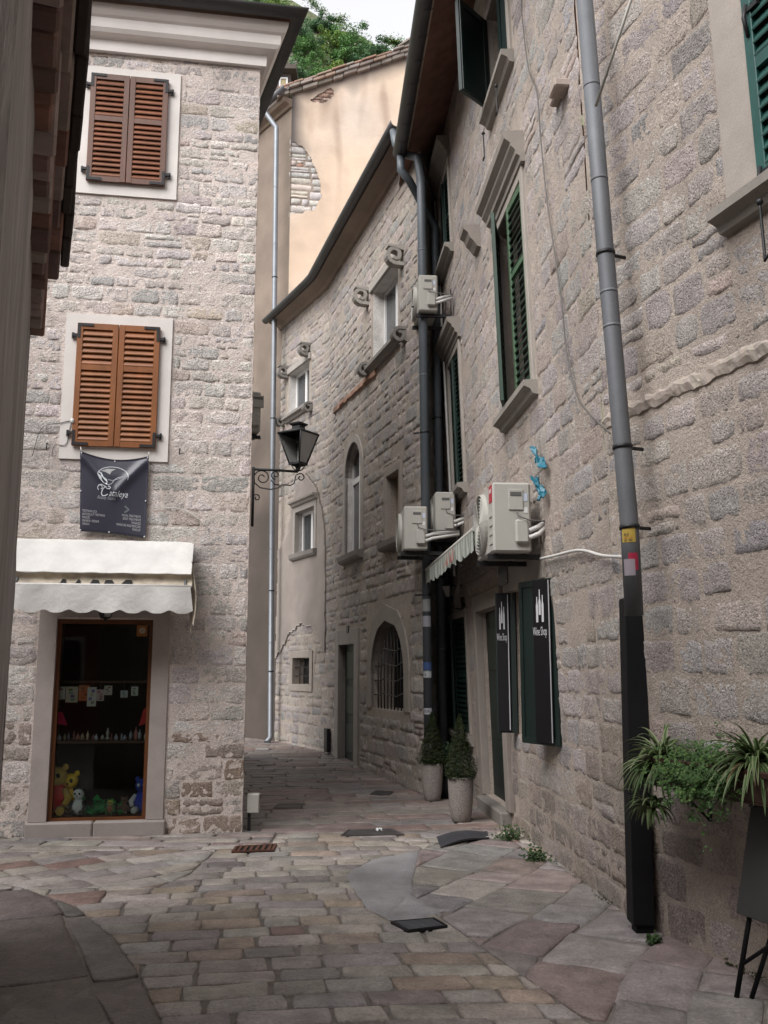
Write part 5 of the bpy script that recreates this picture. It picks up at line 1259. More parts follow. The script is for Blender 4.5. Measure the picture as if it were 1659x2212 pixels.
mb.col = (.02, .02, .025); put_text(mb, Tt, 'STICKER'[:0] + 'AJI', -.95, .038, .028, sx=18); put_text(mb, Tt, '067 486', -.95, .006, .02, sx=14)
mb.col = (.45, .10, .01); put_text(mb, Tt, '067 113', -.95, .021, .02, sx=14); mb.col = (.03, .03, .02); put_text(mb, Tt, 'KONTAKT', -.95, .082, .013, sx=17)
obj('yellow_sticker', mb, M['print'], mp)
mb, f = wrap(mp, 'sticker', P2 + (P3 - P2) * .49, dn_, .056, -.55, .5, .105, (.30, .012, .045)); obj('red_sticker', mb, M['print'], mp)
mb, f = wrap(mp, 'sticker', P2 + (P3 - P2) * .55, dn_, .0575, -1.1, .12, .10, (.25, .22, .25)); obj('torn_paper', mb, M['print'], mp)
# peach house / curved house pipe in the far corner
T0 = atY(597, 280, 20.35); BX = atY(584, 1600, 20.3).x; tx = Vector((T0.x, 20.35, 0))
pipe('long bright zinc pipe in the corner at the end of the lane', [T0 + Vector((-.28, .05, .75)), T0 + Vector((-.26, .05, .45)), T0 + Vector((0, 0, .05)), T0, Vector((lerp(T0.x, BX, .6), 20.30, 5)), Vector((BX, 20.30, .25)), Vector((BX - .06, 20.15, .14))], .058, M['bright_zinc'], joints=[2.2, 4.2, 6.1, 8.0, 9.6, 11.2, 12.6], clamps=[1.6, 3.3, 7.1, 10.4])
# pair of pipes between the houses
def recess(px, py, px2, py2, zt, zb, o): 
    u1, _ = WR.hit(px, py, o); u2, _ = WR.hit(px2, py2, o); return WR.P(u1, zt, o), WR.P(u2, zb, o)
a, b = recess(911, 560, 926, 1500, 8.35, .05, .10)
g2 = WM.P(.05, ZG - .06, .39)
pp = pipe('grey pipe with torn stickers against the end of the curved house', [g2, g2 + Vector((.03, -.02, -.22)), g2 + Vector((.14, -.05, -.40)), Vector((a.x - .05, a.y - .08, 8.75)), a + Vector((0, 0, .1)), a, b], .062, M['grey_pipe'], joints=[1.6, 3.4, 5.6, 7.4], clamps=[2.6, 4.8, 6.6], nrm=WR.n[0].to_3d())
for i, (z, h, c) in enumerate(((2.38, .16, (.22, .22, .22)), (2.18, .14, (.24, .24, .27)), (1.62, .1, (.03, .06, .16)), (1.52, .08, (.30, .32, .33)), (1.05, .08, (.3, .3, .32)), (.62, .07, (.14, .14, .16)))):
    p = a.lerp(b, (a.z - z) / (a.z - b.z)); mb, f = wrap(pp, 'sticker', p, a - b, .062, -1.2, .75, h, c)
    if i in (3, 4): mb.col = (.02, .02, .03); put_text(mb, lambda x, y, cc: f(x, y, .003), ('LE', 'STUFF')[i - 3], -1.0, .02, .05, sx=14 if i == 3 else 9)
    obj('sticker', mb, M['print'], pp)
a2, b2 = recess(940, 560, 957, 1500, 8.05, .05, .09)
e0 = WF.P(uE - .08, EZ - .06, EO + .06 - .03 * EZ)
pipe('grey pipe down the dark gap nearest the far green shutters', [e0, e0 + Vector((.0, 0, -.22)), e0 + Vector((.12, .06, -.34)), Vector((a2.x - .15, a2.y - .1, 8.33)), a2 + Vector((0, 0, .05)), a2, b2], .058, M['grey_pipe'], joints=[1.9, 3.9, 6.2], clamps=[2.9, 5.2, 7.2], nrm=WR.n[0].to_3d())
u, _ = WF.hit(966, 900, .05); mb = MB(); mb.tube([WF.P(u + .25, 8.6, .06), WF.P(u + .1, 6.2, .05), WF.P(u, 4, .05), WF.P(u - .06, 2.9, .05)], .018, 7)
tag(obj('conduit', mb, M['cable_white']), 'thin pale conduit running down beside the far green shutters', 'conduit')
mb = MB(); u, z = WF.hit(952, 1300, .06); mb.tube([WF.P(u, z, .3), WF.P(u, .9 + .55, .3), WF.P(u - .1, 1.36, .3)], .010, 6); tag(obj('cable', mb, M['cable_white']), 'white cable dropping straight down beside the far ground floor shutters', 'cable')
# conduit and cables on the right house
def wire(label, pts, wl, r, m, o=.02, cat='cable', name='cable', n=5):
    P = []
    for (x, y) in pts: P.append(wl.P(*wl.hit(x, y, o), o))
    Q = []
    for i in range(len(P) - 1):
        p0, p1, p2, p3 = P[max(i - 1, 0)], P[i], P[i + 1], P[min(i + 2, len(P) - 1)]
        for k in range(n):
            t = k / n; Q.append(.5 * (2 * p1 + (p2 - p0) * t + (2 * p0 - 5 * p1 + 4 * p2 - p3) * t * t + (3 * p1 - 3 * p2 + p3 - p0) * t ** 3))
    Q.append(P[-1]); mb = MB(); mb.tube(Q, r, 6); tag(obj(name, mb, m), label, cat)
wire('thin dark cable looping down the wall to the big drainpipe', [(1126, -20), (1128, 40), (1142, 150), (1160, 200), (1168, 300), (1180, 420), (1200, 560), (1214, 660), (1224, 760), (1244, 850), (1270, 890), (1318, 936)], WF, .006, M['cable_grey'], .03)
wire('white cable from the large air conditioner across to the drainpipe', [(1168, 1207), (1200, 1200), (1240, 1190), (1265, 1190), (1300, 1200), (1345, 1203)], WF, .013, M['cable_white'], .04)
pA_, pB_ = WF.P(*WF.hit(1287, 230, .16), .16), WN.P(*WN.hit(1376, -40, .3), .3); mb = MB(); mb.tube([pA_, pB_], .011, 6); tag(obj('pole', mb, M['ac']), 'thin pale rod slanting up from the big drainpipe', 'rod')
wire('hairline cable along the top of the banner to the corner', [(20, 1003), (240, 1010), (370, 1012), (408, 1030), (438, 1050), (455, 1062)][0:0] or [(330, 1096), (380, 1098), (410, 1108), (440, 1130), (452, 1142)], WA, .005, M['cable_white'], .03)
wire('thin wire drooping from the lower shutters on the left', [(70, 985), (90, 925), (130, 914), (152, 910), (150, 930), (142, 960), (118, 962), (112, 985)], WA, .004, M['cable_grey'], .03)
u, z = WA.hit(156, 909, .07); mb = MB(); mb.ball(WA.P(u, z, .07), (.022, .02, .028), 8); mb.tube([WA.P(u, z, .07), WA.P(u + .015, z + .03, .05)], .012, 6); tag(obj('lamp_socket', mb, M['pvc']), 'little white lamp socket beside the lower brown shutters', 'lamp socket')
for px, py, tx in ((102, 962, 'left of the banner'), (388, 974, 'right of the banner')):
    u, z = WA.hit(px, py, .03); mb = MB(); mb.tube([WA.P(u, z + .03, .0), WA.P(u, z + .02, .05), WA.P(u, z - .03, .06), WA.P(u, z - .04, .04)], .006, 5); tag(obj('wall_hook', mb, M['iron']), 'small iron wall hook ' + tx, 'hook', 'iron hooks in the pale wall')

# awning, lamp, sign, bags on the right house
ra = thing('awning', 'faded awning with torn red lettering below the air conditioners', 'awning', WF.P(3.9, 2.9, 0))
uN, zN = WF.hit(1024, 1134, .5); uFf, zF = WF.hit(921, 1238, .5); print('awn', uN, zN, uFf, zF, uD)
zb_ = (zN + zF) / 2; uA, uB = uN, uFf
M['faded'] = mat('faded_striped_canvas', (1, 1, 1), .85, .12, 6, .2, 20, .006, tint=True)
mb = MB(); mb.tube([WF.P(uA, zb_, .5), WF.P(uB, zb_, .5)], .022, 8); obj('front_bar', mb, M['ac'], ra)
mb = MB(); mb.smooth = True
for off_ in (0, .006): grid(mb, lambda s, v: WF.P(lerp(uA, uB, s), lerp(zb_ + .02, zb_ + .36, v) - .03 * sin(pi * v) - off_, lerp(.49, .04, v)), 12, 8)
mb.c = [(.10, .09, .075)] * len(mb.v); obj('canopy', mb, M['faded'], ra)  # whole canopy coloured dark as its shaded underside
mb = MB(); mb.smooth = True; nn = 60; ids = []
for j in range(5):
    row = []
    for i in range(nn + 1):
        s = i / nn; hh_ = .20 + .02 * sin(i * 1.1) + .015 * noise.noise(Vector((i * .7, 0, 3))); k = .8 + .35 * sin(i * 2.4)
        row.append(mb.vert(WF.P(lerp(uA, uB, s), zb_ - hh_ * j / 4, .515 + .012 * sin(i * .9) * j / 4), (.34 * k, .37 * k, .33 * k)))
    ids.append(row)
for j in range(4):
    for i in range(nn): mb.face([ids[j][i], ids[j][i + 1], ids[j + 1][i + 1], ids[j + 1][i]])
obj('valance', mb, M['faded'], ra)
mb = MB(); mb.col = (.36, .05, .05); TV = lambda a, b, c: WF.P(lerp(uA, uB, .30) + a, zb_ - .17 + b, .535 + c)
rr = random.Random(3)
for k, (a_, w_, h_) in enumerate(((.0, .05, .14), (.10, .03, .10), (.16, .09, .05), (.22, .04, .12), (.42, .04, .13), (.48, .05, .05), (.56, .03, .11), (.72, .03, .06))):
    mb.poly([TV(a_, .0 if k % 2 else .02, 0), TV(a_ + w_, .0, 0), TV(a_ + w_ + .02, h_, 0), TV(a_ + .03, h_, 0)])
obj('torn_lettering', mb, M['print'], ra)
mb = MB(); mb.smooth = True; grid(mb, lambda s, v: WF.P(uA - .004, lerp(zb_ + .03 + .3 * s, zb_ - .17 + .30 * s, v), lerp(.5, .08, s)), 8, 5); mb.c = [(.30, .33, .29)] * len(mb.v); obj('side_flap', mb, M['faded'], ra)
mb = MB(); mb.tube([WF.P(uA + .05, zb_ - .12, .42), WF.P(uA + .03, zb_ + .05, .3), WF.P(uA, zb_ + .1, .02)], .03, 8); obj('folding_arm', mb, M['ac'], ra)
u, z = WF.hit(977, 1290, .16); p = WF.P(u, z, 0)
t = thing('wall_lamp', 'small black wall lamp under the faded awning', 'wall lamp', p)
TL_ = lambda a, b, c: WF.P(u + a, z + c, .2 + b)
lantern(t, TL_, .45); mb = MB(); mb.tube([WF.P(u, z - .08, .0), WF.P(u, z - .16, .05), WF.P(u, z - .15, .14), WF.P(u, z - .02, .2)], .014, 6); mb.box(WF.T(u, z), -.05, .05, -.16, .0, .02, .04); obj('lamp_arm', mb, M['iron'], t)
q = WF.rect((1082, 1240), (1106, 1240), (1094, 1219), (1096, 1263)); mb = MB(); mb.col = (.055, .045, .07)
mb.box(WF.T(), q[0] + .1, q[1], q[2], q[3], .024, .030); mb.col = (.02, .022, .045); mb.box(WF.T(), q[0] + .12, q[1] - .02, lerp(q[2], q[3], .62), q[3] - .02, .0305, .032); mb.col = (.5, .5, .5); mb.ball(WF.P(q[0] + .12, q[2] + .03, .031), .008, 5)
tag(obj('notice', mb, M['print']), 'small purple notice on the lintel under the large air conditioner', 'notice')
# the wine shop's shutters (parts of the house) and its two black sign boards
def sign_leaf(T, w, h, s0, s1, label, wtxt):
    mb = MB(); mb.bbox(T, 0, w, 0, h, -.02, .02, .004); frame_rect(mb, T, .005, w - .005, .005, h - .005, .05, .021, .03); obj('shutter', mb, M['green'], rh, label='dark green shutter of the wine shop')
    r_ = thing('shop_sign', label, 'sign', T((s0 + s1) / 2, .03, .03), 'black wine shop signs')
    mb = MB(); mb.bbox(T, s0, s1, .02, h - .01, .031, .042, .002); obj('sign_board', mb, M['sign'], r_)
    mb = MB(); mb.col = (.40, .40, .42); mb.box(T, s1 - .012 if s1 > s0 else s1, s1 - .002, .03, h - .02, .0425, .047); obj('edge_strip', mb, M['print'], r_)
    sw = s1 - s0; cx = s0 + sw * .44
    mb = MB(); mb.col = (.50, .50, .52)
    for dx, hb, ht in ((-.16, .50, .78), (.0, .62, 1.0), (.17, .52, .82)):
        bx = cx + dx * sw; z0_, zz_ = h * .735, h * .20; w_ = sw * .062
        y0_ = z0_ + (zz_ * .22 if dx == 0 else 0)
        ol = [(bx - w_, y0_), (bx + w_, y0_), (bx + w_, z0_ + zz_ * hb), (bx + w_ * .45, z0_ + zz_ * (hb + .12)), (bx + w_ * .4, z0_ + zz_ * ht), (bx - w_ * .4, z0_ + zz_ * ht), (bx - w_ * .45, z0_ + zz_ * (hb + .12)), (bx - w_, z0_ + zz_ * hb)]
        mb.poly([T(a, b, .046) for a, b in ol])
    obj('bottle_emblem', mb, M['print'], r_)
    mb = MB(); mb.col = (.52, .52, .54); put_text(mb, lambda a, b, c: T(a, b, .046), 'Wine Shop', cx - .44 * sw, h * .655, h * .075, sx=sw * .90 / (h * .075 * 4.9)); obj('lettering', mb, M['print'], r_)
M['sign'] = mat('black_sign_board', (.005, .0045, .006), .6, .1, 4, .05, 30, .002, spec=.25)
def leaf_from(px_r, px_l, wl, ang_off, zt_, zb__):
    u_r, _ = wl.hit(px_r, 1500, .02); P_r = wl.P(u_r, 0, .02); d = (wl.p[1] - wl.p[0]).normalized(); n = wl.n[0]
    a = radians(ang_off); v = d * cos(a) + n * sin(a)
    r = ray(px_l, 1500); det = r.x * (-v.y) + r.y * v.x; k = None
    # solve P_r + v*k on the ray
    k = (P_r.x * r.y - P_r.y * r.x) / (v.y * r.x - v.x * r.y)
    nn_ = Vector((n.x * cos(a) - d.x * sin(a), n.y * cos(a) - d.y * sin(a)))
    far = P_r.to_2d() + v * k
    return (lambda s, b, c: Vector((far.x - v.x * s + nn_.x * c, far.y - v.y * s + nn_.y * c, zb__ + b))), k, zt_ - zb__
T1, k1, h1 = leaf_from(1203, 1131, WF, 20, gw[3] - .01, gw[2] - .0)
sign_leaf(T1, k1, h1, k1 * .42, k1 * .86, 'black wine shop sign on the nearer green shutter', 1)
T2, k2, h2 = leaf_from(1111, 1074, WF, 62, gw[3] - .01, gw[2] + .01)
sign_leaf(T2, k2, h2, k2 * .10, k2 * .68, 'black wine shop sign on the farther shutter beside the door', 1)
M['bag'] = M['blue_bag']
for i, (x0, y0, x1, y1, lb) in enumerate(((1151, 972, 1178, 1014, 'crumpled turquoise plastic bag stuffed in the wall, upper one'), (1158, 1040, 1176, 1073, 'knotted turquoise plastic bag just over the large air conditioner'))):
    a = WF.P(*WF.hit(x0, y0, .08), .08); b = WF.P(*WF.hit(x1, y1, .06), .06); rr = random.Random(i + 4); mb = MB()
    pts = [a.lerp(b, k / 7) + Vector((0, 0, .012 * sin(k * 2))) for k in range(8)]
    mb.tube(pts, [.015, .026, .016, .022, .03, .026, .018, .006] if i == 0 else [.022, .026, .012, .022, .026, .022, .022, .009], 7)
    for k in range(3): mb.tube([pts[1], pts[0] + Vector((rr.uniform(-.04, .03), rr.uniform(-.03, .03), rr.uniform(-.0, .05)))], [.02, .005], 5)
    if i: mb.tube([pts[5], pts[6] + Vector((-.05, 0, -.05))], [.02, .012], 5)
    for k in range(3): e_ = pts[3 + k] + Vector((rr.uniform(-.035, .03), rr.uniform(-.04, .03), rr.uniform(-.05, .03))); mb.tube([pts[3 + k], pts[3 + k].lerp(e_, .5), e_], [.03, .026, .004], 6)
    for k in range(len(mb.v)): v = Vector(mb.v[k]); nn_ = noise.noise(v * 40) * .022; n2_ = noise.noise(v * 33 + Vector((9, 9, 9))) * .022; mb.v[k] = (v.x + nn_, v.y + n2_, v.z + nn_ - n2_)
    mb.sm = [False] * len(mb.sm)
    tag(obj('plastic_bag', mb, M['blue_bag']), lb, 'plastic bag', 'turquoise bags stuffed in the wall')
# small things on the curved house
u, z = WM.hit(712, 1624); small_box('meter_box', 'small black meter box low beside the dark doorway', 'meter box', WM, u, max(.02, z), .26, .42, .06, M['iron'], o=.02)
u, z = WM.hit(755, 1367); mb = MB(); mb.col = (.06, .05, .055); mb.bbox(WM.T(u, z, .03), -.07, .07, 0, .13, 0, .015, .004); tag(obj('house_plate', mb, M['print']), 'tiny dark plate over the narrow doorway of the curved house', 'plate')
# ================================================================== on the ground
def leafquad(mb, p, size, rr, col, n=None, asp=.6):
    d = Vector((rr.gauss(0, 1), rr.gauss(0, 1), rr.gauss(0, 1))).normalized(); e = Vector((rr.gauss(0, 1), rr.gauss(0, 1), rr.gauss(0, 1)))
    if n is not None: d = (d * .6 + n).normalized()
    x = d.cross(e).normalized(); y = d.cross(x) * asp; s = size / 2; p = Vector(p)
    c = jit(col, .22, rr)
    i = [mb.vert(p - x * s, c), mb.vert(p + y * s + d * s * .25, c), mb.vert(p + x * s, c), mb.vert(p - y * s + d * s * .25, c)]
    mb.face(i, sm=False)
I0 = lambda o: (lambda a, b, c: Vector((o[0] + a, o[1] + b, o[2] + c)))
POT = [(.085, 0), (.10, .015), (.118, .10), (.130, .22), (.137, .34), (.140, .44), (.142, .465), (.128, .466), (.122, .42)]
def conifer(label, p, h, r, seed):
    t = thing('potted_conifer', label, 'conifer', p, 'potted conifers'); rr = random.Random(seed); mb = MB()
    mb.tube([p, p + Vector((0, 0, h * .9))], [.016, .005], 6); obj('stem', mb, M['bark'], t); mb = MB()
    for k in range(6500):
        z = rr.random() ** 1.35; ang = rr.uniform(0, 2 * pi); lump = 1 + .22 * noise.noise(Vector((cos(ang) * 2, sin(ang) * 2, z * 5 + seed)))
        R_ = r * (1 - z) ** .85 * (1 if z > .10 else .75 + z * 2.5) * lump; q = R_ * sqrt(rr.uniform(.25, 1.1))
        pos = p + Vector((cos(ang) * q, sin(ang) * q, .02 + z * h)); out = Vector((cos(ang) * .6, sin(ang) * .6, 1))
        leafquad(mb, pos, rr.uniform(.016, .034), rr, rr.choice([(.020, .034, .010), (.028, .044, .012), (.016, .026, .010), (.042, .052, .014)]), out, .4)
    obj('foliage', mb, M['leaf'], t)
for (px, py, s, lp_, lc, sd, ch_) in ((998, 1780, 1.0, 'speckled pale pot nearer the wine shop door', 'dark cone shaped conifer in the pot nearer the wine shop door', 3, .68), (935, 1734, .98, 'speckled pale pot against the drainpipes, farther of the two', 'dark cone shaped conifer in the pot against the drainpipes', 9, .64)):
    p = gnd(px, py) + Vector((0, .1, .012)); pt = thing('plant_pot', lp_, 'plant pot', p, 'speckled plant pots'); mb = MB(); mb.lathe([(r * s, z * s) for r, z in POT], p, 28); obj('pot_shell', mb, M['terrazzo'], pt)
    mb = MB(); mb.lathe([(.01, .425 * s), (.122 * s, .43 * s), (.01, .435 * s)], p, 20); obj('soil', mb, M['soil'], pt)
    conifer(lc, p + Vector((0, 0, .43 * s)), ch_, .20 * s, sd)
p = gnd(968, 1736) + Vector((.03, .45, .012)); rr = random.Random(8)
t = thing('leafy_shrub', 'loose pale green shrub in a dark tub between the two conifers', 'shrub', p); mb = MB()
mb.lathe([(.10, 0), (.13, .25), (.125, .26), (.11, .24)], p, 18); obj('tub', mb, M['iron'], t); mb = MB()
for k in range(1300):
    d = Vector((rr.gauss(0, 1), rr.gauss(0, 1), rr.gauss(0, 1))).normalized() * rr.random() ** .5; leafquad(mb, p + Vector((d.x * .19, d.y * .17, .45 + d.z * .25)), rr.uniform(.02, .045), rr, rr.choice([(.04, .085, .035), (.06, .11, .05), (.03, .06, .025)]))
for k in range(7): mb.tube([p + Vector((0, 0, .24)), p + Vector((rr.uniform(-.1, .1), rr.uniform(-.1, .1), .5))], .004, 4)
obj('foliage', mb, M['leaf'], t)
# long planter on the near wall
up, zp = WN.hit(1432, 1712, .2); z1p = WN.hit(1500, 1648, .32)[1]; z0p = WN.hit(1500, 1716, .32)[1]; Lp = 1.05
u1p = up
pl = thing('wall_planter', 'long brown planter fixed to the near wall beside the black pipe cover', 'planter', WN.P(u1p - Lp / 2, z0p, .2)); TP_ = WN.T()
mb = MB()
o0, o1, tk = .05, .30, .012
mb.bbox(TP_, u1p - Lp, u1p, z0p, z0p + tk, o0, o1, .004); mb.bbox(TP_, u1p - Lp, u1p, z0p + tk, z1p, o1 - tk, o1, .004); mb.bbox(TP_, u1p - Lp, u1p, z0p + tk, z1p, o0, o0 + tk, .004)
mb.bbox(TP_, u1p - tk, u1p, z0p + tk, z1p, o0 + tk, o1 - tk, .004); mb.bbox(TP_, u1p - Lp, u1p - Lp + tk, z0p + tk, z1p, o0 + tk, o1 - tk, .004); mb.bbox(TP_, u1p - Lp - .012, u1p + .012, z1p - .03, z1p, o1, o1 + .014, .004)
obj('trough', mb, M['planter'], pl); mb = MB(); mb.box(TP_, u1p - Lp + tk, u1p - tk, z0p + tk, z1p - .03, o0 + tk, o1 - tk); obj('soil', mb, M['soil'], pl)
for k in (.15, .85):
    mb = MB(); u = u1p - Lp * k; mb.box(TP_, u - .015, u + .015, z0p - .012, z0p - .001, 0, o1); mb.box(TP_, u - .015, u + .015, z0p - .2, z0p - .012, 0, .01); mb.tube([WN.P(u, z0p - .19, .01), WN.P(u, z0p - .012, .2)], .008, 5); obj('planter_bracket', mb, M['iron'], pl)
def spider(label, c, n, L, seed, spread=1.0, down=.0):
    t = thing('spider_plant', label, 'spider plant', c, 'spider plants in the planter'); rr = random.Random(seed); mb = MB(); mb.smooth = True
    for k in range(n):
        a = rr.uniform(0, 2 * pi); el = rr.uniform(.05, 1.25) if rr.random() < .75 else rr.uniform(-.4, .3); l = L * rr.uniform(.55, 1.15); w = rr.uniform(.006, .011)
        d = Vector((cos(a) * cos(el), sin(a) * cos(el), sin(el))); p = Vector(c) + Vector((rr.uniform(-.03, .03), rr.uniform(-.03, .03), 0)); side = d.cross(Vector((0, 0, 1))).normalized(); ns = 9
        c0 = jit(rr.choice([(.055, .105, .03), (.04, .085, .026), (.075, .12, .04)]), .2, rr); cw = jit((.34, .37, .22) if rr.random() < .6 else (.12, .17, .06), .15, rr)
        if rr.random() < .03: c0 = cw = jit((.17, .13, .06), .2, rr); l *= .7
        pr = None
        for i in range(ns + 1):
            t_ = i / ns; ww = w * (1 - t_ ** 2.2) * (.55 + .9 * min(1, t_ * 4)) + .0006; up_ = d.cross(side).normalized() * ww * .35
            rg = [mb.vert(p - side * ww + up_ * -1, cw), mb.vert(p - side * ww * .4, c0), mb.vert(p + side * ww * .4, c0), mb.vert(p + side * ww + up_ * -1, cw)]
            if pr:
                for j in range(3): mb.face([pr[j], pr[j + 1], rg[j + 1], rg[j]])
            pr = rg; p = p + d * l / ns; d = (d + Vector((0, 0, -.17 - .10 * t_ - down))).normalized()
    obj('foliage', mb, M['leaf'], t); return t
cw_ = lambda px, py, o: WN.P(*WN.hit(px, py, o), o)
spider('spider plant spilling over the planter end beside the black pipe cover', cw_(1428, 1650, .22), 210, .32, 3)
spider('hanging spider plant offshoot below the planter end', cw_(1408, 1745, .30), 60, .18, 5, down=.05)
spider('spider plant at the right end of the planter above the black board', cw_(1632, 1650, .2), 200, .33, 7)
rr = random.Random(10); ch0 = cw_(1535, 1655, .24); t = thing('leafy_herb', 'bright green bushy herb in the middle of the wall planter', 'herb', ch0); mb = MB(); dw = (WN.p[1] - WN.p[0]).normalized()
for k in range(1100):
    a, b, z = rr.gauss(0, .19), rr.gauss(0, .07), rr.gauss(.0, .06)
    if rr.random() < .4: z = -abs(z) * 1.7; b = abs(b) + .06
    if abs(a) > .36: continue
    ctr = ch0 + dw.to_3d() * a + WN.n[0].to_3d() * b + Vector((0, 0, z)); col = rr.choice([(.055, .12, .03), (.085, .16, .04), (.04, .085, .022), (.065, .14, .04)])
    for j in range(5): leafquad(mb, ctr + Vector((rr.gauss(0, .012), rr.gauss(0, .012), rr.gauss(0, .008))), rr.uniform(.012, .024), rr, col, Vector((-.5, -.5, .8)), .8)
obj('foliage', mb, M['leaf'], t)
# black board on legs leaning beside the near wall
dB = -(WN.p[1] - WN.p[0]).normalized(); nB = WN.n[0]; cb = WN.P(*WN.hit(1589, 1972, .26), .26); bt = thing('easel_board', 'blank black board on thin legs at the right edge', 'sign board', (cb.x, cb.y, 0))
BD = lambda a, b, c: Vector((cb.x + dB.x * a + nB.x * (c - b * .25), cb.y + dB.y * a + nB.y * (c - b * .25), cb.z + b))
mb = MB(); mb.bbox(BD, 0, .72, 0, .68, -.02, .0, .004); obj('board', mb, M['grey_board'], bt)
for a in (.09, .62):
    mb = MB(); hl = cb.z / 1.0; mb.tube([BD(a, .6, -.035), BD(a - .02, -.0, -.03), BD(a - .035, -cb.z + .012, -.03)], .013, 7); obj('leg', mb, M['black'], bt)
    mb = MB(); mb.tube([BD(a, .5, -.04), BD(a + .03, -.1, -.13), BD(a + .0, -cb.z + .012, -.09)], .012, 7); obj('leg', mb, M['black'], bt)
mb = MB(); mb.tube([BD(.07, -.22, -.03), BD(.3, -.05, -.03), BD(.62, .12, -.035)], .010, 6); obj('brace', mb, M['black'], bt)
# rubber mat, grates, covers
A = [gnd(*p) for p in ((943, 1811), (1051, 1799), (1057, 1812), (952, 1834))]
mb = MB(); mb.smooth = True
fm = lambda s, v, d=0: A[0].lerp(A[1], s).lerp(A[3].lerp(A[2], s), v) + Vector((0, 0, .018 + .03 * sin(pi * min(1, s * 1.1)) ** 1 + .01 * sin(v * 6) - d))
grid(mb, fm, 30, 12); grid(mb, lambda s, v: fm(s, v, .014), 30, 12)
for e in ((0, 0, 1, 0), (0, 1, 1, 1), (0, 0, 0, 1), (1, 0, 1, 1)):
    for k in range(20):
        a, b = k / 20, (k + 1) / 20; P_ = lambda t: (lerp(e[0], e[2], t), lerp(e[1], e[3], t)); mb.poly([fm(*P_(a)), fm(*P_(b)), fm(*P_(b), .014), fm(*P_(a), .014)])
tag(obj('rubber_mat', mb, M['rubber']), 'curled black rubber mat on the flagstones before the wine shop door', 'mat')
def grate(label, q, nb, group=None, along=True, m='iron'):
    P = [gnd(*p) + Vector((0, 0, .02)) for p in q]; t = thing('drain_grate', label, 'drain grate', (P[0] + P[2]) / 2, group)
    F_ = lambda s, v, z=0: P[0].lerp(P[1], s).lerp(P[3].lerp(P[2], s), v) + Vector((0, 0, z))
    mb = MB(); mb.prism(lambda a, b, c: F_(a, b, c), [(0, 0), (1, 0), (1, 1), (0, 1)], -.02, -.004); obj('pit_shade', mb, M['dark'], t)  # black slab painted as the shade below the bars
    mb = MB(); e = .07
    for ol in ([(0, 0), (1, 0), (1, e), (0, e)], [(0, 1 - e), (1, 1 - e), (1, 1), (0, 1)], [(0, e), (e * .7, e), (e * .7, 1 - e), (0, 1 - e)], [(1 - e * .7, e), (1, e), (1, 1 - e), (1 - e * .7, 1 - e)]): mb.prism(lambda a, b, c: F_(a, b, c), ol, -.01, .008)
    obj('grate_frame', mb, M['rust' if m == 'rust' else 'iron'], t)
    for k in range(nb):
        s = (k + 1) / (nb + 1); mb = MB(); w = .25 / (nb + 1); ol = [(s - w, e), (s + w, e), (s + w, 1 - e), (s - w, 1 - e)] if along else [(e, s - w), (1 - e, s - w), (1 - e, s + w), (e, s + w)]
        mb.prism(lambda a, b, c: F_(a, b, c), ol, -.01, .006); obj('grate_bar', mb, M['rust' if m == 'rust' else 'zinc'], t)
grate('iron drain grate beside the grey cement patch', [(844, 1999), (938, 1991), (967, 2008), (881, 2019)], 7, 'drain grates in the street', False)
grate('small rusty drain grate near the shop house corner', [(500, 1846), (508, 1834), (598, 1829), (592, 1842)], 6, 'drain grates in the street', False, 'rust')
def cover(label, q, col, name='manhole_cover'):
    P = [gnd(*p) for p in q]; P = [p + Vector((0, 0, gz(p.x, p.y) + .014)) for p in P]; ctr = sum(P, Vector()) / 4; mb = MB(); mb.col = col
    I_ = lambda k, z: [mb.vert(ctr + (p - ctr) * k + Vector((0, 0, z))) for p in P]
    a, b, c, d = I_(1, -.01), I_(1, .008), I_(.94, .008), I_(.92, .003)
    for x, y in ((a, b), (b, c), (c, d)):
        for k in range(4): mb.face([x[k], x[(k + 1) % 4], y[(k + 1) % 4], y[k]], sm=False)
    mb.face(d, sm=False); tag(obj(name, mb, M['pave']), label, 'cover', 'dark covers in the lane')
cover('dark iron cover in the lane before the pointed arch', [(799, 1719), (812, 1711), (850, 1713), (840, 1721)], (.03, .03, .032))
cover('dark stone cover in the middle of the lane', [(590, 1749), (600, 1740), (655, 1739), (650, 1749)], (.05, .042, .04))
cover('long dark cover with a scrap of litter at the mouth of the lane', [(736, 1809), (752, 1796), (845, 1794), (874, 1807)], (.055, .05, .05))
p = gnd(816, 1801) + Vector((0, 0, .028)); mb = MB(); rr = random.Random(2)
for k in range(6): leafquad(mb, p + Vector((rr.uniform(-.04, .04), rr.uniform(-.015, .015), .003 + .004 * k)), .035, rr, (.6, .62, .62), Vector((0, -1, 1)))
tag(obj('litter', mb, M['tint']), 'white crumpled scrap lying on the long dark cover', 'litter')
p = gnd(568, 1622, .1); mb = MB(); mb.bbox(lambda a, b, c: Vector((p.x + a + .04 * b, p.y + b, p.z + c)), -.14, .14, -.08, .08, .0, .05, .02); mb.c = [(.34, .33, .31)] * len(mb.v); tag(obj('stone_block', mb, M['trim']), 'pale stone block lying at the foot of the zinc pipe', 'stone')
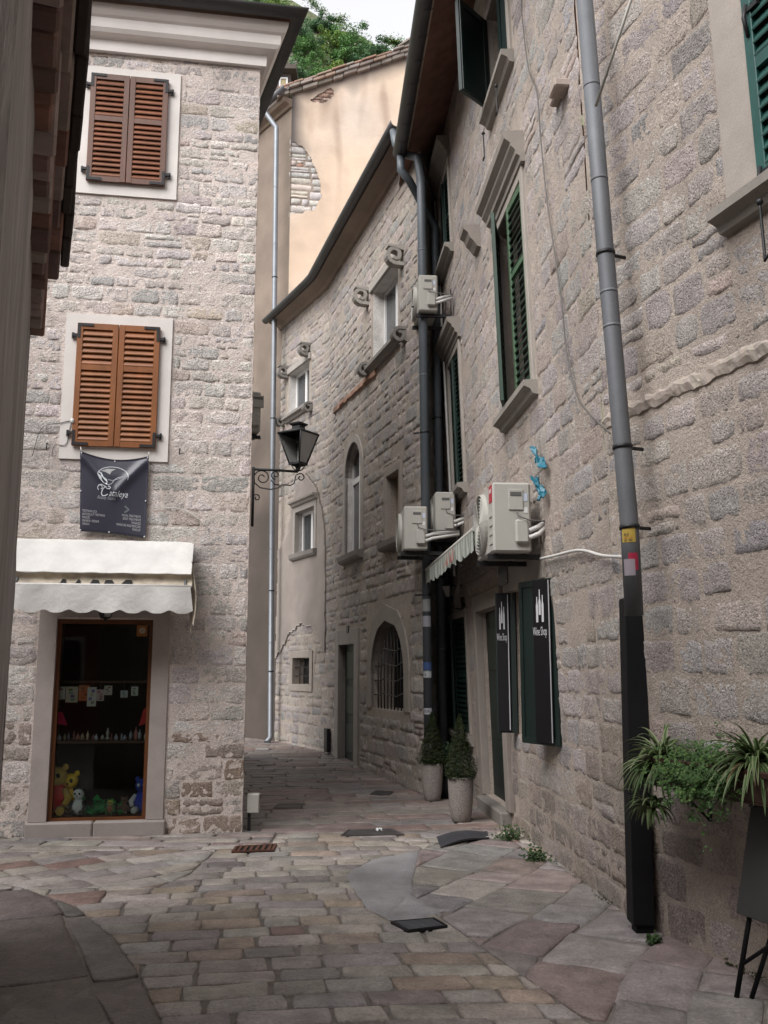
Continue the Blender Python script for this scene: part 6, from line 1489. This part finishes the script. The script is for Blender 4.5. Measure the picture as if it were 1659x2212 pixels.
for i, (px, py, s, lb) in enumerate(((1102, 1815, 1.25, 'green weed tuft at the wall beside the wine shop step'), (1158, 1862, 1.0, 'green weed tuft at the foot of the right wall'), (1412, 2040, .5, 'tiny weed in a flagstone joint by the black pipe cover'))):
    p = gnd(px, py); rr = random.Random(20 + i); mb = MB()
    for k in range(int(260 * s)):
        d = Vector((rr.gauss(0, .05), rr.gauss(0, .035), abs(rr.gauss(0, .045)))) * s * (.8 if s < .6 else 1); leafquad(mb, p + d + Vector((0, 0, .012)), rr.uniform(.018, .04), rr, rr.choice([(.05, .10, .03), (.035, .075, .025), (.09, .13, .05)]), Vector((0, -.4, .8)))
    tag(obj('weed', mb, M['leaf']), lb, 'weed', 'weeds along the wall foot')
# moss in joints: thin scattered tufts along wall feet (uncountable)
mb = MB(); rr = random.Random(31)
for wl, a, b, n in ((WF, .1, 5.2, 300), (WN, 1.5, 4.7, 260), (WA, 1.2, 5.1, 160), (WM, .2, 6, 160)):
    for k in range(n):
        u = rr.uniform(a, b)
        if noise.noise(Vector((u * 2.2, a, 4))) < .02: continue
        q = wl.P(u, .006 + abs(rr.gauss(0, .015)), rr.uniform(.0, .05)); q.z += gz(q.x, q.y); leafquad(mb, q, rr.uniform(.012, .03), rr, rr.choice([(.035, .05, .02), (.05, .06, .025), (.06, .05, .03)]), Vector((0, -.3, 1)))
obj('moss', mb, M['leaf'], kind='stuff', label='thin moss and dry scraps along the feet of the walls', cat='moss', origin=(0, 0, 0))
# ================================================================== behind the shop glass
TS = WA.T()
rows_ = [(172, 272, 660, 790, (.42, .40, .33)), (287, 402, 660, 822, (.33, .27, .2)), (420, 522, 645, 805, (.36, .10, .03)), (508, 590, 665, 862, (.42, .41, .36)), (598, 672, 690, 806, (.40, .30, .28)), (680, 756, 650, 746, (.40, .38, .30)), (846, 916, 700, 772, (.36, .36, .37)), (956, 1022, 660, 752, (.46, .46, .4))]
desc = ['cream postcard with a dark figure, leftmost in the shop window', 'picture postcard with brown bands hanging in the shop window', 'orange red card hanging in the shop window', 'tall pale card hanging lowest in the shop window', 'pinkish card hanging in the middle of the shop window', 'small framed card near the shelf in the shop window', 'tiny grey card to the right in the shop window', 'white topped card, rightmost in the shop window']
for k, (x0, x1, y0, y1, c) in enumerate(rows_):
    p0, p1 = (82.3 + x0 * .2109, 1344 + y0 * .2109), (82.3 + x1 * .2109, 1344 + y1 * .2109); o_ = -.135 - .012 * (k % 3)
    ua, za = WA.hit(*p0, o_); ub, zb = WA.hit(*p1, o_); rr = random.Random(k); mb = MB(); mb.col = c; mb.box(TS, ua, ub, zb, za, o_ - .004, o_)
    for j in range(4): mb.col = jit((c[0] * rr.uniform(.2, 1), c[1] * rr.uniform(.15, .8), c[2] * rr.uniform(.1, .8)), .2, rr); a_ = rr.uniform(.12, .5); mb.box(TS, lerp(ua, ub, a_), lerp(ua, ub, a_ + .35), lerp(zb, za, .12 + .2 * j), lerp(zb, za, .27 + .2 * j), o_ + .001, o_ + .002)
    mb.col = (.1, .1, .1); mb.tube([TS((ua + ub) / 2, za, o_), TS((ua + ub) / 2, zs_top - .018, o_)], .0015, 4)
    tag(obj('postcard', mb, M['print']), desc[k], 'postcard', 'cards hanging in the shop window')
def figure(name, label, cat, base, s, cols, ears=True, group=None):
    t = thing(name, label, cat, base, group); b = Vector(base)
    mb = MB(); mb.col = cols[0]; mb.ball(b + Vector((0, 0, .30 * s)), (.24 * s, .20 * s, .31 * s), 10); obj('body', mb, M['plush'], t)
    mb = MB(); mb.col = cols[1]; mb.ball(b + Vector((0, -.03 * s, .74 * s)), (.21 * s, .19 * s, .19 * s), 10); obj('head', mb, M['plush'], t)
    for sx in (-1, 1):
        if ears: mb = MB(); mb.col = cols[2]; mb.ball(b + Vector((sx * .16 * s, 0, .92 * s)), (.07 * s, .05 * s, .07 * s), 7); obj('ear', mb, M['plush'], t)
        mb = MB(); mb.col = cols[3]; mb.tube([b + Vector((sx * .18 * s, -.04 * s, .48 * s)), b + Vector((sx * .29 * s, -.13 * s, .32 * s)), b + Vector((sx * .24 * s, -.2 * s, .2 * s))], [.07 * s, .075 * s, .06 * s], 7); obj('arm', mb, M['plush'], t)
        mb = MB(); mb.col = cols[3]; mb.tube([b + Vector((sx * .13 * s, -.08 * s, .10 * s)), b + Vector((sx * .18 * s, -.28 * s, .09 * s))], [.10 * s, .085 * s], 7); obj('leg', mb, M['plush'], t)
        mb = MB(); mb.col = cols[4]; mb.ball(b + Vector((sx * .08 * s, -.20 * s, .77 * s)), (.045 * s, .02 * s, .05 * s), 6); obj('eye', mb, M['plush'], t)
    mb = MB(); mb.col = (.02, .02, .02); mb.ball(b + Vector((0, -.225 * s, .70 * s)), (.035 * s, .02 * s, .025 * s), 6); obj('nose', mb, M['plush'], t); return t
def at_shelf(px, o, z): return TS(WA.hit(px, 1700, o)[0], z, o)
Y_, RD, WH, BK_ = (.85, .55, .02), (.75, .02, .015), (.8, .8, .78), (.015, .015, .015)
figure('plush_toy', 'large plush toy in red and straw yellow, bottom left of the shop window', 'plush toy', at_shelf(122, -.28, zs_bot), .50, (RD, (.65, .45, .10), (.55, .35, .06), (.55, .35, .06), BK_))
figure('plush_toy', 'bright yellow plush toy behind the little panda', 'plush toy', at_shelf(151, -.36, zs_bot), .42, (Y_, Y_, Y_, Y_, BK_))
figure('plush_toy', 'little black and white panda toy in the shop window', 'plush toy', at_shelf(171, -.20, zs_bot), .27, (WH, WH, BK_, BK_, BK_))
figure('plush_toy', 'blue plush toy with white arms, bottom right of the shop window', 'plush toy', at_shelf(309, -.26, zs_bot), .36, ((.03, .07, .55), (.05, .09, .5), (.05, .09, .5), WH, WH))
figure('plush_toy', 'small parrot coloured toy in the middle of the shop window', 'plush toy', at_shelf(240, -.20, zs_bot), .15, ((.35, .15, .08), (.5, .5, .1), (.1, .35, .08), (.1, .3, .08), BK_))
figure('plush_toy', 'small brown plush toy near the blue one', 'plush toy', at_shelf(270, -.22, zs_bot), .17, ((.17, .10, .05), (.2, .12, .07), (.2, .12, .07), (.17, .10, .05), BK_))
mb = MB(); rr = random.Random(5); c0 = at_shelf(210, -.26, zs_bot)
for k in range(70): leafquad(mb, c0 + Vector((rr.gauss(0, .09), rr.gauss(0, .05), abs(rr.gauss(0, .06)) + .01)), rr.uniform(.05, .09), rr, (.02, .30, .07), Vector((0, -1, .6)))
tag(obj('paper_grass', mb, M['leaf']), 'heap of green shredded paper in the shop window', 'decoration')
rr = random.Random(14)
proto = None
for k in range(20):
    px = 112 + k * 10.3 + rr.uniform(-2, 2); o_ = rr.uniform(-.34, -.17); b = at_shelf(px, o_, zs_mid + .0005); mb = MB(); s = rr.uniform(.6, 1.4); mb.col = jit(rr.choice([(.5, .5, .5), (.45, .42, .38), (.3, .12, .1), (.35, .36, .4), (.4, .3, .2)]), .2, rr)
    pr_ = rr.choice([[(.018, 0), (.02, .008), (.008, .02), (.012, .04), (.014, .055), (.006, .065), (.009, .075), (.002, .085)], [(.022, 0), (.024, .03), (.016, .05), (.006, .055), (.01, .065), (.002, .072)], [(.012, 0), (.016, .02), (.018, .05), (.01, .075), (.004, .08), (.004, .10), (.001, .102)]])
    mb.lathe([(r * s, z * s) for r, z in pr_], b, 10)
    tag(obj('figurine', mb, M['tint']), 'tiny souvenir figurine standing on the middle shelf of the shop window', 'figurine', 'souvenir figurines on the shelf')
for (x0, x1, yt, yb, c, lb) in ((150, 300, 905, 1060, (.65, .02, .10), 'red pennant at the left side of the shop window'), (1040, 1132, 850, 1062, (.6, .02, .015), 'red pennant at the right side of the shop window')):
    o_ = -.3; ua, zt_ = WA.hit(82.3 + x0 * .2109, 1344 + yt * .2109, o_); ub, zb = WA.hit(82.3 + x1 * .2109, 1344 + yb * .2109, o_); mb = MB(); mb.col = c
    mb.prism(TS, [(ua, zt_), (lerp(ua, ub, .65), zt_ - .02), (ub, zb), (ua, zb + .03)] if x0 < 500 else [(ub, zt_), (ub, zb + .03), (ua, zb), (lerp(ua, ub, .4), zt_ - .05)], o_ - .004, o_); tag(obj('pennant', mb, M['print']), lb, 'pennant', 'red pennants in the shop window')
u, z = WA.hit(82.3 + 1068 * .2109, 1344 + 85 * .2109, -.06); mb = MB(); mb.col = (.30, .11, .02); mb.box(TS, u - .055, u + .05, z - .06, z + .055, -.0665, -.0655); mb.col = (.42, .36, .26); rr = random.Random(1)
for k in range(8): mb.poly([TS(u + .008 * cos(a_), z + .008 * sin(a_), -.0648) for a_ in (k * pi / 4 - .5, k * pi / 4 + .5)] + [TS(u + .034 * cos(k * pi / 4 + d), z + .034 * sin(k * pi / 4 + d), -.0648) for d in (.3, -.3)])
tag(obj('window_sticker', mb, M['print']), 'orange sticker with a pale wheel in the top corner of the shop glass', 'sticker')
# ================================================================== across the street, behind the viewer: mirrored in the shop glass
oh = thing('reddish_house', 'reddish plastered house across the street, mirrored in the shop window', 'house', (-2.5, -9.5, 0))
WO = Wall([(7, -9.5), (-11, -9.5)], -1 if False else 1)
OO = lambda u, z, o: Vector((7 - u, -9.5 + o, z))
mb = MB(); us = cuts(0, 18, 6); mb.col = (.30, .22, .19); mb.box(OO, 0, 7.5, 0, 15.5, -.3, 0); mb.col = (.30, .085, .06); mb.box(OO, 7.501, 11.5, 0, 15.5, -.3, .02); mb.col = (.28, .25, .23); mb.box(OO, 11.501, 18, 0, 15.5, -.3, 0); obj('front_wall', mb, M['plaster_tan'], oh); mb = MB(); mb.col = (.28, .24, .21); mb.box(lambda a, b, c: Vector((a, b, c)), -9.6, -9.2, -9.0, 8.3, 0, 9.5); obj('added_shade_wing', mb, M['plaster_tan'], oh)  # front raised and unseen wing added to shade the lower walls
for u in (8.5, 10.3, 5.2, 13.4):
    for z in (.9, 3.9, 6.4):
        mb = MB(); frame_rect(mb, OO, u - .6, u + .6, z, z + 1.7, .12, .021, .06); f = obj('window_frame', mb, M['white'], oh); mb = MB(); mb.box(OO, u - .48, u + .48, z + .12, z + 1.58, .022, .03); obj('window_pane', mb, M['dark'], f)
for z in (3.2, 3.55): mb = MB(); mb.box(OO, 7.3, 11.8, z, z + .08, .02, .35); obj('string_moulding', mb, M['white'], oh)
mb = MB(); mb.box(OO, -.2, 18.2, 15.501, 15.8, -.4, .4); mb.c = [(.15, .08, .06)] * 8; obj('roof', mb, M['tile'], oh)
# ================================================================== hillside, trees, far buildings
RG = [(300, -120), (480, -60), (560, -20), (640, -8), (690, 22), (720, 52), (768, 62), (800, 82), (830, 96), (865, 108), (900, 112), (1000, 112), (1300, 140)]
DR = 75.0
RX = [(atY(x, y, DR).x, atY(x, y, DR).z) for x, y in RG]
def ridge(x):
    x = x * DR / DR
    if x <= RX[0][0]: return RX[0][1]
    for (a, b), (c, d) in zip(RX, RX[1:]):
        if x <= c: return lerp(b, d, (x - a) / (c - a))
    return RX[-1][1]
def hz(x, D):
    f = max(0, min(1, (D - 28) / (DR - 28))) ** .95; z = ridge(x * DR / max(D, 1)) * f
    if D > DR: z = ridge(x * DR / D) - (D - DR) * .35
    return z + (noise.noise(Vector((x * .15, D * .15, 0))) * 1.6 + noise.noise(Vector((x * .5, D * .5, 3))) * .6) * f
mb = MB(); mb.smooth = True; xs = cuts(-70, 60, 2.0); Ds = cuts(28, 120, 2.0)
ids = [[mb.vert((x, D, hz(x, D) - .3), tuple(Vector((.10, .12, .05)).lerp(Vector((.20, .19, .165)), max(0, min(1, .5 + 1.6 * noise.noise(Vector((x * .2, D * .2, 9)))))))) for x in xs] for D in Ds]
for j in range(len(Ds) - 1):
    for i in range(len(xs) - 1): mb.face([ids[j][i], ids[j][i + 1], ids[j + 1][i + 1], ids[j + 1][i]])
M['hill'] = mat('rocky_hillside', (1, 1, 1), .95, .3, 1.2, .7, 2.5, .3, tint=True)
obj('hill', mb, M['hill'], kind='structure')
def on_hill(px, py):
    r = ray(px, py); D = 30.0
    while D < 110:
        t = D / r.y
        if CAMZ + r.z * t < hz(r.x * t, D): return Vector((r.x * t, D, hz(r.x * t, D)))
        D += .25
    t = DR / r.y; return Vector((r.x * t, DR, hz(r.x * t, DR)))
GP = [[(0.098, 0.215, 0.058), (0.13, 0.26, 0.078), (0.072, 0.163, 0.046)], [(0.169, 0.273, 0.058), (0.208, 0.312, 0.065), (0.13, 0.221, 0.052)], [(0.091, 0.182, 0.085), (0.117, 0.221, 0.098), (0.068, 0.137, 0.065)]]
def tree(label, p, r, h, kind, seed, dens=1.0):
    """p foot, r crown radius, h height of the crown's centre"""
    t = thing('tree', label, 'tree', p, 'trees on the hillside'); rr = random.Random(seed); mb = MB()
    top = p + Vector((rr.uniform(-.2, .2) * r, 0, h)); mb.tube([p - Vector((0, 0, .5)), p.lerp(top, .5) + Vector((rr.uniform(-.1, .1) * r, 0, 0)), top], [.10 * r, .075 * r, .03 * r], 7)
    limbs = []
    for k in range(7):
        a = rr.uniform(0, 2 * pi); b = p.lerp(top, rr.uniform(.35, .85)); e = top + Vector((cos(a) * r * .7, sin(a) * r * .7, rr.uniform(-.35, .5) * r)); limbs.append(e); mb.tube([b, b.lerp(e, .5) + Vector((0, 0, .1 * r)), e], [.04 * r, .025 * r, .008 * r], 5)
    obj('trunk', mb, M['bark'], t); mb = MB()
    cl = [(e, r * rr.uniform(.32, .5)) for e in limbs] + [(top + Vector((rr.gauss(0, .45), rr.gauss(0, .45), rr.gauss(.1, .38))) * r, r * rr.uniform(.22, .42)) for k in range(14)]
    for (c, cr) in cl:
        base = rr.choice(GP[kind])
        for k in range(int(150 * dens)):
            d = Vector((rr.gauss(0, 1), rr.gauss(0, 1), rr.gauss(0, 1))).normalized() * cr * rr.random() ** .4; d.z *= .8
            leafquad(mb, c + d, rr.uniform(.10, .24) * (.6 + r * .18), rr, base, d.normalized() + Vector((0, 0, .5)), .7)
    obj('crown', mb, M['leaf'], t)
TR = [(768, 96, 46, 0), (716, 92, 36, 1), (683, 160, 40, 0), (640, 75, 38, 2), (610, 60, 34, 0), (808, 118, 30, 2), (742, 128, 34, 0), (846, 128, 24, 2), (783, 142, 32, 2), (660, 110, 34, 0), (578, 30, 38, 1), (690, 55, 24, 2), (716, 66, 22, 2), (645, 170, 30, 2), (826, 148, 26, 0), (540, 20, 36, 0), (725, 155, 26, 1), (880, 135, 24, 0)]
KL = ['dark green bushy', 'yellowish green', 'dull blue green']; PL = ['rounded tree, tallest on the skyline under the clouds', 'tree, bright among the dark ones on the slope', 'tree rising right above the peach gable roof', 'tree on the slope over the shop roof corner', 'tree high on the slope beside the shop gutter', 'small tree on the falling skyline', 'tree in the middle of the slope', 'bush near the little ruin', 'tree close above the roof verge', 'tree between the bare rocks on the slope', 'grassy bush directly above the shop gutter', 'small tree on the upper left skyline', 'sparse tree beside the tallest one', 'low tree beside the little far window', 'low tree behind the roof verge on the right', 'bush at the left, mostly behind the shop roof', 'bush by the rock face above the roof', 'low bush under the little ruin']
for k, (px, py, rp, kind) in enumerate(TR):
    p = on_hill(px, py + rp * .75); r = rp * p.y / 2079; tree(KL[kind] + ' ' + PL[k], p, r, r * .95, kind, 100 + k)
mb = MB(); rr = random.Random(77)
for k in range(1500):
    px, py = rr.uniform(480, 920), rr.uniform(-30, 210); p = on_hill(px, py); base = rr.choice(GP[rr.choice([0, 1, 2, 2])] + [(.12, .12, .05)])
    if noise.noise(Vector((p.x * .25, p.y * .25, 9))) > .22: continue
    s = rr.uniform(.3, .8)
    for j in range(14): leafquad(mb, p + Vector((rr.gauss(0, .4), rr.gauss(0, .4), abs(rr.gauss(0, .4)))) * s, rr.uniform(.12, .28), rr, base, Vector((0, -.5, .8)))
obj('hillside_scrub', mb, M['leaf'], kind='stuff', label='low green scrub and grass covering the steep hillside', cat='scrub', origin=(0, 0, 0))
def hut(name, label, px, py, D, w, h, roof, mats, win=None, gable=False):
    p = atY(px, py, D); t = thing(name, label, 'house', (p.x, D, p.z)); I_ = lambda a, b, c: Vector((p.x + a, D + c, p.z + b))
    mb = MB(); mb.col = mats[0]; mb.prism(I_, [(-w / 2, -6), (w / 2, -6), (w / 2, h)] + ([(0, h + roof)] if gable else []) + [(-w / 2, h)], 0, w * .9); obj('wall', mb, M['plaster_tan'], t)
    mb = MB(); mb.col = mats[1]
    if gable:
        for s in (-1, 1): mb.prism(I_, [(0, h + roof), (s * (w / 2 + .25), h - .15), (s * (w / 2 + .25), h), (0, h + roof + .18)], -.2, w * .9 + .2)
    else: mb.prism(I_, [(-w / 2 - .2, h), (w / 2 + .25, h - .05), (w / 2 + .25, h + .12), (-w / 2 - .2, h + .3)], -.35, w)
    obj('roof', mb, M['tile'], t)
    if win:
        a0, a1, b0, b1 = win; mb = MB(); frame_rect(mb, I_, a0, a1, b0, b1, .06, -.06, -.001); f = obj('window_frame', mb, M['pvc'], t); mb = MB(); mb.col = (.32, .26, .13); mb.box(I_, a0 + .06, a1 - .06, b0 + .06, b1 - .06, -.03, -.002); obj('window_pane', mb, M['print'], f)
hut('far_house', 'small brown house with a yellowish window glimpsed behind the peach roof', 598, 215, 34, 1.05, 1.15, .3, ((.10, .085, .075), (.07, .055, .045)), (.08, .42, .32, .92))
hut('ruined_hut', 'little grey gabled stone hut on the hilltop', 893, 118, 72, 2.1, .75, .75, ((.16, .15, .145), (.24, .20, .17)), None, True)
